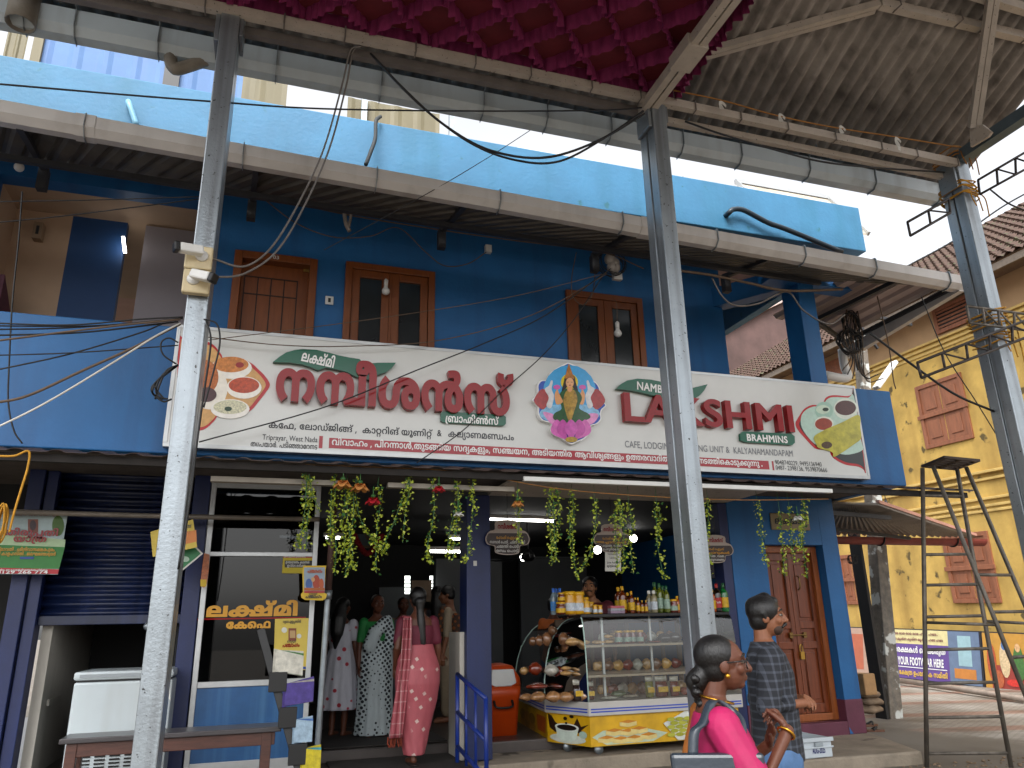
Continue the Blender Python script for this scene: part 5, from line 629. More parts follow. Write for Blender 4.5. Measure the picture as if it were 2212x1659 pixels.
RB0, RB1 = PY(710, 967.8, YS), PY(710, 945.6, YS); xr = PY(1661, 1005, YS).x
mb = MB(); mb.box(RB0.x, xr, YS-.002, YS+.001, RB0.z, RB1.z); mb.build('red_band', SREDP, SG)
for (u0, u1, dz) in ((689, 697, .012), (1667.5, 1671, .0)):
    a, b = PY(u0, 955 if u0 < 1000 else 1002, YS), PY(u1, 955 if u0 < 1000 else 1002, YS); mb = MB(); mb.box(a.x, b.x, YS-.002, YS+.001, RB0.z-.005, RB1.z+dz); mb.build('red_bar', SREDP, SG)
a = RB0.z+.028; p0 = PY(717, 956, YS).x; p1 = PY(1235, 984, YS).x; p2 = PY(1242, 984, YS).x; p3 = PY(1646, 1003, YS).x
write('band_words', SWHITE, SG, (p0, YS-.002, a), (1, 0, 0), (0, 0, 1), width=p1-p0, height=.046, key='redA', bold=.003, depth=.0015)
write('band_words', SWHITE, SG, (p2, YS-.002, a), (1, 0, 0), (0, 0, 1), width=p3-p2, height=.046, key='redB', bold=.003, depth=.0015)
line_on_sign('services_line', SSHEEN, 1350, 966, 1713, 14.5, latin='CAFE, LODGING, CATERING UNIT &  KALYANAMANDAPAM', bold=.02)
line_on_sign('phone_line', SBLACK, 1674.5, 1003, 1775, 10, latin='9048740229, 9495136940'); line_on_sign('phone_line', SBLACK, 1676, 1014.5, 1787, 10, latin='0487- 2398136, 9539870666')
LF2 = [(1327, 843), (1336, 833), (1350, 825), (1372, 821), (1400, 823), (1430, 829), (1462, 838), (1490, 841), (1523, 833), (1516, 846), (1506, 857), (1492, 866), (1470, 872), (1440, 867), (1415, 860), (1390, 853), (1362, 847)]
l2 = plate('leaf_emblem', LF2, SGREEN, SG, d=.05)
a = PY(1376, 840.5, YS-.052); b = PY(1497, 860, YS-.052); ex = (b-a); ex.y = 0; ln = ex.length; ex.normalize(); ez = V((-ex.z, 0, ex.x)); write('leaf_word', SWHITE, l2, a, ex, ez, width=ln, height=.083, latin='NAMBEESANS', bold=.04)
line_on_sign('title_letters', SRED, 1344, 911, 1708, 61, latin='LAKSHMI', bold=.03, depth=.07)
g = plate('green_plate', [(1595, 939), (1600, 934), (1610, 934), (1705, 938.5), (1712, 944), (1712.5, 958), (1707, 963), (1607, 957), (1596, 953)], SGREEN, SG, d=.035)
a = PY(1614, 951.5, YS-.037); b = PY(1702, 957, YS-.037); write('plate_word', SWHITE, g, V((a.x, YS-.036, a.z)), (1, 0, 0), (0, 0, 1), width=b.x-a.x, height=.072, latin='BRAHMINS', bold=.045)
P_ = lambda n, c, r=.3, v=.1, s=20: mat('print '+n, c, r, var=v, sc=s)
lob = curve2([(440, 736), (462, 746), (478, 766), (482, 773), (500, 772), (522, 774), (545, 786), (557, 797), (572, 812), (583, 831), (574, 848), (560, 866), (545, 884), (528, 894), (502, 892), (476, 894), (462, 910), (447, 924), (432, 930), (400, 932), (385, 925), (385, 740), (400, 733)])
fp = plate('food_picture', lob, P_('red edge', '#b3141c'), SG, d=.003)
def inset(pts, k, c=None):
    cx = c[0] if c else sum(p[0] for p in pts)/len(pts); cy = c[1] if c else sum(p[1] for p in pts)/len(pts); return [(cx+(x-cx)*k, cy+(y-cy)*k) for x, y in pts]
plate('table_print', inset(lob, .93, (455, 832)), P_('wood table', '#c99a5c', v=.2), fp, d=.002, off=.003)
def disc(nm, cx, cy, rx, ry, c, lvl, v=.1, s=20, mt=None, pa=None): return plate(nm, ell(cx, cy, rx, ry), mt or P_(nm+c, c, v=v, s=s), pa or fp, d=.001, off=.0055+.0012*lvl)
disc('bowl_print', 500, 795, 44, 24, '#e8e4dc', 0); disc('stew_print', 499, 788, 38, 17, '#c47a38', 1, .35, 30); disc('pepper_print', 518, 789, 9, 6, '#8f1418', 2)
disc('bowl_print', 452, 838, 40, 47, '#e8e2d6', 0); disc('fritter_print', 440, 815, 32, 38, '#b0622c', 1, .45, 45); disc('fritter_print', 446, 853, 22, 16, '#4a2a30', 2, .4, 40)
disc('bowl_print', 527, 838, 38, 24, '#efeae0', 3); disc('chutney_print', 527, 833, 33, 17, '#b0421c', 4, .4, 45)
disc('bowl_print', 497, 884, 42, 21, '#eae6de', 3); disc('rice_print', 497, 880, 36, 15, '#c9c6a8', 4, .45, 60); disc('herb_print', 493, 884, 8, 5, '#1d3b26', 5)
R_ = lambda x, y: q(3, 2, x, y)
lobr = curve2([R_(*p) for p in ((748, 62), (725, 92), (680, 105), (600, 98), (540, 100), (500, 118), (482, 150), (470, 186), (430, 184), (380, 182), (335, 200), (300, 230), (255, 300), (236, 345), (260, 400), (320, 470), (400, 552), (460, 568), (524, 568), (548, 620), (600, 665), (680, 700), (780, 715), (830, 745), (845, 770))], 4)
edge = [R_(845, 770), R_(748, 62)]
lobr = [p for p in lobr if p[0] <= R_(846, 0)[0]]
fr_ = plate('food_picture', lobr, P_('red edge', '#b3141c'), SG, d=.003)
lob2 = inset(lobr, .93, R_(690, 400))
plate('table_print', lob2, P_('dark table', '#23282a'), fr_, d=.002, off=.003)
def dr_(nm, x, y, rx, ry, c, lvl, v=.1, s=20, rot=0): return plate(nm, ell(*R_(x, y), rx/4, ry/4, rot=rot), P_(nm+c, c, v=v, s=s), fr_, d=.001, off=.0055+.0012*lvl)
pl = [R_(*p) for p in ((300, 250), (340, 215), (400, 195), (470, 200), (500, 140), (560, 115), (690, 120), (740, 110), (800, 480), (815, 570), (700, 610), (600, 600), (530, 560), (420, 530), (350, 470), (290, 380), (280, 300))]
plate('plate_print', curve2(pl, 3), P_('mint plate', '#b4cfc2'), fr_, d=.001, off=.0055)
dr_('bowl_print', 480, 230, 78, 75, '#9cc0b0', 1); dr_('chutney_print', 470, 222, 60, 38, '#c3d6c2', 2); dr_('herb_print', 492, 222, 26, 16, '#12301f', 3)
dr_('bowl_print', 668, 215, 104, 90, '#d5dccf', 1); dr_('sambar_print', 665, 208, 90, 64, '#4a2018', 2, .3, 40)
dr_('bowl_print', 478, 345, 84, 64, '#d9dfd2', 2); dr_('soup_print', 475, 348, 74, 52, '#93361d', 3, .25, 30)
dosa = curve2([R_(*p) for p in ((390, 458), (480, 400), (640, 330), (778, 270), (790, 380), (798, 470), (740, 520), (640, 590), (560, 632), (545, 590), (430, 555), (410, 520))], 4)
plate('dosa_print', dosa, P_('dosa', '#b3ab38', v=.35, s=14), fr_, d=.001, off=.012); dr_('filling_print', 500, 530, 46, 30, '#4b3312', 7, .5, 50)
M_ = lambda x, y: q(2, 2, x, y)
med = curve2([M_(*p) for p in ((470, -170), (520, -150), (570, -120), (625, -75), (640, -20), (700, -8), (740, 45), (745, 115), (770, 165), (797, 197), (760, 235), (750, 275), (752, 320), (715, 358), (665, 375), (663, 430), (600, 490), (540, 515), (500, 532), (460, 515), (400, 475), (340, 440), (318, 400), (322, 352), (245, 325), (210, 270), (210, 210), (185, 175), (160, 150), (195, 110), (205, 70), (205, 20), (235, -18), (300, -20), (305, -70), (350, -110), (400, -140), (440, -160))], 4)
MD = plate('medallion', med, SWHITE, SG, d=.05)
def mp(nm, pts, c, lvl, v=.08, s=20, cv=True): return plate(nm, curve2([M_(*p) for p in pts], 4) if cv else [M_(*p) for p in pts], P_('medal '+nm+c, c, .25, v, s), MD, d=.001, off=.05+.001*lvl)
def me_(nm, x, y, rx, ry, c, lvl, v=.08, rot=0, s=30): return plate(nm, ell(*M_(x, y), rx/4, ry/4, 20, rot), P_('medal '+nm+c, c, .25, v, s), MD, d=.001, off=.05+.001*lvl)
plate('sky_print', inset(med, .965, M_(480, 180)), P_('medal sky', '#1146a8', .25, .1, 6), MD, d=.001, off=.05)
me_('glow_print', 480, 90, 230, 240, '#3f9fd8', 1); me_('water_print', 480, 270, 260, 90, '#7db4d8', 2, .3)
me_('halo_print', 478, 0, 74, 74, '#d9c21a', 3)
for sx in (1, -1):
    X = lambda x: 480+sx*(x-480)
    mp('elephant_cloth', [(X(175), 150), (X(235), 60), (X(290), 80), (X(310), 150), (X(260), 230), (X(210), 210)], '#9c2c2c', 3, .3)
    mp('elephant_print', [(X(265), 60), (X(300), 30), (X(320), -15), (X(335), -5), (X(325), 60), (X(345), 120), (X(320), 220), (X(280), 200), (X(300), 130)], '#cfd0d2', 4, .15)
    me_('lotus_print', X(370), 42, 30, 20, '#cc5fae', 5)
    mp('arm_print', [(X(372), 60), (X(350), 110), (X(365), 190), (X(420), 170), (X(400), 120), (X(385), 90)], '#d99a62', 6)
mp('petal_print', [(250, 260), (330, 270), (420, 330), (540, 330), (640, 270), (725, 275), (690, 345), (600, 380), (480, 400), (340, 370)], '#d98bc0', 3, .2)
mp('sari_print', [(430, 60), (530, 60), (585, 130), (560, 220), (640, 270), (650, 310), (540, 345), (420, 345), (340, 315), (350, 265), (410, 225), (385, 130)], '#174b1c', 6, .35)
mp('gold_print', [(455, 70), (520, 70), (545, 150), (520, 240), (490, 330), (470, 330), (440, 240), (425, 150)], '#a8842c', 7, .6)
mp('hair_print', [(430, -5), (440, -50), (480, -70), (520, -50), (530, -5), (550, 70), (520, 60), (480, 20), (440, 60), (412, 70)], '#16100f', 7)
me_('face_print', 480, 5, 34, 44, '#e0a878', 8); me_('cheek_print', 480, 60, 22, 22, '#d99a68', 8)
mp('crown_print', [(440, -30), (448, -80), (462, -130), (472, -158), (482, -130), (500, -80), (516, -30), (480, -42)], '#b0702a', 9, .5)
for (x, w, c) in ((370, 52, '#cc5fae'), (610, 52, '#cc5fae'), (420, 52, '#b9479c'), (560, 52, '#b9479c'), (490, 55, '#c455aa')):
    mp('petal_print', [(x, 320), (x+w, 390), (x+w*.6, 450), (490+(x-490)*.3, 492), (x-w*.6, 450), (x-w, 390)], c, 8 if c != '#c455aa' else 10, .25)
me_('seed_print', 492, 492, 52, 24, '#a98a2a', 11, .5)
for (x, y) in ((463, 0), (497, 0)): me_('eye_print', x, y, 6, 3, '#15110f', 10)
me_('lip_print', 480, 26, 9, 4, '#a02020', 10)
def corr(mb, a, b, c, d, pitch, amp, trap=False, rows=2, th=0):
    """corrugated sheet between low edge a-b and high edge c-d"""
    a, b, c, d = V(a), V(b), V(c), V(d); L = (b-a).length; n = max(2, int(L/pitch))*6; nrm = (b-a).cross(c-a).normalized()
    if nrm.z < 0: nrm = -nrm
    g = []
    for j in range(rows):
        t = j/(rows-1); p, r = a.lerp(c, t), b.lerp(d, t); row = []
        for i in range(n+1):
            f = (i*pitch/6/ L)*1.0; k = i % 6
            w = (1 if k in (0, 5) else 0 if k in (2, 3) else .5)-.5 if trap else .5*math.cos(2*PI*k/6)
            if trap: w = .5 if k in (0, 1) else -.5
            row.append(p.lerp(r, min(1, i/n))+nrm*w*2*amp)
        g.append(row)
    return mb.sheet(g)
UA = thing('upper_awning', 'metal sheet awning with a long pale gutter below the blue roof parapet', 'awning', (2, 6.3, 5.4))
SHEETU = mat('weathered steel sheet', '#5c5750', .55, .3, var=.25, sc=2, streak=('#3a332c', .5, 6))
GA, GB = PY(0, 262, 6.0), PY(2083, 628, 6.0); gd = (GB-GA).normalized(); GA2 = GA-gd*2.0
mb = MB(); corr(mb, GA2+V((0, .08, .10)), GB+V((-.0, .08, .10)), V((-4.2, 6.78, 5.66)), V((5.95, 6.78, 5.50)), .2, .016, True)
mb.build('sheet', SHEETU, UA); mb = MB(); corr(mb, (6.3, 6.3, 5.42), (7.5, 6.12, 5.36), (6.3, 7.85, 5.5), (7.5, 7.85, 5.34), .2, .016, True); mb.build('sheet', mat('lit steel sheet', '#b09c94', .6, .1, var=.15, sc=2), UA)  # second sheet is a lighter copy, with daylight coming through put into its colour
GP = [(0, 0), (-.055, .055), (-.05, .165), (-.035, .165), (-.04, .06), (0, .015), (.06, .015), (.06, .15), (.075, .15), (.075, 0)]
mb = MB(); mb.loft([[GA2+V((0, y, z)) for y, z in GP], [GB+V((0, y, z)) for y, z in GP]]); mb.build('gutter', GUTTER, UA)
GC, GD = V((7.55, 6.0, GB.z-.01)), PX(1838, 775, 7.55)
mb = MB(); mb.loft([[GC+V((-y, 0, z)) for y, z in GP], [V((7.55, GD.y, GD.z))+V((-y, 0, z)) for y, z in GP]]); mb.build('gutter', GUTTER, UA)
for u in (182, 524, 812, 1078, 1342, 1546, 1735, 1888, 2047):
    t = (u-0)/2083; c = PY(u, 262+(628-262)*t, 6.0); t2 = (c.x-GA.x)/(GB.x-GA.x); c = GA.lerp(GB, t2); mb = MB()
    w = .014; pr = [(.08, -.004), (0, -.004), (-.06, .055), (-.056, .17), (-.0, .18)]
    for (y0, z0), (y1, z1) in zip(pr, pr[1:]): mb.bar(c+V((0, y0, z0)), c+V((0, y1, z1)), w*2, .006, up=(1, 0, 0))
    mb.build('clip', STEEL, UA)
for u0 in (160, 1365):
    t2 = (PY(u0, 290, 6).x-GA.x)/(GB.x-GA.x); c = GA.lerp(GB, t2); mb = MB(); mb.loft([[c+V((k, y*1.12, z*1.06-.006)) for y, z in GP] for k in (0, .15)]); mb.build('gutter_joint', GUTTER, UA)
mb = MB(); mb.bar((-4, 6.55, 5.50), (6.0, 6.55, 5.36), .05, .05); mb.build('purlin', mat('dark purlin', '#2b2c30', .6, var=.3), UA)
mb = MB(); mb.bar((7.46, 6.1, 5.26), (7.46, 7.8, 5.24), .05, .05); mb.build('purlin', MATS['dark purlin'], UA)
mb = MB(); mb.bar((6.7, 6.1, 5.28), (6.7, 7.8, 5.36), .05, .05); mb.build('purlin', MATS['dark purlin'], UA)
for x, zz in ((-2.1, 5.52), (-.3, 5.5), (1.6, 5.46), (3.35, 5.42), (5.05, 5.38)):
    mb = MB(); mb.bar((x, 6.06, zz-.04), (x-.05, 7.0, zz+.14), .05, .05); mb.box(x-.09, x-.01, 6.92, 7.0, zz-.08, zz+.12); mb.build('strut', MATS['dark purlin'], UA)
mb = MB(); mb.bar((5.9, 6.9, 5.2), (7.45, 7.8, 5.2), .05, .05); mb.bar((6.3, 7.3, 5.2), (6.95, 7.75, 5.15), .05, .05); mb.build('strut', MATS['dark purlin'], UA)
LA = thing('lower_awning', 'low rusty sheet awning running below the signboard over the shop fronts', 'awning', (2, 6.2, 2.85))
RUST = mat('rusty red sheet', '#43332e', .65, var=.3, sc=4, streak=('#2a1c18', .6, 9))
mb = MB(); corr(mb, (-4, 6.02, 2.855), (7.1, 6.02, 2.855), (-4, 6.54, 2.97), (7.1, 6.54, 2.97), .25, .008, True); mb.build('sheet', RUST, LA, solid=.003)
mb = MB(); mb.bar((-4, 6.10, 2.815), (7.05, 6.10, 2.815), .05, .055); mb.build('purlin', mat('sooty timber', '#1d1815', .8, var=.4, sc=8), LA)
for (a, b) in ((-.42, .62), (.95, 2.05)):
    mb = MB(); mb.box(a, b, 6.20, 6.27, 2.71, 2.75); mb.build('batten', mat('dusty white batten', '#8d8579', .6, var=.2), LA)
mb = MB(); a, b = PY(1132, 1033, 6.05), PY(1800, 1066, 6.05); mb.box(a.x, b.x, 6.05, 6.10, a.z-.022, a.z+.018); tag(mb.build('tube_channel', WHITEPL, bevel=.004), 'long white lamp channel fixed under the lower awning edge', 'lamp channel')
mb = MB(); mb.tube([PY(0, 1105, 7.2), PY(360, 1115, 7.2), PY(690, 1122, 7.2)], .022, 10); tag(mb.build('rail', mat('grey pipe', '#7d756c', .5, .2, var=.25), smooth=True), 'grey horizontal pipe across the shutter and glass shop front', 'pipe')
PILL = mat('silver painted steel pillar', '#979fa5', .32, .6, var=.14, sc=2.5, bump=.18, bsc=55, spots=('#33302e', 42, .67), streak=('#4f4a46', .6, 11))
CP = 5.0
def pillar(x0, x1, d, lab, h=6.12):
    t = thing('pillar', lab, 'pillar', ((x0+x1)/2, CP+d/2, 0), 'steel pillars of the street canopy')
    mb = MB(); w = x1-x0; f = .03
    mb.box(x0, x1, CP, CP+d/2-.008, 0, h); mb.box(x0, x1, CP+d/2+.008, CP+d, 0, h); mb.box(x0+.012, x1-.012, CP+d/2-.008, CP+d/2+.008, 0, h); mb.build('shaft', PILL, t, bevel=.008)
    mb = MB(); mb.box(x0-.05, x1+.05, CP-.05, CP+d+.05, 0, .04); mb.build('base_plate', PILL, t, bevel=.004)
    mb = MB(); mb.box(x0-.035, x0-.003, CP+.02, CP+d-.02, h-.30, h+.04); mb.box(x1+.003, x1+.03, CP+.02, CP+d-.02, h-.22, h+.04); mb.build('bracket', PILL, t, bevel=.004)
    return t
pillar(-.60, -.465, .27, 'silver steel pillar carrying two white cameras'); pillar(3.03, 3.17, .26, 'silver steel pillar in front of the letters on the signboard'); pillar(6.58, 6.74, .24, 'silver steel pillar tied with yellow rope beside the street')
CN = thing('street_canopy', 'corrugated sheet canopy over the street on steel trusses', 'canopy', (3, 3, 6.2))
ASB = mat('sooty asbestos sheet', '#918b85', .85, var=.42, sc=2.5, bump=.3, bsc=30, streak=('#2c2620', .75, 5))
SL = .47; EY, EZ = 5.82, 6.36
def CZ(y): return EZ+SL*(EY-y)
mb = MB(); X0 = -4.0; X1 = 7.45
corr(mb, (X0, EY, CZ(EY)), (X1, EY, CZ(EY)), (X0, 3.3, CZ(3.3)), (X1, 3.3, CZ(3.3)), .146, .034); corr(mb, (X0, 3.5, CZ(3.5)+.035), (X1, 3.5, CZ(3.5)+.035), (X0, 1.6, CZ(1.6)+.035), (X1, 1.6, CZ(1.6)+.035), .146, .034)
mb.build('sheet', ASB, CN, solid=.006, smooth=True)
mb = MB(); corr(mb, (X0, -1.6, CZ(EY)+.4), (X1, -1.6, CZ(EY)+.4), (X0, 1.6, CZ(1.6)+.035), (X1, 1.6, CZ(1.6)+.035), .146, .027); mb.build('sheet', ASB, CN, smooth=True)
CW = mat('cream painted purlin', '#b3aaa0', .55, var=.15, sc=5, spots=('#4b453e', 45, .66)); CD = mat('dim steel beam', '#7a7470', .5, .3, var=.2)
mb = MB(); mb.box(X0, 6.6, 4.98, 5.04, 6.06, 6.14); mb.build('purlin', CW, CN)
mb = MB(); mb.box(X0, 3.03, 5.12, 5.18, 6.02, 6.09); mb.build('beam', CD, CN)
mb = MB(); mb.box(3.17, 6.58, 5.15, 5.20, 6.01, 6.07); mb.build('beam', CW, CN)
for yy in (3.95, 2.6):
    mb = MB(); mb.box(X0, X1, yy, yy+.07, CZ(yy)-.13, CZ(yy)-.035); mb.build('purlin', CW, CN)
GM = mat('canopy gutter pvc', '#b9c4ca', .35, var=.07, sc=2, streak=('#6b6660', .4, 4))  # bluish tint paints in the reflected parapet and sky
GA3, GB3 = V((X0, 5.66, 6.13)), V((7.12, 5.66, 6.10)); GQ = [(0, 0), (-.05, .06), (-.055, .21), (-.045, .21), (-.04, .065), (0, .012), (.09, .012), (.10, .20), (.115, .20), (.10, 0)]
mb = MB(); mb.loft([[GA3+V((0, y, z)) for y, z in GQ], [GB3+V((0, y, z)) for y, z in GQ]]); mb.build('gutter', GM, CN)
for u in (50, 160, 341, 597, 824, 1045, 1182, 1320, 1475, 1601, 1748, 1890, 2030):
    t2 = (PY(u, 30+u*.19, 5.62).x-GA3.x)/(GB3.x-GA3.x); c = GA3.lerp(GB3, t2); mb = MB(); pr = [(.10, -.004), (0, -.004), (-.055, .055), (-.06, .215), (-.2, .26)]
    for (y0, z0), (y1, z1) in zip(pr, pr[1:]): mb.bar(c+V((0, y0, z0)), c+V((0, y1, z1)), .03, .006, up=(1, 0, 0))
    mb.build('gutter_strap', STEEL, CN)
mb = MB(); mb.box(2.955, 3.015, 1.2, 5.15, 6.00, 6.09); mb.box(3.03, 3.09, 1.2, 5.15, 6.00, 6.09); mb.build('tie_beam', CW, CN)
mb = MB(); mb.box(2.93, 3.115, 4.2, 4.5, 5.985, 6.10); mb.build('splice_plate', CW, CN)
mb = MB(); mb.box(6.60, 6.72, 1.2, 5.2, 6.12, 6.24); mb.build('tie_beam', mat('blue grey steel', '#5c6d78', .4, .4, var=.15), CN)
g = [PX(*q(3, 0, x, y), 6.52) for x, y in ((1760, 1090), (1850, 1075), (1930, 1140), (1900, 1180), (1750, 1270), (1742, 1120))]; mb = MB(); mb.prism(g, (.03, 0, 0)); mb.build('gusset_plate', CW, CN)
def onroof(u, v, off=.06): d = ray(u, v); t = (EZ-off+SL*EY-CAMZ)/(d.z+SL*d.y); return CAM+d*t
a, b = PX(2098, 275, 6.5), onroof(2141, -22, .1)
mb = MB(); mb.bar(a, b, .05, .07); mb.bar(a+V((.075, 0, 0)), b+V((.075, 0, 0)), .05, .07); mb.build('strut', CW, CN)
a, b, c = onroof(1500, 118), onroof(1900, 8), onroof(2260, 92)
mb = MB(); mb.bar(a, b, .05, .07); mb.bar(a+V((0, .07, -.0)), b+V((0, .07, 0)), .05, .07); mb.build('brace', CW, CN)
mb = MB(); mb.bar(b, c+(c-b)*.2, .07, .09); mb.build('purlin', CW, CN)
for u, v in ((1935, 8), (2068, 40), (2118, 55), (2212, 75)):
    p = onroof(u, v, .06); mb = MB(); mb.tube([p+V((0, -.05, .05)), p+V((0, -.055, -.06)), p+V((0, .05, -.06))], .008, 6); mb.build('hook_bolt', CD, CN)
for k in range(16):
    x = -1.2+k*.52+random.uniform(-.05, .05)
    if abs(x-3.1) < .12: continue
    p = V((x, 5.0, 6.06)); mb = MB(); mb.tube([p+V((.01, .05, .12)), p+V((0, -.028, .09)), p+V((0, -.028, -.005)), p+V((0, .05, -.01))], .006, 6); mb.build('hook_bolt', CD, CN)
CLOTH = mat('magenta satin', '#8c3565', .42, var=.3, sc=14, spec=.6, stretch=(1, 1, .35)); CLOTHR = mat('maroon cloth', '#6e222c', .7, var=.2, sc=6)
FC = thing('cloth_ceiling', 'magenta frilled cloth ceiling hung beneath the canopy', 'cloth ceiling', (1.5, 3.5, 6.2))
cx0, cx1, cy0, cy1, cz = -1.6, 3.27, 1.6, 5.0, 6.27
mb = MB(); mb.box(cx0, cx1, cy0, cy1, cz, cz+.01); mb.build('backing', CLOTHR, FC)
def frill(mb, a, b, drop=.15):
    a, b = V(a), V(b); L = (b-a).length; n = int(L/.011); d = (b-a).normalized(); s = V((-d.y, d.x, 0)); ph = random.random()*6; rows = 4; g = [[] for _ in range(rows)]; ph2 = 0
    for i in range(n+1):
        t = i/n; ph2 += .9+.3*math.sin(i*.13+ph); w = math.sin(ph2*.9); w2 = math.sin(i*.21+ph)
        for r in range(rows):
            k = r/(rows-1); g[r].append(a.lerp(b, t)+s*(w*(.004+.013*k)+w2*.008*k)-V((0, 0, drop*k*(1+.10*w2+.05*w))))
    mb.sheet(g)
mb = MB(); sp = .50
for sgn in (1, -1):
    k = -20
    while k < 20:
        c = k*sp; pts = []
        # line x - sgn*y = c clipped to the rectangle
        for x in (cx0, cx1):
            y = (x-c)*sgn
            if cy0 <= y <= cy1: pts.append((x, y))
        for y in (cy0, cy1):
            x = c+sgn*y
            if cx0 < x < cx1: pts.append((x, y))
        if len(pts) >= 2: frill(mb, (*pts[0], cz), (*pts[1], cz))
        k += 1
mb.build('grid_frill', CLOTH, FC, smooth=True)
mb = MB(); frill(mb, (cx0, cy1, cz), (cx1, cy1, cz), .15); frill(mb, (cx1, cy1, cz), (cx1, cy0, cz), .15); mb.build('edge_frill', CLOTH, FC, smooth=True)
BP = PZ(*q(3, 3, 1970, 965), .27)
ET = ray(620, 1314).normalized(); EH = V((ET.x, ET.y, 0)).normalized(); EN = V((EH.y, -EH.x, 0))       # along the wall (away), into the wall
if EN.x < 0: EN = -EN
WO = BP+EN*.18
def WS(u, v, n=0):                                # picture point on the wall -> (s along, h up)
    p = PP(u, v, WO+EN*n, EN)-WO; s = p.dot(EH)/ET.dot(EH); return s, p.z-ET.z*s
def WP(s, h, n=0): return WO+ET*s+V((0, 0, h))+EN*n
def wbox(mb, s0, s1, h0, h1, n0, n1): return mb.hexa([WP(s0, h0, n0), WP(s1, h0, n0), WP(s1, h0, n1), WP(s0, h0, n1)], [WP(s0, h1, n0), WP(s1, h1, n0), WP(s1, h1, n1), WP(s0, h1, n1)])
YEL = mat('yellow lime wash', '#bd9c52', .85, var=.28, sc=1.3, bump=.35, bsc=14, spots=('#5a4c2c', 3.2, .63), streak=('#8a6a34', .7, 2.2))
YELT = mat('beige lime wash', '#b08f6a', .85, var=.12, sc=1.2, bump=.2, bsc=14, streak=('#7a5a40', .35, 2))
YMOLD = mat('pale moulding', '#c4a662', .8, var=.18, sc=4, bump=.2)
BBAND = mat('black tar band', '#26262a', .6, var=.3, sc=4)
SHUTB = mat('brown shutters', '#8a553a', .6, var=.22, sc=5, bump=.2, stretch=(3, 3, .6))
YB = thing('yellow_building', 'old yellow building with a tiled roof and brown shutters across the lane', 'building', tuple(WO))
hb = WS(1838, 1362)[1]; h1 = WS(2191, 1071)[1]; h2 = WS(2175, 1005)[1]
ht = WS(2200, 690)[1]
_, hc = WS(*q(3, 1, 2212, 960)); he = WS(2154, 573, -.55)[1]
print('yellow', hb, h1, h2, hc, he)
mb = MB(); wbox(mb, -9, 22, -1.2, hc, 0, .3); mb.build('wall', YEL, YB)
mb = MB(); wbox(mb, -9, 22, hc, he+.5, 0.03, .3); mb.build('upper_wall', YELT, YB)
mb = MB(); wbox(mb, -9, 22, hb-.22, hb, -.06, 0); wbox(mb, -9, 22, hb-.5, hb-.25, -.10, -.0); wbox(mb, -9, 22, -1, hb-.5, -.035, 0); mb.build('base_band', BBAND, YB, bevel=.01)
for hh, pr in ((h1, .05), (h1-.14, .035), (h1-.24, .03), (h2-.08, .09), (h2-.22, .05), (hc-.05, .06), (hc-.16, .045), (hc-.26, .03)):
    mb = MB(); wbox(mb, -9, 22, hh, hh+.055, -pr, 0); mb.build('moulding', YMOLD, YB, bevel=.01)
def wwin(corners, kind, label=None):
    ss = [WS(*c) for c in corners]; s0, s1 = min(x[0] for x in ss), max(x[0] for x in ss); a, b = min(x[1] for x in ss), max(x[1] for x in ss)
    sl = sum(x[0] for x in (ss[0], ss[3]))/2; sr = sum(x[0] for x in (ss[1], ss[2]))/2; tp = (ss[0][1]+ss[1][1])/2; bt = (ss[2][1]+ss[3][1])/2
    s0, s1 = min(sl, sr), max(sl, sr); a, b = bt, tp
    mb = MB(); w = .09
    for (x0, x1, y0, y1) in ((s0, s0+w, a, b), (s1-w, s1, a, b), (s0+w, s1-w, a, a+w), (s0+w, s1-w, b-w, b)): wbox(mb, x0, x1, y0, y1, -.04, .02)
    f = mb.build('window', SHUTB, YB, bevel=.008)
    if label: f['label'] = label
    if kind == 'vent':
        mb = MB(); wbox(mb, s0+w, s1-w, a+w, b-w, -.004, .01); mb.build('pane', BLACK, f)
        for k in range(5): h = a+w+(b-a-2*w)*(k+.5)/5; mb = MB(); wbox(mb, s0+w, s1-w, h-.02, h+.025, -.03, -.008); mb.build('slat', SHUTB, f)
    else:
        mid = (s0+s1)/2; hm = (a+b)/2
        for (x0, x1) in ((s0+w, mid-.01), (mid+.01, s1-w)):
            mb = MB()
            for (y0, y1) in ((a+w, hm-.015), (hm+.015, b-w)):
                wbox(mb, x0, x1, y0, y1, -.012, .01); e = .11
                wbox(mb, x0+e, x1-e, y0+e, y1-e, -.03, -.012)
            mb.build('shutter', SHUTB, f, bevel=.012)
        mb = MB(); wbox(mb, s0-.05, s1+.05, hm-.05, hm+.04, -.06, -.04); mb.build('crossbar', SHUTB, f, bevel=.006)
T = lambda i, j, *ps: [q(i, j, *p) for p in ps]
wwin(T(3, 2, (1272, 10), (1680, -85), (1775, 460), (1375, 575)), 'shut', 'upper shutter window with a crossbar')
wwin(T(3, 1, (1425, 1010), (1740, 885), (1790, 1105), (1460, 1235)), 'vent'); wwin(T(3, 1, (470, 1500), (640, 1420), (650, 1560), (490, 1640)), 'vent')
wwin(T(3, 2, (1510, 1330), (1900, 1245), (2020, 1890), (1610, 1895)), 'shut'); wwin(T(3, 2, (610, 1480), (810, 1470), (870, 1905), (680, 1905)), 'shut')
TILE = mat('clay roof tiles', '#4a372d', .85, var=.45, sc=9, bump=.4, bsc=40, spots=('#4b4a34', 5, .6))
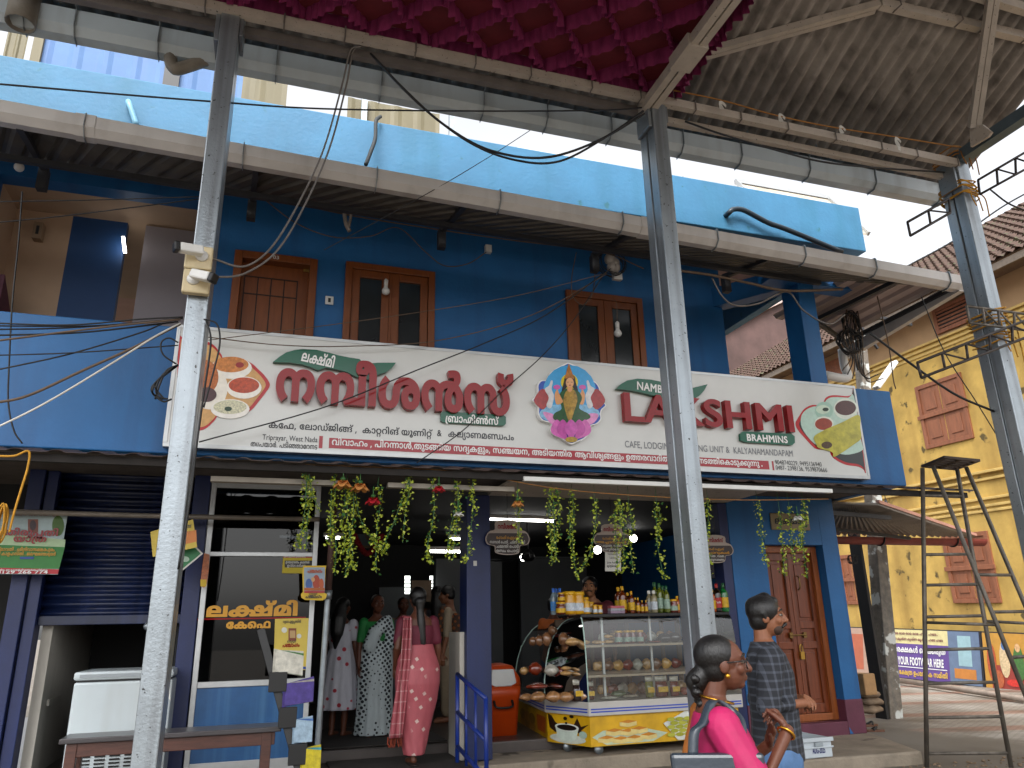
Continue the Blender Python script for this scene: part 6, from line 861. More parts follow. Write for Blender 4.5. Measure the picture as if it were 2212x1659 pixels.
def tiled(name, a, b, c, d, parent, pitch=.2, run=.25):
    a, b, c, d = V(a), V(b), V(c), V(d); L = (b-a).length; H = (c-a).length; n = int(L/pitch)*4; m = int(H/run); nr = (b-a).cross(c-a).normalized()
    if nr.z < 0: nr = -nr
    mb = MB(); g = []
    for j in range(m):
        for (t, lift) in ((j/m, .05), ((j+.999)/m, .0)):
            row = []
            for i in range(n+1): p = a.lerp(b, i/n).lerp(c.lerp(d, i/n), t); row.append(p+nr*(lift+.035*math.cos(2*PI*i/4)+.008*math.sin(i*1.7+j*2.3)))
            g.append(row)
    mb.sheet(g); return mb.build(name, TILE, parent)
EV = -.75; rise = V((0, 0, 3.7))+EN*5.2
tiled('roof', WP(-9, he, EV), WP(22, he, EV), WP(-9, he, EV)+rise, WP(22, he, EV)+rise, YB)
mb = MB(); wbox(mb, -9, 22, he-.16, he-.02, EV+.02, EV+.07); mb.build('fascia', mat('weathered eave board', '#6e6358', .8, var=.3, sc=6), YB)
mb = MB(); wbox(mb, -9, 22, he+.02, he+.06, EV+.07, .1); mb.build('eave_soffit', mat('eave soffit', '#6d5a4a', .8, var=.2), YB)
FH = thing('tiled_house', 'tiled roof house behind the blue corner column', 'house', (13, 24, 0))
a, b = PY(1590, 812, 22), PY(1800, 700, 22); tiled('roof', (12.5, 21, 5.3), (19, 21, 9.6), (12.5, 24.5, 7.2), (19, 24.5, 11.5), FH)
mb = MB(); mb.box(12.5, 19, 21.4, 24, 0, 5.6); mb.build('wall', YELT, FH)
NB = thing('back_shed', 'dark brown sheet wall shed behind the end of the balcony', 'shed', (6.3, 10, 3))
BSH = mat('brown sheet', '#5a4440', .7, var=.25, sc=3, streak=('#2c2220', .5, 3))
mb = MB(); mb.prism([PY(u, v, 10.5) for u, v in ((1558, 716), (1716, 640), (1716, 722), (1572, 806))], (0, .1, 0)); mb.build('wall', BSH, NB)
mb = MB(); mb.prism([PY(u, v, 10.4) for u, v in ((1551, 607), (1680, 640), (1716, 640), (1560, 715))], (0, .08, 0)); mb.build('eave', mat('pinkish render', '#c9b3aa', .8, var=.08), NB)
def ribbed(mb, a, b, h, pitch=.3, amp=.007):
    return corr(mb, a, b, V(a)+V((0, 0, h)), V(b)+V((0, 0, h)), pitch, amp, True)
PBL = mat('sky blue roofing sheet', '#456c9c', .6, 0, var=.12, sc=2, streak=('#5f74a8', .4, 5)); PCR = mat('cream roofing sheet', '#655e44', .6, var=.1, sc=2, streak=('#8d8467', .4, 5))
RS = thing('rooftop_screen', 'pale blue ribbed sheet screen on the roof at the left', 'screen', (-2, 9, 6.4))
a, b = PY(95, 100, 8.6), PY(522, 200, 8.6)
mb = MB(); ribbed(mb, (a.x, 8.6, 6.4), (b.x, 8.6, 6.4), 2.6); mb.build('sheet', PBL, RS)
a0 = PY(78, 60, 8.55).x; mb = MB(); mb.box(a0, a.x, 8.55, 8.62, 6.4, 9.4); mb.build('post', PCR, RS); p = PY(372, 160, 8.58).x; mb = MB(); mb.box(p-.09, p+.09, 8.56, 8.59, 6.4, 8.6); mb.build('gap', BLACK, RS)
RC = thing('rooftop_screen', 'narrow cream sheet panel behind the pale blue screen', 'screen', (0, 9.5, 6.4)); a, b = PY(480, 180, 9.6), PY(621, 190, 9.6); mb = MB(); ribbed(mb, (a.x, 9.6, 6.4), (b.x, 9.6, 6.4), 3); mb.build('sheet', PCR, RC)
a, b = PY(20, 60, 9.6), PY(66, 60, 9.6); RC2 = thing('rooftop_screen', 'cream sheet wall end at the far left of the roof', 'screen', (-4, 9.6, 6.4)); mb = MB(); ribbed(mb, (a.x, 9.6, 6.4), (b.x, 9.6, 6.4), 3.2); mb.build('sheet', PCR, RC2)
RD = thing('rooftop_shed', 'cream sheet shed with steel posts above the parapet', 'shed', (2, 9, 6.4)); a, b = PY(750, 240, 9.2), PY(985, 300, 9.2)
mb = MB(); ribbed(mb, (a.x, 9.2, 6.4), (b.x-.25, 9.2, 6.4), 2.4); mb.build('sheet', PCR, RD)
for u in (786, 977): x = PY(u, 260, 9.1).x; mb = MB(); mb.box(x-.04, x+.04, 9.1, 9.17, 6.4, 8.8); mb.build('post', STEEL, RD)
a, b = PY(797, 250, 6.9), PY(950, 280, 6.9); mb = MB(); frame(mb, a.x, b.x, 6.47, 6.66, 6.86, 6.9, .03); mb.box(a.x+.2, b.x-.03, 6.885, 6.895, 6.5, 6.63); mb.build('window_grille', WHITEPL, RD)
PAN = mat('panel underside', '#a89f90', .6, var=.2, sc=5)
for k, (u0, v0, u1, v1) in enumerate(((1125, 305, 1315, 338), (1312, 344, 1492, 385), (1490, 372, 1610, 405), (1606, 378, 1812, 432))):
    a, b = PY(u0, v0-3, 7.4), PY(u1, v1, 7.4); s_ = thing('roof_panel', ('tilted', 'second tilted', 'third tilted', 'rightmost tilted')[k]+' pale panel frame showing above the blue parapet', 'roof panel', ((a.x+b.x)/2, 7.4, 6.5), 'panels along the parapet')
    mb = MB(); mb.hexa([(a.x, 7.0, 6.42), (b.x, 7.0, 6.42), (b.x, 7.6, a.z-.04), (a.x, 7.6, a.z-.04)], [(a.x, 7.0, 6.45), (b.x, 7.0, 6.45), (b.x, 7.6, a.z), (a.x, 7.6, a.z)]); mb.build('slab', PAN, s_)
    mb = MB()
    for x in (a.x, b.x-.03): mb.bar((x+.015, 6.98, 6.44), (x+.015, 7.58, a.z-.01), .035, .05)
    mb.box(a.x, b.x, 7.56, 7.62, a.z-.03, a.z+.03); mb.build('rim', ALU, s_)
AW = thing('side_awning', 'grey ribbed awning with a rusty red gutter by the yellow building', 'awning', (8, 9, 2.6))
GREYSH = mat('grey fibre sheet', '#8d857c', .75, var=.18, sc=2, streak=('#4d4640', .5, 5))
a, b, c, d = PX(1815, 1193, 7.9), PZ(2112, 1168, 2.55), PX(1797, 1102, 7.0), PX(1895, 1088, 8.2)
zf = PY(2110, 1168, 8.4); zl = PY(1820, 1196, 8.6)
lo1 = PY(2108, 1160, 8.9); lo0 = V((6.7, 8.9, lo1.z)); hi1 = PY(1897, 1089, 7.5); hi0 = V((6.56, 7.5, hi1.z))
mb = MB(); corr(mb, lo0, lo1, hi0, hi1, .11, .018); mb.build('sheet', GREYSH, AW, solid=.006, smooth=True)
mb = MB(); mb.bar(lo1+V((0, 0, .03)), hi1+V((0, 0, .03)), .04, .04); mb.build('edge_trim', mat('pink edge trim', '#b98a7c', .6), AW)
mb = MB(); n = 10; prof = [(.10*math.cos(PI+PI*i/n), .10*math.sin(PI+PI*i/n)) for i in range(n+1)]; prof2 = [(x*.88, y*.88) for x, y in reversed(prof)]
e0, e1 = lo0+V((-.1, .08, -.03)), lo1+V((.2, .08, -.03)); mb.loft([[e+V((0, x, y)) for x, y in prof+prof2] for e in (e0, e1)]); mb.build('gutter', mat('red oxide gutter', '#7a342c', .6, var=.2, sc=4), AW)
for t in (.15, .5, .85):
    e = e0.lerp(e1, t); mb = MB(); mb.tube([e+V((0, x*1.1, y*1.1)) for x, y in prof], .012, 6); mb.build('bracket', BLACK, AW)
mb = MB(); mb.bar(lo0.lerp(hi0, .45)+V((0, 0, -.06)), lo0.lerp(lo1, .62)+V((0, -.1, -.05)), .04); mb.bar(lo0.lerp(hi0, .9)+V((0, 0, -.08)), lo1.lerp(hi1, .8)+V((-.2, 0, -.08)), .05); mb.build('purlin', MATS['dark purlin'], AW)
p = PY(*q(3, 2, 1030, 1085), 8.8); mb = MB(); mb.lathe([(.012, .15), (.03, .1), (.038, .04), (.03, .03)], p, 12); pb = thing('pendant_bulb', 'dusty bulb hanging under the grey side awning', 'bulb', tuple(p)); mb.build('socket', BLACK, pb, smooth=True)
mb = MB(); mb.ball(p+V((0, 0, 0)), .045, n=14, m=10); mb.build('bulb', mat('frosted bulb', '#b0a898', .4), pb, smooth=True); mb = MB(); mb.tube([p+V((0, 0, .14)), p+V((0, 0, .42))], .006, 6); mb.build('wire', BLACK, pb)
ba = PZ(1923, 1551, .27); UPL = thing('utility_pole', 'square concrete utility pole covered in torn posters', 'pole', tuple(ba))
POLE = mat('torn paper on concrete', '#6e665c', .85, var=.4, sc=9, bump=.5, bsc=30, spots=('#b9bcb8', 5.5, .56), streak=('#3d4a52', .4, 7))
tp = PY(1858, 745, ba.y); mb = MB(); w = .11
mb.hexa([ba+V((x, y, -.2)) for x, y in ((-w, -w), (w, -w), (w, w), (-w, w))], [ba+(tp-ba)*1.03+V((x, y, 0)) for x, y in ((-.075, -.075), (.075, -.075), (.075, .075), (-.075, .075))]); mb.build('shaft', POLE, UPL, bevel=.012)
mb = MB(); mb.box(ba.x-.155, ba.x-.112, ba.y-.11, ba.y+.1, .25, 2.9); mb.build('dark_side_plate', mat('dark plate', '#1e1b19', .7), UPL)  # near-black sheet over the left side of the pole
c0 = tp+V((0, -.15, .2)); mb = MB(); mb.bar(c0+V((-.6, 0, .35)), c0+V((1.0, 0, .2)), .05); mb.bar(c0+V((-.3, 0, .35)), c0+V((.2, 0, -.3)), .035); mb.build('cross_arm', MATS['dark purlin'], UPL)
LG = mat('worn grey pipe', '#5e5850', .5, .35, var=.35, sc=8, streak=('#9a9188', .5, 8))
lt = thing('ladder', 'tall black steel ladder stand with a slotted top plate beside the pavement', 'ladder', (6.4, 6.1, .27))
F1 = V((6.02, 6.2, .26)); F3 = V((6.70, 5.9, .26)); zt = 3.06
T1 = PZ(*q(3, 2, 1335, 728), zt); T3 = PZ(*q(3, 2, 1635, 742), zt); T2 = PZ(*q(3, 2, 1425, 710), zt); T4 = PZ(*q(3, 2, 1712, 718), zt)
F2 = PX(2212, 1494, T2.x+.18); F2 = T2+(F2-T2)*((T2.z-.2)/(T2.z-F2.z)); F4 = PX(2212, 1302, T4.x+.25); F4 = T4+(F4-T4)*((T4.z-.2)/(T4.z-F4.z))
for a, b in ((F1, T1), (F3, T3), (F2, T2), (F4, T4)): mb = MB(); mb.tube([a, b], .021, 10); mb.build('leg', LG, lt, smooth=True)
for r in ((1385, 970, 1655, 985), (1440, 1525, 1725, 1530)): pass
for k, t in enumerate((.045, .155, .262, .37, .478, .585, .69, .90)): mb = MB(); mb.tube([F1.lerp(T1, t), F3.lerp(T3, t)], .015, 8); mb.build('rung', LG, lt, smooth=True)
for t in (.2, .36, .5, .62): mb = MB(); mb.tube([F2.lerp(T2, t), F4.lerp(T4, t)], .015, 8); mb.build('rung', LG, lt, smooth=True)
mb = MB(); mb.tube([F1.lerp(T1, .46), F2.lerp(T2, .46)], .014, 8); mb.tube([F3.lerp(T3, .46), F4.lerp(T4, .46)], .014, 8); mb.build('brace', LG, lt, smooth=True)
pc = [PZ(*q(3, 2, x, y), zt+.02) for x, y in ((1325, 722), (1525, 640), (1838, 654), (1625, 748))]; o0 = pc[0]; e1_, e2_ = pc[3]-pc[0], pc[1]-pc[0]; mb = MB()
def pb_(a0, a1, b0, b1): mb.prism([o0+e1_*a+e2_*b for a, b in ((a0, b0), (a1, b0), (a1, b1), (a0, b1))], (0, 0, .025))
pb_(0, 1, 0, .08); pb_(0, 1, .92, 1); pb_(0, .09, .08, .92); pb_(.91, 1, .08, .92); pb_(.46, .54, .08, .92)
for k in range(1, 5): b = .08+.84*k/5; pb_(.09, .46, b-.035, b+.035); pb_(.54, .91, b-.035, b+.035)
mb.build('top_plate', mat('rusty plate', '#3d322c', .6, .3, var=.3), lt)
DKS = mat('dark lattice steel', '#3a3432', .5, .4, var=.3, sc=6)
def lattice(lab, a0, a1, b0, b1, n, y0, y1, mt=DKS):
    A0, A1, B0, B1 = PY(*a0, y0), PY(*a1, y1), PY(*b0, y0), PY(*b1, y1); t = thing('lattice_bracket', lab, 'bracket', tuple(A0), 'lattice brackets lashed to the pillar')
    mb = MB(); mb.tube([A0, A1], .013, 8); mb.tube([B0, B1], .013, 8); mb.build('chord', mt, t, smooth=True)
    for k in range(n):
        s = k/(n-1) if n > 1 else 0; mb = MB(); mb.tube([A0.lerp(A1, s), B0.lerp(B1, s)], .012, 6); mb.build('post', mt, t, smooth=True)
    mb = MB()
    for k in range(1, n-1): mb.tube([A0.lerp(A1, k/(n-1)), B0.lerp(B1, (k+1)/(n-1))], .009, 6)
    if n > 2: mb.build('diagonal', mt, t, smooth=True)
    return t
lattice('short dark lattice bracket left of the pillar top', q(3, 1, 1205, 260), q(3, 1, 1560, 60), q(3, 1, 1230, 378), q(3, 1, 1575, 180), 3, 4.95, 4.9)
lattice('dark lattice arm rising right of the pillar top', q(3, 0, 1815, 1555), q(3, 0, 2300, 1270), q(3, 0, 1830, 1680), q(3, 0, 2300, 1420), 4, 4.93, 4.6)
lattice('grey lattice bracket lashed with yellow rope across the pillar', q(3, 1, 1715, 985), q(3, 1, 2260, 1060), q(3, 1, 1745, 1130), q(3, 1, 2260, 1200), 5, 4.93, 4.85, LG)
lattice('long dark lattice arm lowest on the pillar', q(3, 1, 1290, 1475), q(3, 1, 2300, 1080), q(3, 1, 1325, 1605), q(3, 1, 2300, 1230), 6, 4.95, 4.8)
def winding(lab, u, v, n, w, h, mt, name='rope_lashing', cat='rope', r=.008, y=4.97):
    c = PY(u, v, y); mb = MB()
    for k in range(n):
        z = c.z+(k/(n-1)-.5)*h if n > 1 else c.z; tl = random.uniform(-.05, .05); pts = []
        for i in range(17):
            a = 2*PI*i/16; pts.append(V((6.66+(w/2+.02)*max(-1, min(1, 1.3*math.cos(a))), 5.12+(.155)*max(-1, min(1, 1.3*math.sin(a))), z+tl*math.cos(a))))
        mb.tube(pts, r, 6, cap=False)
    for k in range(3):
        p = V((6.6+.07*k, 4.94, c.z-h/2)); mb.tube(smooth_path([p, p+V((.02*k-.02, -.02, -.08)), p+V((.03, -.01, -.16-.05*k))]), r*.8, 5)
    return tag(mb.build(name, mt, smooth=True), lab, cat, 'rope lashings on the right pillar')
winding('thick yellow rope wound round the pillar top', 2080, 402, 7, .17, .16, ROPE); winding('brown fibre rope knotted at the pillar head', 2075, 325, 4, .17, .07, JUTE); winding('yellow rope lashing the grey bracket to the pillar', 2160, 680, 5, .17, .14, ROPE); winding('lower yellow rope lashing under the grey bracket', 2165, 722, 3, .17, .06, ROPE)
def banner(lab, u0, v0, u1, v1, hgt, bodies, split=0):
    s0 = WS(u0, v0)[0]; s1 = WS(u1, v1)[0]; b0 = WS(u1, v1)[1]; lean = -.16
    t = thing('banner_board', lab, 'banner', tuple(WP((s0+s1)/2, b0, -.1)), 'banner boards leaning on the yellow wall')
    P = lambda x, y, n=0: WP(s0+(s1-s0)*x, b0+hgt*y, lean*(1-y)-.11-n)
    mb = MB(); mb.hexa([P(0, 0), P(1, 0), P(1, 0, -.03), P(0, 0, -.03)], [P(0, 1), P(1, 1), P(1, 1, -.03), P(0, 1, -.03)]); mb.build('board', mat('banner back', '#1b1b1f', .5), t)
    k = 0
    for (nm, x0, x1, y0, y1, c) in bodies:
        k += 1; mb = MB(); n = .004+.0012*k; mb.face([P(x0, y0, n), P(x1, y0, n), P(x1, y1, n), P(x0, y1, n)]); mb.build(nm, mat('banner '+nm+c, c, .35, var=.12, sc=8), t)
    return t, P
bt, P = banner('long leaning banner asking not to leave footwear, in purple and cream', 1841.5, 1449, 2151.5, 1485, 1.05, [('print', .01, .99, .02, .98, '#5a3d86'), ('cream_band', .25, .80, .70, .98, '#cfc48e'), ('left_print', .01, .22, .02, .98, '#a88a78'), ('right_print', .80, .99, .02, .98, '#5d6f8a'), ('figure_print', .05, .18, .1, .85, '#a8583a'), ('glow_print', .86, .94, .35, .9, '#8fb0b8'), ('orange_print', .83, .96, .12, .3, '#b8742a')])
def bwrite(nm, mt, x0, x1, y, hgt, **k):
    a, b, c = P(x0, y, .016), P(x1, y, .016), P(x0, y+.1, .016); ex = (b-a).normalized(); ez = (c-a).normalized(); write(nm, mt, bt, a, ex, ez, width=(b-a).length, height=hgt, depth=.002, **k)
bwrite('verse_line', mat('maroon print', '#6a2434', .4), .30, .74, .88, .045, key='hare', bold=.004); bwrite('verse_line', MATS['maroon print'], .28, .77, .77, .045, key='krish', bold=.004)
bwrite('notice_line', SWHITE, .26, .785, .53, .095, key='padara', bold=.01); bwrite('notice_line', SWHITE, .27, .765, .29, .16, latin="DON'T LEAVE YOUR FOOTWEAR HERE", bold=.05); bwrite('notice_line', mat('yellow print', '#d6ad3c', .4), .27, .785, .09, .08, key='samithi', bold=.008)
mb = MB(); a, b = P(.27, .235, .016), P(.785, .25, .016); mb.face([a, P(.785, .235, .016), b, P(.27, .25, .016)]); mb.build('rule_line', SWHITE, bt)
bt2, P2 = banner('bright printed banner of golden temple figures at the end of the row', 2154, 1490, 2330, 1512, 1.1, [('print', .01, .99, .02, .98, '#b8862c'), ('red_print', .1, .9, .05, .45, '#8f2f22')])
for k, (x, y, w, h, c) in enumerate(((.12, .5, .09, .62, '#a84a22'), (.3, .55, .1, .6, '#c8b088'), (.3, .78, .05, .16, '#4a6a9a'), (.48, .5, .1, .6, '#3d6a2c'), (.48, .75, .05, .14, '#caa070'), (.62, .5, .1, .66, '#b5682c'), (.2, .22, .1, .3, '#a8552c'), (.4, .18, .14, .12, '#c42a1c'))):
    mb = MB(); n = .012+.001*k; mb.face([P2(x+.5*w*math.cos(a)*1.4, y+.5*h*math.sin(a), n) for a in [2*PI*i/14 for i in range(14)]]); mb.build('figure_print', mat('banner fig'+c, c, .4, var=.3, sc=25), bt2)
mb = MB(); a, b = PZ(*q(3, 3, 1090, 895), .36), PZ(*q(3, 3, 2300, 1080), .33); mb.tube([a, a.lerp(b, .5)+V((0, 0, .01)), b], .05, 12); tag(mb.build('water_pipe', mat('old drain pipe', '#8a7c70', .6, var=.25, sc=6), smooth=True), 'grey pipe lying on the paving before the banners', 'pipe')
STN = mat('rough laterite', '#7d6a56', .9, var=.3, sc=8, bump=.7, bsc=25)
for k, (x, y, w, h, lab) in enumerate(((868, 1145, 150, 70, 'lowest rough stone piled beside the pole'), (875, 1080, 150, 70, 'middle rough stone piled beside the pole'), (855, 1022, 130, 55, 'topmost flat stone piled beside the pole'))):
    c = PY(*q(3, 3, x, y), 8.75); mb = MB(); mb.ball(c, .17-.02*k, .14, .065, n=14, m=8); o = mb.build('stone', STN, smooth=True)
    for vt in o.data.vertices: f = 1+.22*math.sin(vt.co.x*37+k)*math.cos(vt.co.y*29)+.1*math.sin(vt.co.z*60); vt.co = V(((vt.co.x-c.x)*f+c.x, (vt.co.y-c.y)*f+c.y, (vt.co.z-c.z)*f+c.z))
    tag(o, lab, 'stone', 'stones piled by the pole')
c = PY(*q(3, 3, 815, 930), 8.75); mb = MB(); mb.box(c.x-.10, c.x+.09, 8.6, 8.85, c.z-.13, c.z+.13); tag(mb.build('wood_block', mat('cut timber', '#a07c54', .8, var=.2, sc=10), bevel=.01), 'pale wooden block standing on the stones by the wall', 'block')
for k, (x, y, rz, lab) in enumerate(((905, 1345, -.5, 'brown leather sandal lying near the plinth corner'), (880, 1300, .2, 'black sandal behind the brown one at the plinth corner'))):
    c = PZ(*q(3, 3, x, y), .39); sd = thing('sandal', lab, 'sandal', tuple(c)); mb = MB(); n = 16
    lp = [V((c.x+.13*math.cos(a)*math.cos(rz)-.045*(1+.25*math.cos(a))*math.sin(a)*math.sin(rz), c.y+.13*math.cos(a)*math.sin(rz)+.045*(1+.25*math.cos(a))*math.sin(a)*math.cos(rz), c.z-.0)) for a in [2*PI*i/n for i in range(n)]]
    mb.prism(lp, (0, 0, .022)); mb.build('sole', mat('sandal sole', '#5c3a28' if k == 0 else '#1c1818', .6), sd, bevel=.004)
    mb = MB(); d1 = V((math.cos(rz), math.sin(rz), 0)); d2 = V((-d1.y, d1.x, 0)); mb.tube(smooth_path([c-d2*.045+V((0, 0, .02)), c+d1*.05+V((0, 0, .05)), c+d2*.045+V((0, 0, .02))]), .011, 8); mb.build('strap', BLACK, sd, smooth=True)
c = PZ(*q(3, 3, 315, 1583), .39); e = PZ(*q(3, 3, 582, 1565), .39); rng = random.Random(3); mb = MB()
for i in range(420): x, y, r = rng.uniform(4.6, 8.2), rng.uniform(5.2, 6.3), rng.uniform(.006, .022); mb.ball((x, y, gz(x, y)+r*.3), r, r*rng.uniform(.6, 1.2), r*.6, n=6, m=4)
tag(mb.build('gravel', STN, smooth=False), 'loose gravel and earth crumbs at the broken pavement edge', 'gravel', kind='stuff')
TR = thing('plastic_tray', 'grey plastic tray marked with a date on the pavement edge', 'tray', (c.x+.1, c.y+.1, .39)); GP_ = mat('grey crate plastic', '#b4bcc2', .4, var=.06)
w = e.x-c.x; y0 = c.y; h = .165; mb = MB(); mb.box(c.x, e.x, y0, y0+.02, .39, .39+h); mb.box(c.x, e.x, y0+.43, y0+.45, .39, .39+h); mb.box(c.x, c.x+.02, y0+.02, y0+.43, .39, .39+h); mb.box(e.x-.02, e.x, y0+.02, y0+.43, .39, .39+h); mb.box(c.x+.02, e.x-.02, y0+.02, y0+.43, .39, .41); mb.build('body', GP_, TR, bevel=.008)
mb = MB(); mb.box(c.x-.015, e.x+.015, y0-.018, y0-.001, .39+h-.03, .39+h+.005); mb.box(c.x-.012, e.x+.012, y0-.012, y0-.001, .39+h-.085, .39+h-.07); mb.build('rim', GP_, TR, bevel=.004)
mb = MB(); mb.box(c.x+w*.38, c.x+w*.66, y0-.022, y0-.002, .39+h-.07, .39+h-.035); mb.build('handle', mat('tray handle', '#8e979c', .5), TR, bevel=.005)
write('date_words', mat('navy ink', '#1d2560', .5), TR, (c.x+w*.3, y0-.001, .43), (1, 0, 0), (0, 0, 1), width=w*.44, height=.05, latin='AUG-2025', bold=.05)
a, b = PY(1662, 1108, GY-.01), PY(1750, 1146, GY-.01); NP = thing('name_plate', 'small dull house name plate above the wooden door', 'plate', (a.x, GY, b.z)); mb = MB(); mb.box(a.x, b.x, GY-.02, GY-.002, b.z, a.z); mb.build('plate', mat('plate', '#8a7a5c', .4, var=.15), NP, bevel=.01); write('name_words', SBLACK, NP, (a.x+.05, GY-.021, b.z+.07), (1, 0, 0), (0, 0, 1), width=(b.x-a.x)*.8, height=.06, key='leaf', bold=.01)
SW = thing('shop_window', 'aluminium framed dark glass shop front with yellow lettering', 'shop window', (0, GY, .41))
GX0, GX1 = -.49, .50
mb = MB()
for x in (GX0, GX1-.045): mb.box(x, x+.045, GY-.03, GY+.03, .41, 2.93)
for z, h in ((.41, .14), (1.14, .05), (2.255, .04), (2.88, .05)): mb.box(GX0+.045, GX1-.045, GY-.028, GY+.028, z, z+h)
mb.build('frame', ALU, SW, bevel=.004)
DG = glassmat('smoked pane', (.055, .06, .065), .5)
for z0, z1 in ((1.19, 2.255), (2.295, 2.88)): mb = MB(); mb.box(GX0+.045, GX1-.045, GY-.003, GY+.003, z0, z1); mb.build('pane', DG, SW)
mb = MB(); mb.box(GX0+.045, GX1-.045, GY-.015, GY+.01, .55, 1.14); mb.build('lower_panel', mat('blue laminate', '#1d4f80', .4, var=.2, sc=3, streak=('#4f7ea6', .4, 14)), SW)
def wr(nm, mt, par, u0, v0, u1, xpx, y, **k): a, b, c = PY(u0, v0, y), PY(u1, v0, y), PY(u0, v0-xpx, y); write(nm, mt, par, (a.x, y-.001, a.z), (1, 0, 0), (0, 0, 1), width=b.x-a.x, height=c.z-a.z, **k)
YLET = mat('yellow vinyl', '#c98f14', .4, var=.08)
wr('letters', YLET, SW, 445, 1332, 642, 22, GY-.005, key='leaf', bold=.03); wr('letters', YLET, SW, 488, 1358, 584, 14, GY-.005, key='kafe', bold=.03)
a, b = PY(412, 1338, GY-.006), PY(660, 1337, GY-.006); mb = MB(); mb.box(a.x, b.x, GY-.008, GY-.005, a.z-.006, a.z+.006); mb.build('red_stripe', SRED, SW)
def board(name, lab, cat, pts, y, mt, th=.006, prints=(), group=None, bevel=0):
    """flat board standing in the plane Y = y; prints: (part name, points, colour)"""
    P = [PY(u, v, y) for u, v in pts]; c = sum(P, V((0, 0, 0)))/len(P); t = thing(name, lab, cat, (c.x, y, min(p.z for p in P)), group)
    plate('board', pts, mt, t, y=y, d=th)
    for k, (nm, pp, cc) in enumerate(prints): plate(nm, pp, cc if not isinstance(cc, str) else mat('paper '+cc, cc, .5, var=.1, sc=15), t, y=y, d=.001, off=th+.001*k)
    return t
R4 = lambda x0, y0, x1, y1: [(x0, y0), (x1, y0), (x1, y1), (x0, y1)]
YP = mat('yellow paper', '#cbb34c', .6, var=.08, sc=4); WPP = mat('white paper', '#c9c8c2', .6, var=.05)
t = board('poster', 'large yellow almanac poster on the dark shop window', 'poster', [(594, 1337), (669, 1335), (663, 1447), (591, 1444)], GY-.02, YP, .003, [('blue_band', [(592, 1438), (664, 1440), (663, 1446), (591.5, 1443)], '#1d3a8a'), ('book_print', R4(623, 1357, 640, 1384), '#7a3a22'), ('book_print', R4(626, 1362, 638, 1378), '#b09060'), ('round_print', ell(614, 1361, 6, 6), '#cfcfc4'), ('round_print', ell(646, 1374, 5, 5), '#cfcfc4')])
wr('poster_words', SBLACK, t, 611, 1346, 650, 5, GY-.025, key='valare'); wr('poster_words', SRED, t, 610, 1398, 647, 7, GY-.025, key='panch', bold=.02); wr('poster_words', SBLACK, t, 620, 1388, 639, 4, GY-.025, key='mathr'); wr('poster_words', SBLACK, t, 604, 1412, 655, 3, GY-.025, key='arkkum')
t = board('poster', 'small yellow calendar notice high on the shop window', 'poster', [(612, 1198), (681, 1198), (679, 1239), (609, 1238)], GY-.02, mat('bright yellow paper', '#b9a51c', .6), .003, [('red_band', R4(612, 1198.5, 680, 1205), '#a02030'), ('dark_band', R4(615, 1211, 676, 1226), '#1a1a1c')])
wr('notice_words', WPP, t, 617, 1217, 668, 4.5, GY-.026, key='udaya'); wr('notice_words', WPP, t, 620, 1224.5, 662, 4.5, GY-.026, key='ivide'); wr('notice_words', WPP, t, 614, 1204, 660, 3, GY-.026, key='idi')
t = board('hanging_sign', 'yellow shield shaped almanac sign hung on the pipe', 'sign', [(655, 1222), (705, 1222), (703, 1232), (701, 1280), (706, 1284), (704, 1292), (697, 1297), (658, 1296), (651, 1291), (650, 1283), (654, 1279), (653, 1232)], 7.2, mat('sign yellow', '#d2ae1a', .45), .01, [('picture', R4(656.5, 1226, 701.5, 1281), '#8fa0b0'), ('figure_print', ell(667, 1262, 7, 12), '#3f5f9a'), ('figure_print', ell(683, 1258, 8, 16), '#a03a22'), ('figure_print', ell(694, 1262, 5, 12), '#b0532c'), ('figure_print', ell(676, 1252, 4, 5), '#c99a6a'), ('base_print', R4(657, 1270, 701, 1276), '#a85a22'), ('red_band', R4(657, 1277, 701, 1281), '#a01c24')])
wr('sign_words', mat('orange print', '#b5501a', .5), t, 664, 1237, 696, 6, 7.18, key='panch', bold=.02); wr('sign_words', SBLACK, t, 660, 1292, 695, 6, 7.18, key='panch', bold=.02); wr('sign_words', SBLACK, t, 667, 1284.5, 685, 3, 7.18, key='mathr')
t = board('packet_strip', 'narrow packet hung on a string before the shop window', 'packet', [(441, 1195), (453, 1198), (451, 1230), (447, 1262), (441, 1270), (433, 1266), (435, 1240)], 7.35, mat('packet print', '#a85e34', .35, var=.5, sc=40), .01, [('label_print', R4(433, 1252, 446, 1267), '#c9a81c')])
t = board('poster', 'green pilgrimage tour poster with a phone number at the far left', 'poster', [(-30, 1106), (147, 1109), (125, 1241), (-30, 1240)], 7.3, mat('poster sky', '#9fb2b4', .45, var=.35, sc=3), .006, [('green_field', [(-29, 1150), (141, 1180), (128, 1229), (-29, 1228)], '#2f7a34'), ('pale_field', [(-29, 1150), (142, 1166), (140, 1182), (-29, 1176)], '#a9c29a'), ('tree_print', ell(126, 1136, 13, 22), '#4a6b2c'), ('red_band', [(-29, 1226), (128, 1230), (125.5, 1240), (-29, 1239)], '#b32430'), ('idol_print', R4(61, 1122, 83, 1150), '#7a4434'), ('idol_print', ell(72, 1135, 7, 11), '#3a2a30'), ('pill_print', R4(44, 1203, 74, 1208), '#2a4a8f')])
for (mt, u0, v, u1, h, k) in ((SRED, 9, 1156, 125, 11, 'tiru'), (SRED, 28, 1170, 100, 11, 'yatra'), (YLET, -12, 1190, 118, 6, 'pad'), (YLET, -12, 1199.5, 120, 6, 'kala'), (SWHITE, -20, 1233, 103, 3, 'vili')): wr('poster_words', mt, t, u0, v, u1, h, 7.28, key=k, bold=.02 if h > 10 else .004)
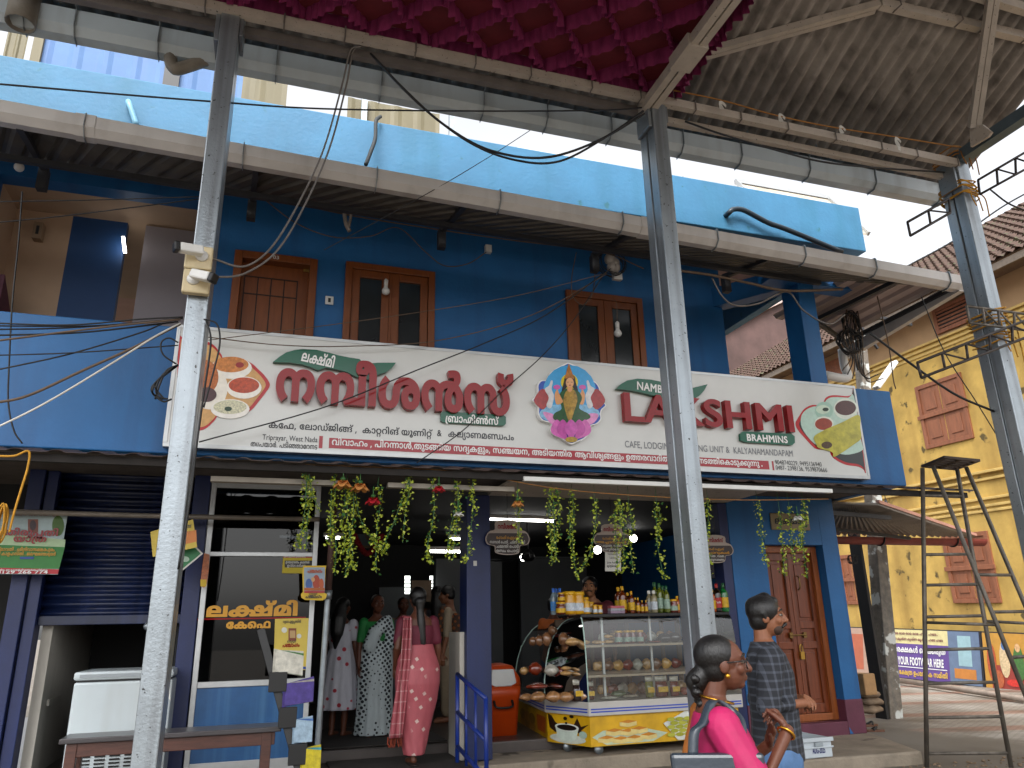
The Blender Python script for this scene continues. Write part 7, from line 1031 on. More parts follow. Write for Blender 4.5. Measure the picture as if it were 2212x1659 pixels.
wr('poster_words', SRED, t, 24, 1113, 127, 5, 7.28, latin='Mahalakshmi Tourism Thrissur, Palghat', bold=.02); wr('poster_words', SWHITE, t, -8, 1239, 103, 7, 7.28, latin='8129 266 774', bold=.04)
t = board('notice_card', 'tilted yellow paper card hung behind the left pillar', 'card', [(325, 1149), (417, 1122), (426, 1182), (330, 1203)], 6.9, YP, .004, [('orange_band', [(392, 1150), (424, 1145), (425, 1170), (394, 1177)], '#c97a3a')]); wr('card_words', SBLACK, t, 398, 1140, 413, 6, 6.89, key='vith')
board('notice_card', 'green diamond card tilted behind the left pillar', 'card', [(360, 1205), (413, 1170), (439, 1196), (388, 1238)], 7.0, WPP, .004, [('green_print', [(364, 1205), (412, 1174), (434, 1196), (389, 1233)], '#1f6b3c'), ('picture', ell(400, 1208, 9, 6), '#9fb8a4')])
board('price_card', 'narrow striped card edge behind the base of the left pillar', 'card', [(352, 1438), (366, 1438), (368, 1512), (352, 1500)], 6.9, WPP, .004, [('yellow_stripe', R4(353, 1470, 364, 1480), '#d2b01c'), ('green_stripe', R4(353, 1486, 365, 1500), '#1fa03c'), ('red_stripe', R4(353, 1445, 363, 1465), '#b03030')])
FZ = thing('chest_freezer', 'white chest freezer with a vent grille behind the wooden bench', 'freezer', (-1.1, 7.3, .41)); WH = mat('aged white enamel', '#b6c0c4', .3, var=.06, sc=2, streak=('#8a7f74', .25, 5))
a, b = PY(160, 1471, 7.15), PY(302, 1465, 7.15); x0, x1, zc = a.x, b.x+.25, a.z
mb = MB(); mb.box(x0, x1, 7.15, 7.75, .44, zc-.012); mb.build('body', WH, FZ, bevel=.02)
mb = MB(); mb.box(x0-.005, x1, 7.13, 7.76, zc, zc+.065); mb.build('lid', WH, FZ, bevel=.018)
mb = MB(); mb.box(x0+.04, x1, 7.126, 7.13, zc+.02, zc+.045); mb.build('handle_slot', mat('slot grey', '#8d9498', .5), FZ); mb = MB(); mb.box(x0+.02, x1-.01, 7.16, 7.74, zc-.013, zc+.001); mb.build('seal', BLACK, FZ)
a, b = PY(168, 1615, 7.148), PY(258, 1650, 7.148); gh = mb = MB()
for i in range(4):
    for k in range(8): xx = a.x+.02+i*.105; z = a.z-.02-k*.026; mb.box(xx, xx+.075, 7.144, 7.151, z-.006, z+.006)
mb.build('grille', BLACK, FZ)
BW = mat('worn bench wood', '#4a2a20', .45, var=.35, sc=6, stretch=(1, 8, 8), bump=.15); BN = thing('bench', 'long dark wooden bench before the shop window', 'bench', (-.5, 6.6, .3))
p0, p1 = PY(147, 1595, 6.45), PY(608, 1562, 6.45); zs = p0.z; mb = MB(); mb.hexa([(p0.x-.05, 6.42, zs-.035), (p1.x, 6.42, zs-.035), (p1.x, 6.74, zs-.035), (p0.x-.05, 6.74, zs-.035)], [(p0.x-.05, 6.42, zs), (p1.x, 6.42, zs), (p1.x, 6.74, zs), (p0.x-.05, 6.74, zs)]); mb.build('seat', mat('bench top', '#3f3c3e', .3, var=.25, sc=6, stretch=(1, 8, 8)), BN, bevel=.006)
for y in (6.46, 6.69): mb = MB(); mb.box(p0.x, p1.x-.04, y-.012, y+.012, zs-.125, zs-.037); mb.build('apron', BW, BN, bevel=.004)
for x in (p0.x+.03, p1.x-.1):
    for y in (6.47, 6.69): mb = MB(); mb.box(x-.035, x+.035, y-.03, y+.03, .27, zs-.037); mb.build('leg', BW, BN, bevel=.004)
RK = thing('newspaper_rack', 'narrow black rack of newspapers leaning by the doorway', 'rack', (.3, 6.5, .3)); ra, rb = PY(563, 1359, 6.42), PY(650, 1680, 6.3); mb = MB(); mb.bar(ra, rb, .06, .03, up=(0, 1, 0)); mb.build('upright', BLACK, RK, bevel=.004)
rd = (rb-ra); NWS = [('folded newspaper sticking out of the top of the rack', '#b9b6aa', '#3d6b34', .30), ('purple magazine in the second pocket of the rack', '#40307a', '#9a948c', .54), ('blue and white paper in the third pocket of the rack', '#8fa6b8', '#3a5f9a', .78), ('yellow magazine in the lowest pocket of the rack', '#b9a81c', '#2f8a9a', .97)]
for k, (lb, c1, c2, tt) in enumerate(NWS):
    p = ra.lerp(rb, tt); mb = MB(); mb.box(p.x-.02, p.x+.11, p.y-.06, p.y+.005, p.z-.14, p.z-.0); mb.build('pocket', BLACK, RK, bevel=.004)
    nwt = thing('newspaper', lb, 'newspaper', (p.x+.05, p.y-.03, p.z), 'newspapers in the black rack'); fl = .11 if k < 2 else .03
    for s in range(3): mb = MB(); g = [[p+V((x*(.11+fl)-.0, -.03-.008*s+.03*math.sin(x*3+s), .16*z-.02*x*z*(s-1)+.06*x*(.5 if k == 1 else -.6 if k == 0 else .1)+.004*s)) for x in (0, .33, .66, 1)] for z in (0, .5, 1)]; mb.sheet(g); mb.build('page', mat('page '+(c1 if s != 1 else c2), c1 if s != 1 else c2, .6, var=.3, sc=25), nwt, solid=.002)
mb = MB(); mb.tube([(.575, 7.28, .36), (.60, 7.28, 1.9)], .026, 12); mb.build('lower_pipe', STEEL); DP = thing('standing_pipe', 'rusty and grey upright pipe at the left side of the doorway', 'pipe', (.58, 7.28, .36)); o = bpy.data.objects['lower_pipe']; o.parent = DP; o.matrix_parent_inverse = Matrix.Translation(-DP.location)
mb = MB(); mb.tube([(.60, 7.28, 1.9), (.615, 7.28, 2.78)], .03, 12); mb.build('upper_pipe', mat('rusty pipe', '#4a322c', .7, var=.3, sc=8), DP, smooth=True); mb = MB(); mb.lathe([(.034, -.04), (.036, .04)], (.601, 7.28, 1.9), 12); mb.build('coupling', STEEL, DP, smooth=True)
RB = thing('handrail', 'blue tubular handrail between the doorway and the orange bin', 'handrail', (2.0, 7.0, .4)); NB2 = mat('navy rail paint', '#17307c', .35, var=.2)
r0, r1 = V((2.03, 7.42, 0)), V((2.06, 6.72, 0)); zr = PX(987, 1456, 2.03); zA = PY(987, 1456, 7.42).z; zB = PY(1050, 1509, 6.72).z; f0 = PY(987, 1640, 7.42).x; xA, xB = PY(988, 1500, 7.42).x, PY(1050, 1580, 6.72).x
r0.x, r1.x = xA, xB
for t in (0, .33, .66, 1): p = r0.lerp(r1, t); zz = zA+(zB-zA)*t; mb = MB(); mb.tube([(p.x, p.y, .3), (p.x, p.y, zz)], .02 if t in (0, 1) else .013, 10); mb.build('post', NB2, RB, smooth=True)
for dz in (0, -.33, -.62): mb = MB(); mb.tube([(r0.x, r0.y, zA+dz), (r1.x, r1.y, zB+dz)], .02, 10); mb.build('rail', NB2, RB, smooth=True)
bc = PZ(1086, 1590, .50); BI = thing('waste_bin', 'orange waste bin with a white flap lid by the display counter', 'bin', (bc.x, bc.y+.15, .5)); c = V((bc.x, bc.y+.15, .50)); OR = mat('orange plastic', '#c2440e', .4, var=.08)
zt = PY(1086, 1480, c.y).z-.50
def rbox(w, d, n=8, e=.06): return [(sx*(w-e)+e*math.cos(a), sy*(d-e)+e*math.sin(a)) for sx, sy, a0 in ((1, 1, 0), (-1, 1, PI/2), (-1, -1, PI), (1, -1, 1.5*PI)) for a in [a0+PI/2*i/(n-1) for i in range(n)]]
mb = MB(); mb.loft([[c+V((x*s, y*s, z)) for x, y in rbox(.2, .17)] for s, z in ((.86, 0), (1, zt-.12), (1.06, zt-.11), (1.08, zt))]); mb.build('bucket', OR, BI, smooth=True)
mb = MB(); mb.loft([[c+V((x*s, y*s, z)) for x, y in rbox(.2, .17)] for s, z in ((1.09, zt+.002), (1.05, zt+.08), (.7, zt+.2), (.2, zt+.23))]); mb.build('hood', OR, BI, smooth=True)
mb = MB(); mb.prism([c+V((x, -.15-.0, z)) for x, z in ((-.12, zt+.17), (.12, zt+.17), (.15, zt+.03), (.09, zt-.0), (-.09, zt-.0), (-.15, zt+.03))], (0, -.05, -.0)); mb.build('flap', WHITEPL, BI, bevel=.01)
mb = MB(); mb.tube(smooth_path([c+V((-.1, -.185, zt-.14)), c+V((-.08, -.225, zt-.2)), c+V((.08, -.225, zt-.2)), c+V((.1, -.185, zt-.14))]), .012, 8); mb.build('handle', BLACK, BI, smooth=True)
DC = thing('display_counter', 'curved glass snack counter with yellow printed base panels', 'display counter', (3.9, 7.7, .41))
yC = 7.30; C0 = PY(1273, 1548, yC); zb1 = C0.z; zb2 = PY(1273, 1517, yC).z; B0 = PZ(1177, 1539, zb1); A0 = PZ(1113, 1510, zb1); XD = PY(1603, 1500, yC).x
Tt = PY(1266, 1334, yC+.05).z; Ttop = PY(1266, 1329, yC+.05).z+.012
FO = [V((A0.x, A0.y, 0)), V((B0.x, B0.y, 0)), V((C0.x, C0.y, 0)), V((XD, yC, 0)), V((XD, 8.35, 0)), V((A0.x, max(8.35, A0.y+.15), 0))]
TL = [PZ(1181, 1333, Ttop), PZ(1238, 1336, Tt), PZ(1268, 1334, Tt), V((XD-.02, yC+.05, Ttop))]; TP = [V((TL[0].x+.02, A0.y+.02, 0)), V((TL[1].x, TL[1].y, 0)), V((C0.x-.02, yC+.05, 0)), V((XD-.02, yC+.05, 0)), V((XD-.02, 8.35, 0)), V((TL[0].x+.05, max(8.35, A0.y+.15), 0))]
def inpoly(P, k): c = sum(P, V((0, 0, 0)))/len(P); return [c+(p-c)*k for p in P]
def slab(nm, P, z0, z1, mt, bevel=0): mb = MB(); mb.prism([V((p.x, p.y, z0)) for p in P], (0, 0, z1-z0)); return mb.build(nm, mt, DC, bevel=bevel)
WBAND = mat('white counter band', '#b5b2ac', .35, var=.06, sc=4)
slab('band', FO, zb1, zb2, WBAND, .006); slab('top_slab', TP, Tt, Ttop, mat('black counter top', '#101014', .2, var=.1), .005)
YPN = mat('yellow printed panel', '#c79a12', .35, var=.3, sc=3); slab('base_panel', inpoly(FO, .965), .475, zb1-.002, YPN)
sh1, sh2 = PY(1273, 1459, yC+.1).z, PY(1273, 1394, yC+.1).z; WSH = mat('shelf laminate', '#a3937c', .4, var=.15, sc=5)
mid = lambda k: [a.lerp(b, k) for a, b in zip(FO, TP)]
slab('shelf', inpoly(mid(.18), .93), sh1-.022, sh1, WSH); slab('shelf', inpoly(mid(.5), .90), sh2-.022, sh2, WSH)
GL = glassmat('clear pane', (.90, .94, .93), 1.0)
mb = MB(); frame(mb, A0.x+.12, XD-.1, zb2, Tt-.01, 8.28, 8.31, .05)
for x in (.3, .55, .8): xx = A0.x+(XD-A0.x)*x; mb.box(xx, xx+.04, 8.28, 8.31, zb2, Tt-.01)
mb.build('back_frame', mat('brown wood back', '#5a4632', .5, var=.2), DC)
def edge(i, t): s = 1-math.cos(t*PI/2); z = zb2+(Tt-zb2)*math.sin(t*PI/2)**.9; p = FO[i].lerp(TP[i], s); return V((p.x, p.y, z))
for i in range(3):
    mb = MB(); mb.sheet([[edge(i, k/8), edge(i+1, k/8)] for k in range(9)]); mb.build('glass_pane', GL, DC, smooth=True)
    mb = MB(); mb.tube([edge(i, k/8) for k in range(9)], .007, 6); mb.build('pane_edge', mat('green glass edge', '#a8c4ba', .2), DC, smooth=True)
mb = MB(); mb.sheet([[edge(3, k/8), V((FO[4].x, FO[4].y, edge(3, k/8).z))] for k in range(9)]); mb.build('glass_pane', GL, DC)
for p in (TP[0], TP[1], TP[2].lerp(TP[3], .17)+V((0, .05, 0)), TP[2].lerp(TP[3], .55)+V((0, .25, 0))): mb = MB(); mb.box(p.x-.012, p.x+.012, p.y+.1, p.y+.124, zb2, Tt); mb.build('upright', ALU, DC)
for i in range(3):
    a, b = FO[i], FO[i+1]; d = (b-a).normalized(); nn = V((d.y, -d.x, 0)); mb = MB()
    for z in (zb1+.03, zb1+.055): mb.prism([V((p.x, p.y, zz))+nn*.003 for p, zz in ((a+d*.02, z), (b-d*.02, z), (b-d*.02, z+.012), (a+d*.02, z+.012))], -nn*.002)
    mb.build('blue_stripe', mat('blue stripe', '#2546b0', .4), DC)
for p in (FO[0].lerp(FO[1], .2), FO[1].lerp(FO[2], .5), FO[2].lerp(FO[3], .05), FO[2].lerp(FO[3], .8)):
    p = p+V((.03, .08, 0)); mb = MB(); mb.lathe([(.045, -.012), (.045, .012)], (0, 0, 0), 14); mb.v = [V((q_.x+p.x, q_.z+p.y, q_.y+.446)) for q_ in mb.v]; mb.build('caster', STEEL, DC, smooth=True)
IP = inpoly(FO, .965)
def pnl(i, shapes):                               # flat printed shapes on a base panel; coordinates 0..1 along, 0..1 up
    a, b = IP[i], IP[i+1]; d = b-a; nn = V((d.y, -d.x, 0)).normalized(); h = zb1-.475
    for k, (nm, pts, c) in enumerate(shapes):
        mb = MB(); o = nn*(.002+.0008*k); mb.prism([V((a.x+d.x*x, a.y+d.y*x, .475+h*y))+o for x, y in pts], -nn*.0006); mb.build(nm, mat('panel '+c, c, .35, var=.15, sc=15), DC)
E2 = lambda x, y, rx, ry, n=18: [(x+rx*math.cos(2*PI*i/n), y+ry*math.sin(2*PI*i/n)) for i in range(n)]
pnl(1, [('splash_print', [(.02, .98), (.06, .5), (.2, .35), (.34, .55), (.2, .7), (.12, .9)], '#2a160c'), ('splash_print', [(.6, .55), (.72, .9), (.8, .62), (.98, .72), (.8, .5), (.9, .35), (.7, .42)], '#2e180c'), ('saucer_print', E2(.48, .18, .42, .16), '#c3c9bd'), ('cup_print', [(.2, .56), (.75, .56), (.68, .2), (.56, .08), (.38, .08), (.26, .2)], '#c5d2c6'), ('handle_print', E2(.84, .36, .09, .12), '#9fb5a8'), ('cup_print', E2(.475, .56, .28, .13), '#d5dad0'), ('coffee_print', E2(.475, .55, .23, .095), '#1a0e08'), ('bean_print', E2(.45, .85, .045, .06), '#20120a'), ('bean_print', E2(.6, .93, .05, .05), '#20120a'), ('bean_print', E2(.47, .7, .03, .04), '#20120a')])
sq = []
for (x, y) in ((.10, .14), (.19, .09), (.28, .10), (.37, .16), (.15, .36), (.24, .33), (.31, .38), (.24, .62)): sq += [('cake_print', [(x-.055, y), (x, y-.05), (x+.055, y), (x+.055, y+.13), (x, y+.09), (x-.055, y+.13)], '#d2bd78'), ('cake_top', [(x-.055, y+.13), (x, y+.08), (x+.055, y+.13), (x, y+.2)], '#b9781c')]
balls = [('ball_print', E2(.52+.055*i+.02*(j % 2), .22+.13*j, .028, .068, 12), '#9a9a28' if (i+j) % 2 else '#a8a838') for j in range(5) for i in range(4)]
pnl(2, [('plate_print', [(.01, .3), (.1, .03), (.4, .05), (.5, .3), (.35, .5), (.08, .5)], '#b4c2a8')]+sq+[('plate_print', [(.47, .62), (.56, .03), (.8, .02), (.85, .95), (.62, .98)], '#cdd0c8')]+balls)
pnl(0, [('fruit_print', E2(.2+.17*(k % 3), .25+.28*(k//3), .1, .2), '#8f6420' if k % 2 else '#a8742a') for k in range(6)]+[('glass_print', [(.72, .25), (.95, .25), (.97, .8), (.7, .8)], '#b4551c')])
def jar(name, r, h, neck, body, cap, lab_c, label, group, liquid_=False):
    t = thing(name, label, name.split('_')[-1], (0, 0, 0), group); mb = MB(); mb.lathe([(r*.9, 0), (r, h*.04), (r, h*.62), (r*.92, h*.7), (neck, h*.82), (neck, h*.87)], n=16); mb.build('body', body, t, smooth=True)
    mb = MB(); mb.lathe([(neck*1.15, h*.85), (neck*1.18, h*.86), (neck*1.15, h), (neck*.9, h*1.005)], n=14); mb.build('cap', cap, t, smooth=True)
    if lab_c: mb = MB(); mb.lathe([(r*1.012, h*.15), (r*1.012, h*.5)], n=16, cap=False); mb.build('label', lab_c, t, smooth=True)
    return t
YC = mat('yellow cap', '#d2a010', .4, var=.05); WC = mat('white cap', '#d5d5d0', .4, var=.04); BC = mat('blue cap', '#2a5fb8', .4); GC_ = mat('green cap', '#1d5a34', .4); RCAP = mat('red cap', '#a01818', .4)
HON = liquid('amber oil', '#7a3208'); HONY = liquid('clear oil', '#a39a78'); GRN = liquid('green syrup', '#6d7a1c'); COLA = liquid('dark soda', '#140806'); LEM = liquid('green soda', '#0f7a38'); WAT = liquid('water', '#8fa3ae'); YJ = mat('yellow jar', '#c9930c', .3, var=.08, coat=.4); PCK = liquid('pickle', '#7a2410'); ORB = liquid('orange drink', '#c2560c')
LBW = mat('white label', '#b9c2cc', .5, var=.3, sc=60); LBY = mat('yellow label', '#c9a018', .5, var=.25, sc=60); LBR = mat('red label', '#a81c22', .5, var=.2); LBG = mat('green label', '#8fa898', .5, var=.35, sc=60); LBB = mat('blue label', '#3f7fc0', .5, var=.3, sc=60)
PROT = {}
def top(kind, u, lab, y=7.5, z=None, sc=1, grp='bottles and jars on the counter top'):
    args = {'water': ('water_bottle', .034, .26, .013, WAT, BC, LBB), 'ybig': ('snack_jar', .058, .2, .05, YJ, YC, LBW), 'honey': ('oil_bottle', .04, .27, .014, HON, YC, LBY), 'white': ('oil_bottle', .037, .24, .016, HONY, WC, LBW), 'green': ('syrup_bottle', .036, .30, .014, GRN, GC_, LBG), 'cola': ('soda_bottle', .045, .29, .014, COLA, RCAP, LBR), 'lemon': ('soda_bottle', .045, .29, .014, LEM, GC_, LBY), 'pick': ('pickle_jar', .04, .13, .034, PCK, YC, LBG), 'amber': ('honey_jar', .05, .12, .042, HON, YC, LBY), 'orange': ('juice_bottle', .035, .2, .016, ORB, YC, LBY)}[kind]
    p = PY(u, 1330, y); loc = (p.x, y, Ttop if z is None else z)
    if kind not in PROT: t = jar(*args, lab, grp); PROT[kind] = t; t.location = loc; t.scale = (sc,)*3
    else: t = dup(PROT[kind], loc, random.uniform(0, 6), lab, grp, sc)
    return t
for k, u in enumerate((1197, 1203.5, 1211)): top('water', u, ('leftmost', 'middle', 'rightmost')[k]+' of three clear water bottles with blue caps', 7.55+.06*(k % 2))
top('amber', 1212, 'amber jar with a yellow lid before the water bottles', 7.42); top('amber', 1214, 'small amber jar stacked on the amber jar by the water', 7.42, Ttop+.122, .75)
for u, s, y, lb in ((1231, 1.12, 7.45, 'largest yellow lidded snack jar, beside the amber jar'), (1251, 1.1, 7.45, 'second large yellow snack jar with a blue printed label'), (1263, .85, 7.55, 'middle sized yellow jar behind the smaller ones'), (1268, .62, 7.4, 'small yellow jar right of the large snack jars'), (1277, .6, 7.5, 'small yellow jar behind its twin'), (1286, .45, 7.42, 'tiny yellow jar second from the right end of its row'), (1297, .43, 7.42, 'tiny yellow jar at the right end of the row')): top('ybig', u, lb, y, sc=s)
for k, (u, s, y) in enumerate(((1338, 1.0, 7.6), (1347, 1.02, 7.5), (1358, .8, 7.62), (1366, .82, 7.45), (1374, .6, 7.55), (1380, .58, 7.45), (1388.5, .48, 7.42), (1397, .48, 7.42))): top('honey', u, ('tallest amber oil bottle at the left of the row', 'second tall amber oil bottle with a yellow label', 'medium amber bottle behind the front one', 'medium amber bottle in front with a yellow label', 'smaller amber bottle behind', 'smaller amber bottle in front', 'tiny amber bottle left of its twin', 'tiny amber bottle by the white capped bottles')[k], y, sc=s)
for k, u in enumerate((1405, 1415)): top('white', u, ('clear oil bottle with a white cap', 'clear oil bottle with a white cap and drop shaped label')[k], 7.5-.07*k, sc=.95)
for k, (u, s, y) in enumerate(((1418, 1.08, 7.65), (1428, 1.02, 7.5), (1435, .95, 7.62), (1443, .92, 7.45))): top('green', u, ('tallest green necked syrup bottle at the back', 'green syrup bottle with a white label in front', 'green syrup bottle half hidden behind the others', 'green syrup bottle nearest the pillar')[k], y, sc=s)
top('pick', 1457, 'dark pickle jar with a yellow lid by the pillar', 7.45, sc=1.05); top('orange', 1465, 'orange drink bottle just left of the pillar', 7.5, sc=.85); top('orange', 1541, 'orange drink bottle just right of the pillar', 7.5, sc=1.2); top('cola', 1553, 'dark cola bottle with a red cap and label', 7.5, sc=1.03); top('lemon', 1567.5, 'green soda bottle beside the cola', 7.5, sc=1.05)
write('cola_words', SWHITE, None, PY(1548, 1303, 7.45), (1, 0, 0), (0, 0, 1), width=.055, height=.022, latin='Coca-Cola', bold=.02); o = bpy.data.objects['cola_words']; cb = [x for x in COL.objects if x.get('label', '').startswith('dark cola')][0]; o.parent = cb; o.matrix_parent_inverse = (Matrix.Translation(cb.location) @ Matrix.Rotation(cb.rotation_euler.z, 4, 'Z') @ Matrix.Scale(1.03, 4)).inverted()
for k in range(3): a, b = PY(1318, 1322, 7.4), PY(1348, 1322, 7.4); mb = MB(); mb.box(a.x, b.x, 7.38, 7.46, Ttop+.026*k+.001, Ttop+.026*k+.025); tag(mb.build('small_box', mat(('mauve box', 'grey box', 'red box')[k], ('#8f7a90', '#9a9aa4', '#a8505c')[k], .5, var=.3, sc=40), bevel=.002), ('lowest', 'middle', 'topmost')[k]+' flat carton of the stack on the counter top', 'box', 'cartons stacked on the counter top')
SNK = {}
def packet(mt, loc, w, h, d, lab, cat='packet', name='snack_packet', grp='snacks inside the glass counter', lump=.25, rz=0):
    mb = MB(); nu, nv = 12, 8; o = V(loc)
    for k in range(1): 
        mb.ball((0, 0, 0), w/2, d/2, h/2, n=16, m=9)
    mb.v = [V((p.x*(1+.1*math.sin(p.z*60+p.x*30)), p.y*(1+lump*math.sin(p.x*70+loc[0]*9)*math.cos(p.z*55)), p.z*(1+lump*.7*math.sin(p.x*50+p.y*40+loc[0]*5)))) for p in mb.v]
    c, s = math.cos(rz), math.sin(rz); mb.v = [o+V((p.x*c-p.y*s, p.x*s+p.y*c, p.z+h/2)) for p in mb.v]
    return tag(mb.build(name, mt, smooth=True), lab, cat, grp)
foil = lambda n, c: mat(n, c, .18, var=.4, sc=22, bump=.5, bsc=35, coat=.7)
BUN, CHIP, RSN, DKS_, CLR, BRD, MUR = foil('bun bag', '#7d5538'), foil('chips bag', '#b8905a'), foil('red snack', '#7a2c14'), foil('dark sweet', '#2a1814'), foil('clear bag', '#a8a498'), foil('bread bag', '#9c7148'), foil('murukku bag', '#c99a50')
FRONT = yC+.17
for k, (u, y, z, mt, w, h, lab) in enumerate(((1152, 7.95, sh2, BUN, .14, .11, 'bag of buns at the far left of the top shelf'), (1166, 7.85, sh2, BUN, .14, .13, 'second bag of buns on the top shelf'), (1182, 7.8, sh2, BUN, .15, .17, 'tall bag of buns on the top shelf'), (1195, 7.9, sh2+.1, BUN, .14, .12, 'bag of buns stacked highest on the top shelf'), (1219, 7.65, sh2, BUN, .16, .16, 'bag of buns by the middle upright'), (1246, 7.6, sh2, BUN, .12, .14, 'small bag of buns right of the upright'), (1238, 7.45, sh2, CHIP, .22, .10, 'yellow labelled bag of chips before the buns'), (1262, 7.5, sh2, CHIP, .16, .07, 'flat bag of chips by the corner'), (1293, 7.55, sh2, CHIP, .2, .06, 'flat bag of chips left of the pickle jars'), (1318, 7.6, sh2, MUR, .17, .06, 'round murukku bag at the bottom'), (1316, 7.6, sh2+.055, MUR, .15, .06, 'round murukku bag on top of another'), (1412, 7.5, sh2, RSN, .2, .035, 'flat red packet on the top shelf'), (1438, 7.65, sh2, DKS_, .24, .12, 'large dark sweet packet on the top shelf'), (1460, 7.6, sh2, DKS_, .2, .13, 'dark sweet packet next to the pillar'), (1130, 7.9, sh1, CHIP, .12, .10, 'yellow snack bag low at the far left'), (1155, 7.8, sh1, RSN, .2, .16, 'red snack heap in a bag on the middle shelf'), (1189, 7.6, sh1, CLR, .2, .14, 'clear shiny bag on the middle shelf'), (1221, 7.5, sh1, CHIP, .18, .06, 'banana chips bag on the middle shelf'), (1221, 7.5, sh1+.05, CHIP, .15, .05, 'banana chips bag topping another'), (1258, 7.55, sh1, CHIP, .12, .05, 'small chips bag by the corner of the middle shelf'), (1133, 7.75, zb2, BRD, .18, .09, 'long bread bag at the far left of the bottom shelf'), (1160, 7.62, zb2, BRD, .24, .12, 'bread bag second from left on the bottom shelf'), (1158, 7.8, zb2+.1, RSN, .3, .08, 'reddish snack bag above the bread'), (1192, 7.5, zb2, BRD, .22, .13, 'puffed bread bag on the bottom shelf'), (1219, 7.45, zb2, BRD, .2, .12, 'round bread bag before the dark pouch'), (1310, 7.45, zb2, CLR, .24, .05, 'flat clear packet at the front of the bottom shelf'), (1330, 7.6, zb2, foil('green packet', '#5a6a4a'), .22, .09, 'green packet lying in the bottom shelf'), (1354, 7.5, zb2, foil('pale packet', '#a49a8a'), .2, .05, 'pale packet lying at the bottom right'), (1472, 7.5, zb2, RSN, .16, .1, 'brown snack bag beside the pillar'))): packet(mt, (PY(u, 1400, y).x, y, z+.002), w*.8, h*.72, w*.6, lab)
for k, u in enumerate((1333, 1343.5, 1351, 1364, 1379)): top('pick', u, ('leftmost pickle jar on the top shelf', 'second pickle jar on the top shelf', 'third pickle jar on the top shelf', 'fourth pickle jar on the top shelf', 'rightmost pickle jar on the top shelf')[k], 7.5+.06*(k % 2), sh2+.002, 1.0, 'pickle jars inside the counter')
for k in range(26): u = 1290+k*7; z = (sh1, zb2, sh2)[k % 3]; packet((CHIP, MUR, CLR, BUN, RSN)[k % 5], (PY(u, 1400, 7.9).x, 7.9, z+.002), .13, .11, .07, 'small snack packet in the back rows of the counter shelves', grp='back row snack packets')
def pouch(u, y, w, h, c, lab):
    x = PY(u, 1480, y).x; t = thing('pouch', lab, 'pouch', (x, y, zb2), 'stand up pouches inside the counter'); mb = MB()
    mb.loft([[V((x+w/2*sx*math.cos(a), y+d*math.sin(a), zb2+.002+h*z)) for a in [2*PI*i/16 for i in range(16)]] for z, sx, d in ((0, .92, .03), (.08, 1, .04), (.5, .98, .03), (.75, .97, .016))]); mb.build('body', foil('pouch '+c, c), t, smooth=True)
    mb = MB(); mb.loft([[V((x+w/2*sx*math.cos(a), y+d*math.sin(a), zb2+.002+h*z)) for a in [2*PI*i/16 for i in range(16)]] for z, sx, d in ((.75, .97, .016), (1, 1, .004))]); mb.build('clear_top', CLR, t, smooth=True)
    mb = MB(); mb.box(x-w*.4, x+w*.4, y-.044, y-.042, zb2+h*.25, zb2+h*.5); mb.build('label', LBY, t)
for u, y, w, h, c, lab in ((1250, 7.43, .13, .2, '#2a1c18', 'dark pouch left of the glass corner'), (1272, 7.5, .1, .17, '#4a2414', 'narrow brown pouch at the glass corner'), (1402, 7.43, .09, .2, '#6a6a20', 'olive pouch with an orange label'), (1428, 7.43, .14, .2, '#5a1e10', 'wide brown powder pouch'), (1456, 7.43, .1, .19, '#641f12', 'brown powder pouch nearest the pillar')): pouch(u, y, w, h, c, lab)
CRM = mat('cream board', '#a89a90', .45, var=.06); DBR = mat('dark brown board', '#2e1c1a', .4, var=.1)
for (cx, cy, s, lab, ws) in ((1096, 1161, 1.0, 'round edged brown menu board hanging left of the counter', ('homely', 'sambar', 'chamm', 'rasam')), (1321, 1163, .82, 'brown menu board half behind a garland', ('homely', 'achar', 'kadu', 'cheru')), (1545, 1186, .80, 'brown menu board cut off by the middle pillar', ('homely', 'achar', 'kadu', 'cheru'))):
    out = curve2([(cx+x*s, cy+y*s) for x, y in ((-26, -34), (0, -38), (24, -33), (27, -18), (40, -12), (48, 4), (42, 16), (27, 19), (24, 34), (0, 38), (-26, 33), (-28, 19), (-43, 15), (-48, 2), (-40, -13), (-28, -17))], 3); yb = 7.42
    t = board('menu_board', lab, 'menu board', out, yb, CRM, .01, [('brown_field', [(x, max(y, cy-9*s)) for x, y in inset(out, .95, (cx, cy))], DBR)], 'hanging menu boards')
    wr('title_words', SRED, t, cx-21*s, cy-19*s, cx+21*s, 8*s, yb-.014, key='title', bold=.02)
    for k, w in enumerate(ws): wr('menu_words', YLET if k == 0 or w == 'achar' else WPP, t, cx-(24 if k != 1 else 38)*s, cy+(3+9.5*k)*s, cx+(24 if k != 1 else 38)*s, 5*s, yb-.014, key=w)
    mb = MB(); p = PY(cx, cy-36*s, yb); mb.tube([p, (p.x, p.y, 2.9)], .003, 4); mb.build('cord', BLACK, t)
t = board('paper_notice', 'white paper notice about juice hung below a menu board', 'notice', R4(1307, 1189, 1341, 1234), 7.42, WPP, .004)
wr('notice_words', SBLACK, t, 1313, 1199, 1334, 5, 7.415, latin='Nambeesans'); wr('notice_words', SBLACK, t, 1317, 1207, 1331, 5, 7.415, latin='Lakshmi'); wr('notice_words', SBLACK, t, 1311, 1217, 1338, 4.5, 7.415, latin='Juice Available', bold=.02); wr('notice_words', SBLACK, t, 1311, 1225, 1336, 4, 7.415, key='juice')
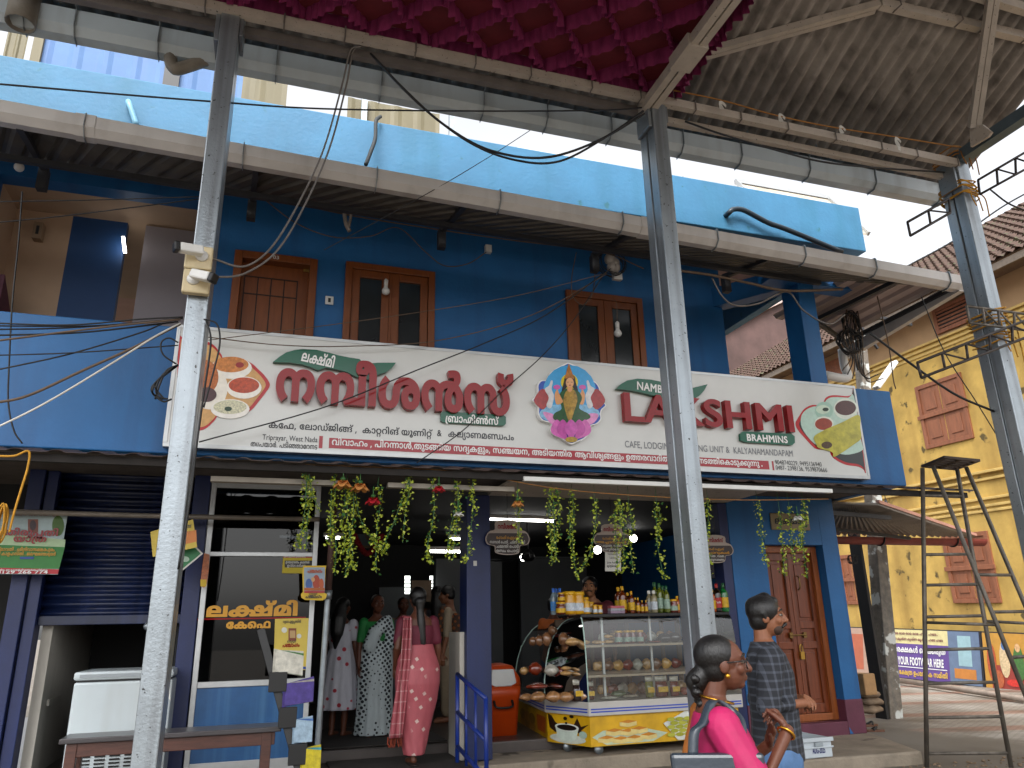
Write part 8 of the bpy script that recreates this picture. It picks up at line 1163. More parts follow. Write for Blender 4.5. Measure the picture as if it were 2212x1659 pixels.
for (u0, v0, u1, v1, y, lab) in ((604, 1159, 648, 1161, 10.4, 'lit tube lamp seen through the shop window'), (710, 1115, 755, 1117, 10.6, 'upper lit tube lamp over the doorway'), (704, 1161, 735, 1162, 10.0, 'lower lit tube lamp behind the garlands'), (929, 1191, 997, 1192, 9.6, 'long lit tube lamp above the women in the doorway'), (972, 1164, 997, 1164, 11.0, 'short lit tube lamp far inside the cafe'), (1056, 1121, 1195, 1126, 9.2, 'long lit tube lamp behind the first menu board')):
    a, b = PY(u0, v0, y), PY(u1, v1, y); t = thing('tube_lamp', lab, 'lamp', tuple(a), 'lit tube lamps in the cafe'); mb = MB(); mb.tube([a, b], .016, 8); mb.build('tube', TUBE, t); mb = MB(); mb.box(a.x-.03, b.x+.03, y-.02, y+.02, min(a.z, b.z)+.02, max(a.z, b.z)+.06); mb.build('fitting', WHITEPL, t)
for u, v, y, lab in ((1131, 1204, 10.5, 'lit bulb by the fan'), (1291, 1188, 10.0, 'lit bulb between two garlands'), (1368, 1163, 10.2, 'lit bulb right of the second menu board')): p = PY(u, v, y); mb = MB(); mb.ball(p, .055, n=12, m=8); tag(mb.build('bulb', BULBLIT, smooth=True), lab+' inside the cafe', 'bulb', 'lit bulbs in the cafe')
p = PY(1141, 1206, 9.8); t = thing('ceiling_fan', 'dark ceiling fan inside the cafe', 'fan', tuple(p)); mb = MB(); mb.lathe([(.03, .12), (.09, .05), (.1, 0), (.05, -.04)], p, 14); mb.build('motor', BLACK, t, smooth=True); mb = MB(); mb.tube([p+V((0, 0, .1)), V((p.x, p.y, 2.94))], .012, 6); mb.build('rod', BLACK, t)
for k in range(3): a = .1+2*PI*k/3; d = V((math.cos(a), math.sin(a), 0)); n = V((-d.y, d.x, .1)); mb = MB(); mb.prism([p+d*.1-n*.03, p+d*.6-n*.06, p+d*.6+n*.06, p+d*.1+n*.03], (0, 0, .006)); mb.build('blade', BLACK, t)
t = board('framed_picture', 'framed picture hung with a red garland over the doorway', 'picture', R4(764, 1102, 828, 1184), 11.5, mat('old gilt frame', '#5c4423', .5), .03, [('picture', R4(768, 1107, 824, 1179), '#37464a'), ('figure_print', ell(797, 1142, 12, 27), '#4a3428')])
mb = MB(); pts = smooth_path([PY(u, v, 11.4) for u, v in ((828, 1100), (832, 1125), (822, 1160), (795, 1196), (772, 1170), (760, 1130), (764, 1104))]); [mb.ball(p, .045, n=6, m=4) for p in pts]; mb.build('garland', mat('red garland', '#8f1418', .7, var=.3), t)
mb = MB(); a, b = PY(860, 1240, 11.95), PY(876, 1290, 11.95)
for k, (u0, v0, u1, v1) in enumerate(((874, 1244, 886, 1283), (928, 1244, 935, 1282))): plate_ = board('lattice_window', ('bright lattice window behind the woman in pink', 'narrow bright lattice window behind her')[k], 'window', R4(u0, v0, u1, v1), 11.5, mat('daylit pane', (.8, .85, .8), emit=1.2, var=.0), .01, [('bar', R4(u0, v0+8*j, u1, v0+8*j+2), '#1a1a1a') for j in range(1, 5)])
t = board('paper_sheet', 'worn brown paper notice on the inner wall above the crowd', 'notice', R4(889, 1254, 932, 1300), 11.3, mat('brown paper', '#7a6550', .7, var=.2), .006)
mb = MB(); a = V((4.25, 7.62, 2.58)); mb.hexa([(4.72, 7.9, 2.1), (5.0, 7.7, 2.05), (5.03, 7.75, 2.05), (4.75, 7.95, 2.1)], [(4.68, 7.85, 2.62), (4.96, 7.62, 2.55), (5.0, 7.68, 2.55), (4.72, 7.9, 2.62)]); tag(mb.build('television', mat('dark screen', '#10142a', .15, var=.6, sc=5), bevel=.006), 'dark tilted television screen behind the middle pillar', 'television')
for k, (bx, ct, dr_v, lab) in enumerate(((q(0, 1, 1720, 585), 0, (-1.0, -.35), 'upper white security camera pointing left on the pillar'), (q(0, 1, 1700, 790), 0, (.9, -.55), 'lower white security camera pointing right on the pillar'))):
    c = PY(*bx, 4.97); t = thing('security_camera', lab, 'camera', tuple(c), 'security cameras on the left pillar'); mb = MB(); mb.box(c.x-.085, c.x+.085, 4.93, 4.985, c.z-.085, c.z+.085); mb.build('junction_box', mat('yellowed plastic', '#c9b994', .5, var=.12, sc=8), t, bevel=.01)
    mb = MB(); mb.lathe([(.042, 0), (.036, .015)], (0, 0, 0), 14); mb.v = [V((p.x+c.x+.02*(1 if k == 0 else -1), 4.93-p.z, p.y+c.z+.01)) for p in mb.v]; mb.tube([V((c.x, 4.92, c.z+.01)), V((c.x, 4.88, c.z+.01))], .016, 8); mb.build('mount', WHITEPL, t, smooth=True)
    d = V((dr_v[0], dr_v[1], -.12 if k == 0 else -.35)).normalized(); p0 = V((c.x, 4.875, c.z+.02))-d*.03; mb = MB(); mb.bar(p0, p0+d*.15, .066, .062); mb.build('housing', WHITEPL, t, bevel=.012); mb = MB(); mb.bar(p0+d*.15, p0+d*.185, .07, .066); mb.build('lens_hood', BLACK, t, bevel=.01)
def wallbox(name, lab, cat, u0, v0, u1, v1, y, d, mt, inner=None):
    a, b = PY(u0, v0, y), PY(u1, v1, y); t = thing(name, lab, cat, (a.x, y, b.z)); mb = MB(); mb.box(a.x, b.x, y-d, y-.001, b.z, a.z); mb.build('cover', mt, t, bevel=.004)
    if inner: w, h = b.x-a.x, a.z-b.z; mb = MB(); mb.box(a.x+w*.34, b.x-w*.34, y-d-.006, y-d+.001, b.z+h*.25, a.z-h*.25); mb.build(inner, BLACK, t)
    return t
wallbox('wall_switch', 'white wall switch plate between door and window upstairs', 'switch', *q(1, 1, 600, 902), *q(1, 1, 666, 980), UW, .02, WHITEPL, 'rocker')
wallbox('junction_box', 'small white junction box high on the blue wall', 'junction box', *q(1, 1, 1972, 470), *q(1, 1, 2026, 540), UW, .06, WHITEPL)
wallbox('router_box', 'white box above the hanging bulb on the blue wall', 'box', *q(2, 1, 858, 705), *q(2, 1, 938, 775), 7.5, .06, WHITEPL)
wallbox('meter_box', 'old beige meter box on the inner wall of the open bay', 'meter box', *q(0, 1, 318, 292), *q(0, 1, 372, 440), 8.4, .1, mat('old beige box', '#8a745c', .6), 'window')
wallbox('small_sign', 'tiny white label stuck on the navy door post', 'label', *q(1, 2, 1878, 1528), *q(1, 2, 1908, 1572), GY-.03, .004, WPP)
mb = MB(); p = PY(*q(2, 1, 860, 625), 7.45); [mb.ball(p+V((dx_*.07, 0, dz_*.07)), .07, .06, .075, n=10, m=7) for dx_, dz_ in ((-.3, .9), (.5, .3), (.1, -.5), (.6, -.5))]; tag(mb.build('plastic_bag', mat('white plastic bag', '#b0a8a0', .4, var=.2, sc=20, bump=.4), smooth=True), 'crumpled white plastic bag tied over the wire joint', 'plastic bag')
def bulb(lab, u, v, y, ztop, lit=None):
    p = PY(u, v, y); t = thing('bulb', lab, 'bulb', tuple(p)); mb = MB(); mb.ball(p, .045, n=14, m=10); mb.lathe([(.03, .03), (.02, .06)], p, 12); mb.build('glass', WHITEPL, t, smooth=True); mb = MB(); mb.lathe([(.022, .055), (.024, .13), (.01, .15)], p, 12); mb.build('socket', WHITEPL, t, smooth=True)
    if ztop: mb = MB(); mb.tube(smooth_path([p+V((0, 0, .14)), p+V((.01, 0, .14+(ztop-p.z)*.5)), V((p.x-.01, y, ztop))]), .004, 5); mb.build('flex', BCABLE, t)
bulb('white bulb hanging on a long flex before the window', *q(2, 1, 915, 1222), 7.3, 5.2); bulb('white bulb hanging by the stair wall at the far left', *q(0, 0, 165, 1445), 7.4, 6.1); bulb('white bulb holder fixed between the window leaves', *q(1, 1, 1121, 858), UW-.08, None)
for lab, pts, mt, r in (('short pale blue pipe stub on the parapet', [q(0, 0, 1110, 880), q(0, 0, 1180, 1090)], mat('pale blue pipe', '#7fb4cf', .4), .026), ('dark pipe bent across the blue parapet', [q(2, 1, 1880, 175), q(2, 1, 1915, 150), q(2, 1, 2010, 160), q(2, 1, 2212, 265), q(3, 1, 180, 330), q(3, 1, 640, 520)], mat('dark pipe', '#22303a', .35, var=.2), .03)):
    P = smooth_path([PY(u, v, 6.42) for u, v in pts]); mb = MB(); mb.tube([V((P[0].x, 6.5, P[0].z))]+P, r, 10); tag(mb.build('drain_pipe', mt, smooth=True), lab, 'pipe')
GPP = mat('sooty pvc pipe', '#8a8378', .5, var=.3, sc=5, streak=('#3a332c', .5, 6)); t = thing('down_pipe', 'grey elbow pipe dropping from the canopy gutter behind the left pillar', 'pipe', (-.9, 5.6, 6)); P = smooth_path([PY(*q(0, 0, x, y), 5.7) for x, y in ((1480, 380), (1475, 520), (1500, 580), (1560, 590), (1840, 500), (2100, 420))]); mb = MB(); mb.tube(P, .052, 12); mb.build('elbow', GPP, t, smooth=True); mb = MB(); mb.tube([P[0]+V((0, 0, .05)), P[0]+V((0, 0, -.07))], .07, 14); mb.build('collar', GPP, t, smooth=True)
t = thing('gutter_outlet', 'short grey outlet pipe under the canopy gutter at the far left', 'pipe', (-2, 5.6, 6)); p = PY(*q(0, 0, 200, 90), 5.6); mb = MB(); mb.tube([p+V((0, 0, .2)), p+V((0, 0, -.13))], .1, 16, cap=False); mb.build('outlet', GPP, t, smooth=True, solid=.01)
t = thing('white_pipe', 'white bent drain pipe left of the utility pole', 'pipe', (7, 7, 4)); P = smooth_path([PY(*q(3, 1, x, y), 7.9) for x, y in ((640, 1360), (660, 1500), (690, 1590), (640, 1610), (480, 1580))]); mb = MB(); mb.tube(P, .06, 12); mb.build('bend', WHITEPL, t, smooth=True)
a = PY(*q(3, 1, 1095, 1470), 8.6); b = PY(*q(3, 1, 960, 1659), 8.6); t = thing('street_lamp', 'white street lamp head leaning beside the utility pole', 'street lamp', tuple(a)); mb = MB(); mb.bar(b-(a-b)*.2, a, .13, .07); mb.build('head', WHITEPL, t, bevel=.02)
LEAF1, LEAF2, LEAF3 = mat('yellow green leaf', '#8f9e22', .5, var=.3, sc=40), mat('pale leaf', '#b4bf4a', .5, var=.2, sc=40), mat('deep green leaf', '#2f5f26', .5, var=.3, sc=40); STEM = mat('green stem', '#2c5c34', .6)
def garland(lab, paths, y=6.15, wd=.032, dens=165, y1=None):
    top_ = PY(*paths[0][0], y); t = thing('leaf_garland', lab, 'garland', tuple(top_), 'leaf garlands hung below the awning'); ml = MB(); ms = MB(); ms.tube([top_+V((0, 0, .001)), V((top_.x+.01, y+.02, 2.79))], .0025, 4)
    for k, pp in enumerate(paths):
        P = smooth_path([PY(u, v, y-.02*k) for u, v in pp], 8); ms.tube(P, .003, 5); L = sum((b-a).length for a, b in zip(P, P[1:])); n = int(L*dens)
        for i in range(n):
            f = i/n*(len(P)-1); a = P[int(f)].lerp(P[min(int(f)+1, len(P)-1)], f-int(f)); c = a+V((random.gauss(0, wd*.5), random.gauss(0, wd*.5), random.gauss(0, .008)))
            d = V((random.uniform(-1, 1), random.uniform(-1, 1), random.uniform(-.9, .5))).normalized(); s = V((random.uniform(-1, 1), random.uniform(-1, 1), random.uniform(-1, 1))).cross(d).normalized(); z = random.uniform(.017, .033); nn = d.cross(s)*z*.25
            ml.cur = random.choice((0, 0, 0, 1, 1, 2)); ml.add([c, c+d*z*.5+s*z*.42+nn, c+d*z*1.1, c+d*z*.5-s*z*.42+nn], [(0, 1, 2), (0, 2, 3)])
    ml.build('leaves', [LEAF1, LEAF2, LEAF3], t); ms.build('stem', STEM, t)
for lab, paths in (
    ('bushy leaf garland hanging leftmost, before the shop window', [[(660, 1022), (662, 1060), (656, 1120), (648, 1160), (644, 1183)], [(668, 1024), (672, 1070), (664, 1120), (661, 1186)], [(664, 1030), (660, 1080), (670, 1090)], [(672, 1060), (690, 1105)]]),
    ('leaf garland right of the rusty pipe with a frayed top', [[(722, 1025), (724, 1070), (718, 1120), (726, 1180), (723, 1238)], [(716, 1060), (714, 1130), (713, 1178)]]),
    ('dense leaf garland under the orange flowers, longest of the left group', [[(748, 1052), (744, 1090), (738, 1130), (745, 1170), (740, 1195)], [(762, 1050), (764, 1100), (758, 1160), (752, 1200), (746, 1242)], [(756, 1060), (750, 1110), (762, 1200), (756, 1230)]]),
    ('looping leaf garland swagged from the orange flower to the picture', [[(772, 1015), (768, 1060), (775, 1110), (790, 1145), (806, 1165), (812, 1180)]]),
    ('leaf garland beside the red rose', [[(816, 1048), (822, 1080), (816, 1130), (812, 1180), (813, 1238)]]),
    ('forked leaf garland with one arm swept to the left', [[(883, 1022), (884, 1060), (876, 1100), (870, 1172)], [(888, 1024), (868, 1080), (850, 1130), (828, 1180), (826, 1195)], [(834, 1170), (840, 1185)]]),
    ('leaf garland with a red flower at its head', [[(932, 1022), (938, 1070), (936, 1120), (925, 1170), (922, 1200), (938, 1215)]]),
    ('leaf garland with a white petal halfway down', [[(985, 1040), (990, 1080), (978, 1120), (968, 1170), (970, 1200)], [(990, 1050), (988, 1110), (984, 1150), (978, 1212)]]),
    ('slim leaf garland just left of the navy post', [[(1022, 1034), (1020, 1070), (1022, 1100), (1016, 1150), (1012, 1190), (1004, 1216)]]),
    ('thin leaf garland before the first menu board', [[(1118, 1060), (1120, 1100), (1119, 1140), (1124, 1174)]]),
    ('broad double leaf garland right of the first menu board', [[(1190, 1056), (1186, 1100), (1190, 1160), (1193, 1220)], [(1204, 1054), (1208, 1100), (1202, 1160), (1200, 1215)], [(1196, 1080), (1198, 1180)]]),
    ('leaf garland topped with broad green leaves', [[(1234, 1056), (1240, 1100), (1236, 1160), (1240, 1210), (1246, 1248)], [(1230, 1100), (1232, 1180)]]),
    ('leaf garland curving down to join its left neighbour', [[(1284, 1076), (1288, 1110), (1282, 1160), (1272, 1200), (1254, 1232)]]),
    ('leaf garland half covering the second menu board', [[(1336, 1082), (1328, 1120), (1332, 1180), (1334, 1240)], [(1344, 1090), (1348, 1160), (1346, 1238)], [(1338, 1086), (1340, 1140)]]),
    ('leaf garland with broad leaves right of the second menu board', [[(1358, 1090), (1366, 1130), (1362, 1180), (1368, 1240)]]),
    ('leaf garland near the left edge of the middle pillar', [[(1418, 1086), (1426, 1120), (1420, 1170), (1428, 1220), (1436, 1250)], [(1414, 1100), (1422, 1160)]]),
    ('leaf garland peeping out right of the middle pillar', [[(1528, 1076), (1530, 1120), (1528, 1180), (1534, 1245)]]),
    ('leaf garland left of the name plate', [[(1636, 1084), (1642, 1120), (1646, 1170), (1658, 1222)]]),
    ('thin leaf garland over the name plate', [[(1684, 1104), (1688, 1150), (1692, 1200), (1694, 1244)]]),
    ('leaf garland right of the thin one over the name plate', [[(1704, 1092), (1708, 1140), (1710, 1180), (1718, 1216)]]),
    ('thick leaf garland at the right end over the wooden door', [[(1734, 1080), (1738, 1120), (1734, 1170), (1744, 1250)], [(1746, 1078), (1750, 1086)], [(1728, 1110), (1730, 1190)]])): garland(lab, paths)
def flower(lab, u, v, mt, s, n=7, drop=.5):
    c = PY(u, v, 6.08); t = thing('cloth_flower', lab, 'flower', tuple(c), 'cloth flowers among the garlands'); mb = MB()
    for k in range(n):
        a = 2*PI*k/n; d = V((math.cos(a), math.sin(a), -drop)); e = V((-math.sin(a), math.cos(a), 0)); g = [[c+d*s*r+e*s*w*.45*(1-.5*r*r)*1.2+V((0, 0, -.25*s*r*r+.1*s*abs(w))) for w in (-1, -.5, 0, .5, 1)] for r in (0, .4, .75, 1)]; mb.sheet(g)
    mb.build('petals', mt, t, smooth=True); mb = MB(); mb.ball(c+V((0, 0, .02)), s*.3, s*.3, s*.25, n=8, m=5); mb.tube([c, c+V((0, 0, .1))], .004, 5); mb.build('calyx', LEAF3, t, smooth=True)
ORC, RDC = mat('orange cloth petal', '#c98a4a', .6, var=.15, sc=20), mat('red cloth petal', '#b0202c', .55, var=.2, sc=20)
for lab, u, v, mt, s in (('orange cloth flower left of the other orange one', 741, 1040, ORC, .075), ('orange cloth flower above the dense garland', 778, 1047, ORC, .075), ('red cloth rose hanging beside a garland', 806, 1077, RDC, .065), ('small red cloth flower high in the middle', 948, 1052, RDC, .055), ('small orange flower before the first menu board', 1118, 1084, ORC, .055), ('white cloth petal flower halfway down a garland', 991, 1107, WPP, .045), ('white cloth flower over the name plate', 1723, 1116, WPP, .055)): flower(lab, u, v, mt, s)
def cable(lab, pts, y=5.9, r=.006, mt=CABLE, cat='cable'):
    P = [PY(p[0], p[1], p[2] if len(p) > 2 else y) for p in pts]; mb = MB(); mb.tube(smooth_path(P, 8), r, 5); return tag(mb.build('cable', mt, smooth=True), lab, cat)
def coil(lab, u, v, y, ru, rv, n, mt=CABLE, r=.005, name='cable_coil'):
    c = PY(u, v, y); a, b = PY(u+ru, v, y).x-c.x, c.z-PY(u, v+rv, y).z; mb = MB(); pts = [c+V((a*(1+random.uniform(-.14, .14))*math.cos(t), .05*math.sin(t*.31), b*(1+random.uniform(-.1, .1))*math.sin(t))) for t in [2*PI*i/14 for i in range(14*n)]]; mb.tube(smooth_path(pts, 3), r, 5); return tag(mb.build(name, mt, smooth=True), lab, 'cable coil')
for a in (
    ('long thin black cable across the whole blue parapet', [(-20, 180), (250, 203), (455, 219), (700, 235), (1060, 240), (1300, 238), (1395, 232)], 5.05, .007),
    ('thick black cable looping from the beam to the middle pillar', [(800, 115, 5.05), (870, 190, 5.1), (960, 270, 5.2), (1060, 325, 5.2), (1180, 340, 5.1), (1300, 300, 5.05), (1390, 240, 5)], 5.05, .011),
    ('second thick black cable below the first loop', [(805, 120, 5.05), (900, 220, 5.1), (1010, 305, 5.2), (1110, 345, 5.2), (1210, 348, 5.1), (1320, 290, 5.05), (1392, 246, 5)], 5.05, .010),
    ('grey pair cable falling from the beam to the upper camera', [(780, 100, 5.05), (757, 110, 5.1), (740, 180, 5.3), (700, 320, 5.5), (650, 430, 5.5), (590, 530, 5.3), (530, 575, 5.1), (470, 562, 5), (435, 545, 4.93)], 5.1, .008, GCABLE),
    ('grey pair cable falling beside its twin to the lower camera', [(790, 98, 5.05), (764, 108, 5.1), (748, 185, 5.3), (712, 320, 5.5), (660, 440, 5.5), (600, 540, 5.3), (530, 590, 5.1), (470, 598, 5), (428, 590, 4.93)], 5.1, .008, GCABLE),
    ('dusty rubber hose hooked over the blue parapet', [(822, 252, 6.45), (812, 262, 6.4), (810, 300, 6.35), (800, 330, 6.3), (790, 356, 6.25)], 6.4, .02, mat('rubber hose', '#2d3234', .7)),
    ('thin wire rising across the parapet to the gutter', [(700, 540), (920, 420), (1055, 340), (1175, 262)], 5.95, .004),
    ('white cable slanting from the pillar across the blue balcony', [(-20, 930), (100, 870), (250, 780), (330, 730), (390, 698)], 5.6, .007, WCABLE),
    ('thick dusty cable below the white one on the balcony', [(-20, 872), (60, 855), (180, 800), (280, 755), (390, 700)], 5.62, .010, BCABLE),
    ('black cable slanting over the blue balcony to the pillar', [(-20, 802), (150, 765), (300, 720), (350, 700)], 5.65, .006),
    ('level black cable highest on the blue balcony', [(-20, 698), (150, 702), (300, 690), (395, 685)], 5.6, .006), ('second level black cable on the blue balcony', [(-20, 704), (200, 704), (395, 688)], 5.62, .006), ('third level black cable on the blue balcony', [(-20, 712), (150, 708), (390, 690)], 5.64, .006), ('fourth level black cable on the blue balcony', [(-20, 725), (180, 718), (385, 695)], 5.66, .007), ('brown cable crossing the level ones on the balcony', [(-20, 738), (120, 720), (250, 704), (390, 690)], 5.58, .008, BCABLE), ('lowest straight black cable on the balcony', [(-20, 768), (160, 762), (385, 746)], 5.63, .005),
    ('upright black cable dropping past the open bay', [(48, 414), (40, 520), (27, 650), (20, 780), (18, 870), (30, 930), (48, 958)], 5.9, .006),
    ('thin black wire across the open bay near its ceiling', [(-20, 436), (200, 432), (430, 425)], 6.0, .005), ('thin black wire slanting across the open bay', [(-20, 482), (150, 465), (430, 430)], 6.0, .005),
    ('brown wire sagging over the door and window upstairs', [(570, 430), (640, 482), (720, 512), (800, 510), (860, 492), (920, 545), (960, 574), (1010, 570), (1050, 545)], 7.4, .006, BCABLE), ('long dark wire under the awning to the wire joint', [(540, 415), (740, 462), (940, 495), (1100, 518), (1300, 545), (1390, 580)], 7.3, .008, BCABLE),
    ('taut wire from the sign edge to the bulb joint, uppermost', [(450, 735), (800, 690), (1100, 642), (1310, 590)], 6.35, .004, BCABLE), ('taut wire sagging lower across the windows', [(445, 728), (600, 745), (750, 748), (950, 735), (1150, 680), (1310, 592)], 6.36, .005, BCABLE), ('wire slanting down over the red title letters', [(430, 955), (700, 880), (900, 800), (1050, 740), (1180, 680), (1320, 580)], 6.3, .006), ('wire slanting steeply from the awning past the medallion', [(900, 1000), (1000, 930), (1080, 850), (1170, 770), (1240, 690), (1300, 600)], 6.25, .005),
    ('loose brown loop wire hanging before the right window', [(1245, 545), (1235, 600), (1238, 640), (1258, 658), (1278, 640), (1285, 590), (1280, 540)], 7.2, .005, BCABLE),
    ('thick grey hose curving by the blue column', [(1538, 600), (1560, 640), (1590, 660), (1640, 655), (1700, 630), (1735, 670), (1790, 700), (1825, 680)], 6.4, .010, GCABLE), ('bundle of dark wires from the middle pillar to the blue column', [(1468, 585), (1540, 595), (1620, 612), (1700, 628), (1820, 625)], 6.35, .016, BCABLE),
    ('thick black cable slanting from the coil to the right pillar', [(1880, 720), (1960, 780), (2060, 850), (2150, 890)], 5.2, .012), ('dark guy wire slanting across the yellow wall', [(1990, 640, 6), (2040, 760, 6), (2110, 870, 6), (2165, 960, 6)], 6, .006), ('hanging brown wire tail right of the utility pole', [(1895, 640), (1910, 700), (1922, 760), (1930, 820), (1935, 840)], 6.5, .007, BCABLE),
    ('long black service cable before the tiled roof', [(1960, 575, 9), (2060, 520, 9), (2160, 450, 9), (2230, 410, 9)], 9, .016), ('service cable pair in the upper right corner', [(2140, 410, 6), (2180, 440, 6), (2230, 460, 6)], 6, .012),
    ('black cable strapped down the right side of the left pillar', [(445, 690, 4.97), (455, 740, 4.96), (440, 850, 4.96), (425, 960, 4.96), (410, 1080, 4.96), (385, 1230, 4.96)], 4.96, .007), ('loose black loop at the right of the left pillar', [(440, 690, 4.95), (468, 700, 4.95), (475, 740, 4.95), (462, 800, 4.95), (440, 880, 4.95)], 4.95, .006),
    ('jute twine hanging under the cloth rim of the canopy', [(1455, 195), (1560, 217), (1680, 250), (1800, 275), (1930, 295), (2070, 318)], 4.9, .007, JUTE), ('black sagging cable pair below the canopy beam', [(1480, 262), (1560, 290), (1680, 325), (1780, 350), (1900, 363), (2040, 372)], 5.1, .010),
    ('yellow rope dangling from the lower awning at the far left', [(-10, 985), (30, 985), (62, 975), (60, 1010), (45, 1060), (30, 1110), (20, 1150)], 5.95, .008, ROPE), ('thin yellow string of the garlands along the awning edge', [(660, 1004), (830, 1010), (1000, 1020), (1200, 1055), (1400, 1072), (1600, 1080), (1790, 1078)], 6.1, .004, JUTE)): cable(*a)
for k in range(5): cable(('outermost', 'second', 'third', 'fourth', 'innermost')[k]+' black wire loop of the bunch left of the pillar', [(385, 788), (360-8*k, 800+9*k), (345-8*k if k < 3 else 350, 830+9*k), (335+9*k, 862)], 5.3, .007)
cable('big round wire loop against the balcony by the pillar', [(385, 740), (365, 730), (348, 740), (352, 765), (380, 786)], 5.3, .006)
coil('black cable coil tied behind the white plastic bag', 1322, 568, 7.4, 28, 26, 6); coil('large black cable coil on the utility pole', 1836, 738, 7.2, 22, 24, 6, r=.009); coil('upper tangled cable coil on the utility pole', 1838, 700, 7.2, 14, 24, 7, r=.007); coil('small wire coil hanging under the grey side awning', 1842, 1208, 8.3, 6, 9, 5); coil('yellow rope coil hung at the far left edge', 2, 1130, 5.95, 9, 40, 6, ROPE, .006, 'rope_coil')
for k in range(9): cable(('first', 'second', 'third', 'fourth', 'fifth', 'sixth', 'seventh', 'eighth', 'ninth')[k]+' dark wire of the tangle around the utility pole top', [(1810+12*k, 615+3*(k % 3)), (1830+3*k, 650+8*(k % 4)), (1822+5*k, 720), (1838+4*k, 770+6*k), (1820+11*k, 800+9*(k % 3))], 7.2, .008, CABLE if k % 2 else BCABLE)
for lab, u, v in (('white rag tied on the jute twine, first from the pillar', 1556, 219), ('white rag tied on the jute twine, second from the pillar', 1684, 246), ('white rag tied on the jute twine, third from the pillar', 1815, 272), ('long white rag tied on the jute twine nearest the end', 1935, 297)):
    p = PY(u, v, 4.89); mb = MB(); w = .012; mb.sheet([[p+V((-w, .01*math.sin(k), -.03*k)), p+V((w+.004*k, .01*math.cos(k), -.03*k+.004))] for k in range(6 if 'long' in lab else 4)]); mb.sheet([[p+V((.02*k, 0, .01-.01*k*k*.4)), p+V((.02*k, .01, -.012-.01*k*k*.4))] for k in range(4)]); tag(mb.build('rag', WPP, solid=.003), lab, 'rag', 'rags on the twine')
mb = MB(); P = [PY(*q(1, 1, x, y), 7.2) for x, y in ((770, 100), (765, 190), (780, 280), (810, 340))]; mb.tube(smooth_path(P), .022, 7); P = [PY(*q(1, 1, x, y), 7.2) for x, y in ((825, 95), (820, 200), (800, 300))]; mb.tube(smooth_path(P), .016, 7); tag(mb.build('cloth_rag', mat('grey rag', '#8a8078', .8, var=.3), smooth=True), 'twisted grey rag hanging from the upper awning', 'rag')
def skinmat(n, c): return mat(n, c, .5, var=.07, sc=12, spec=.4)
SK1, SK2, SK3 = skinmat('deep brown skin', '#5a3424'), skinmat('brown skin', '#84553c'), skinmat('tan skin', '#9a6a4a'); HAIR = mat('black hair', '#0c0a0a', .38, var=.4, sc=18, stretch=(14, 14, 3), bump=.35, bsc=20)
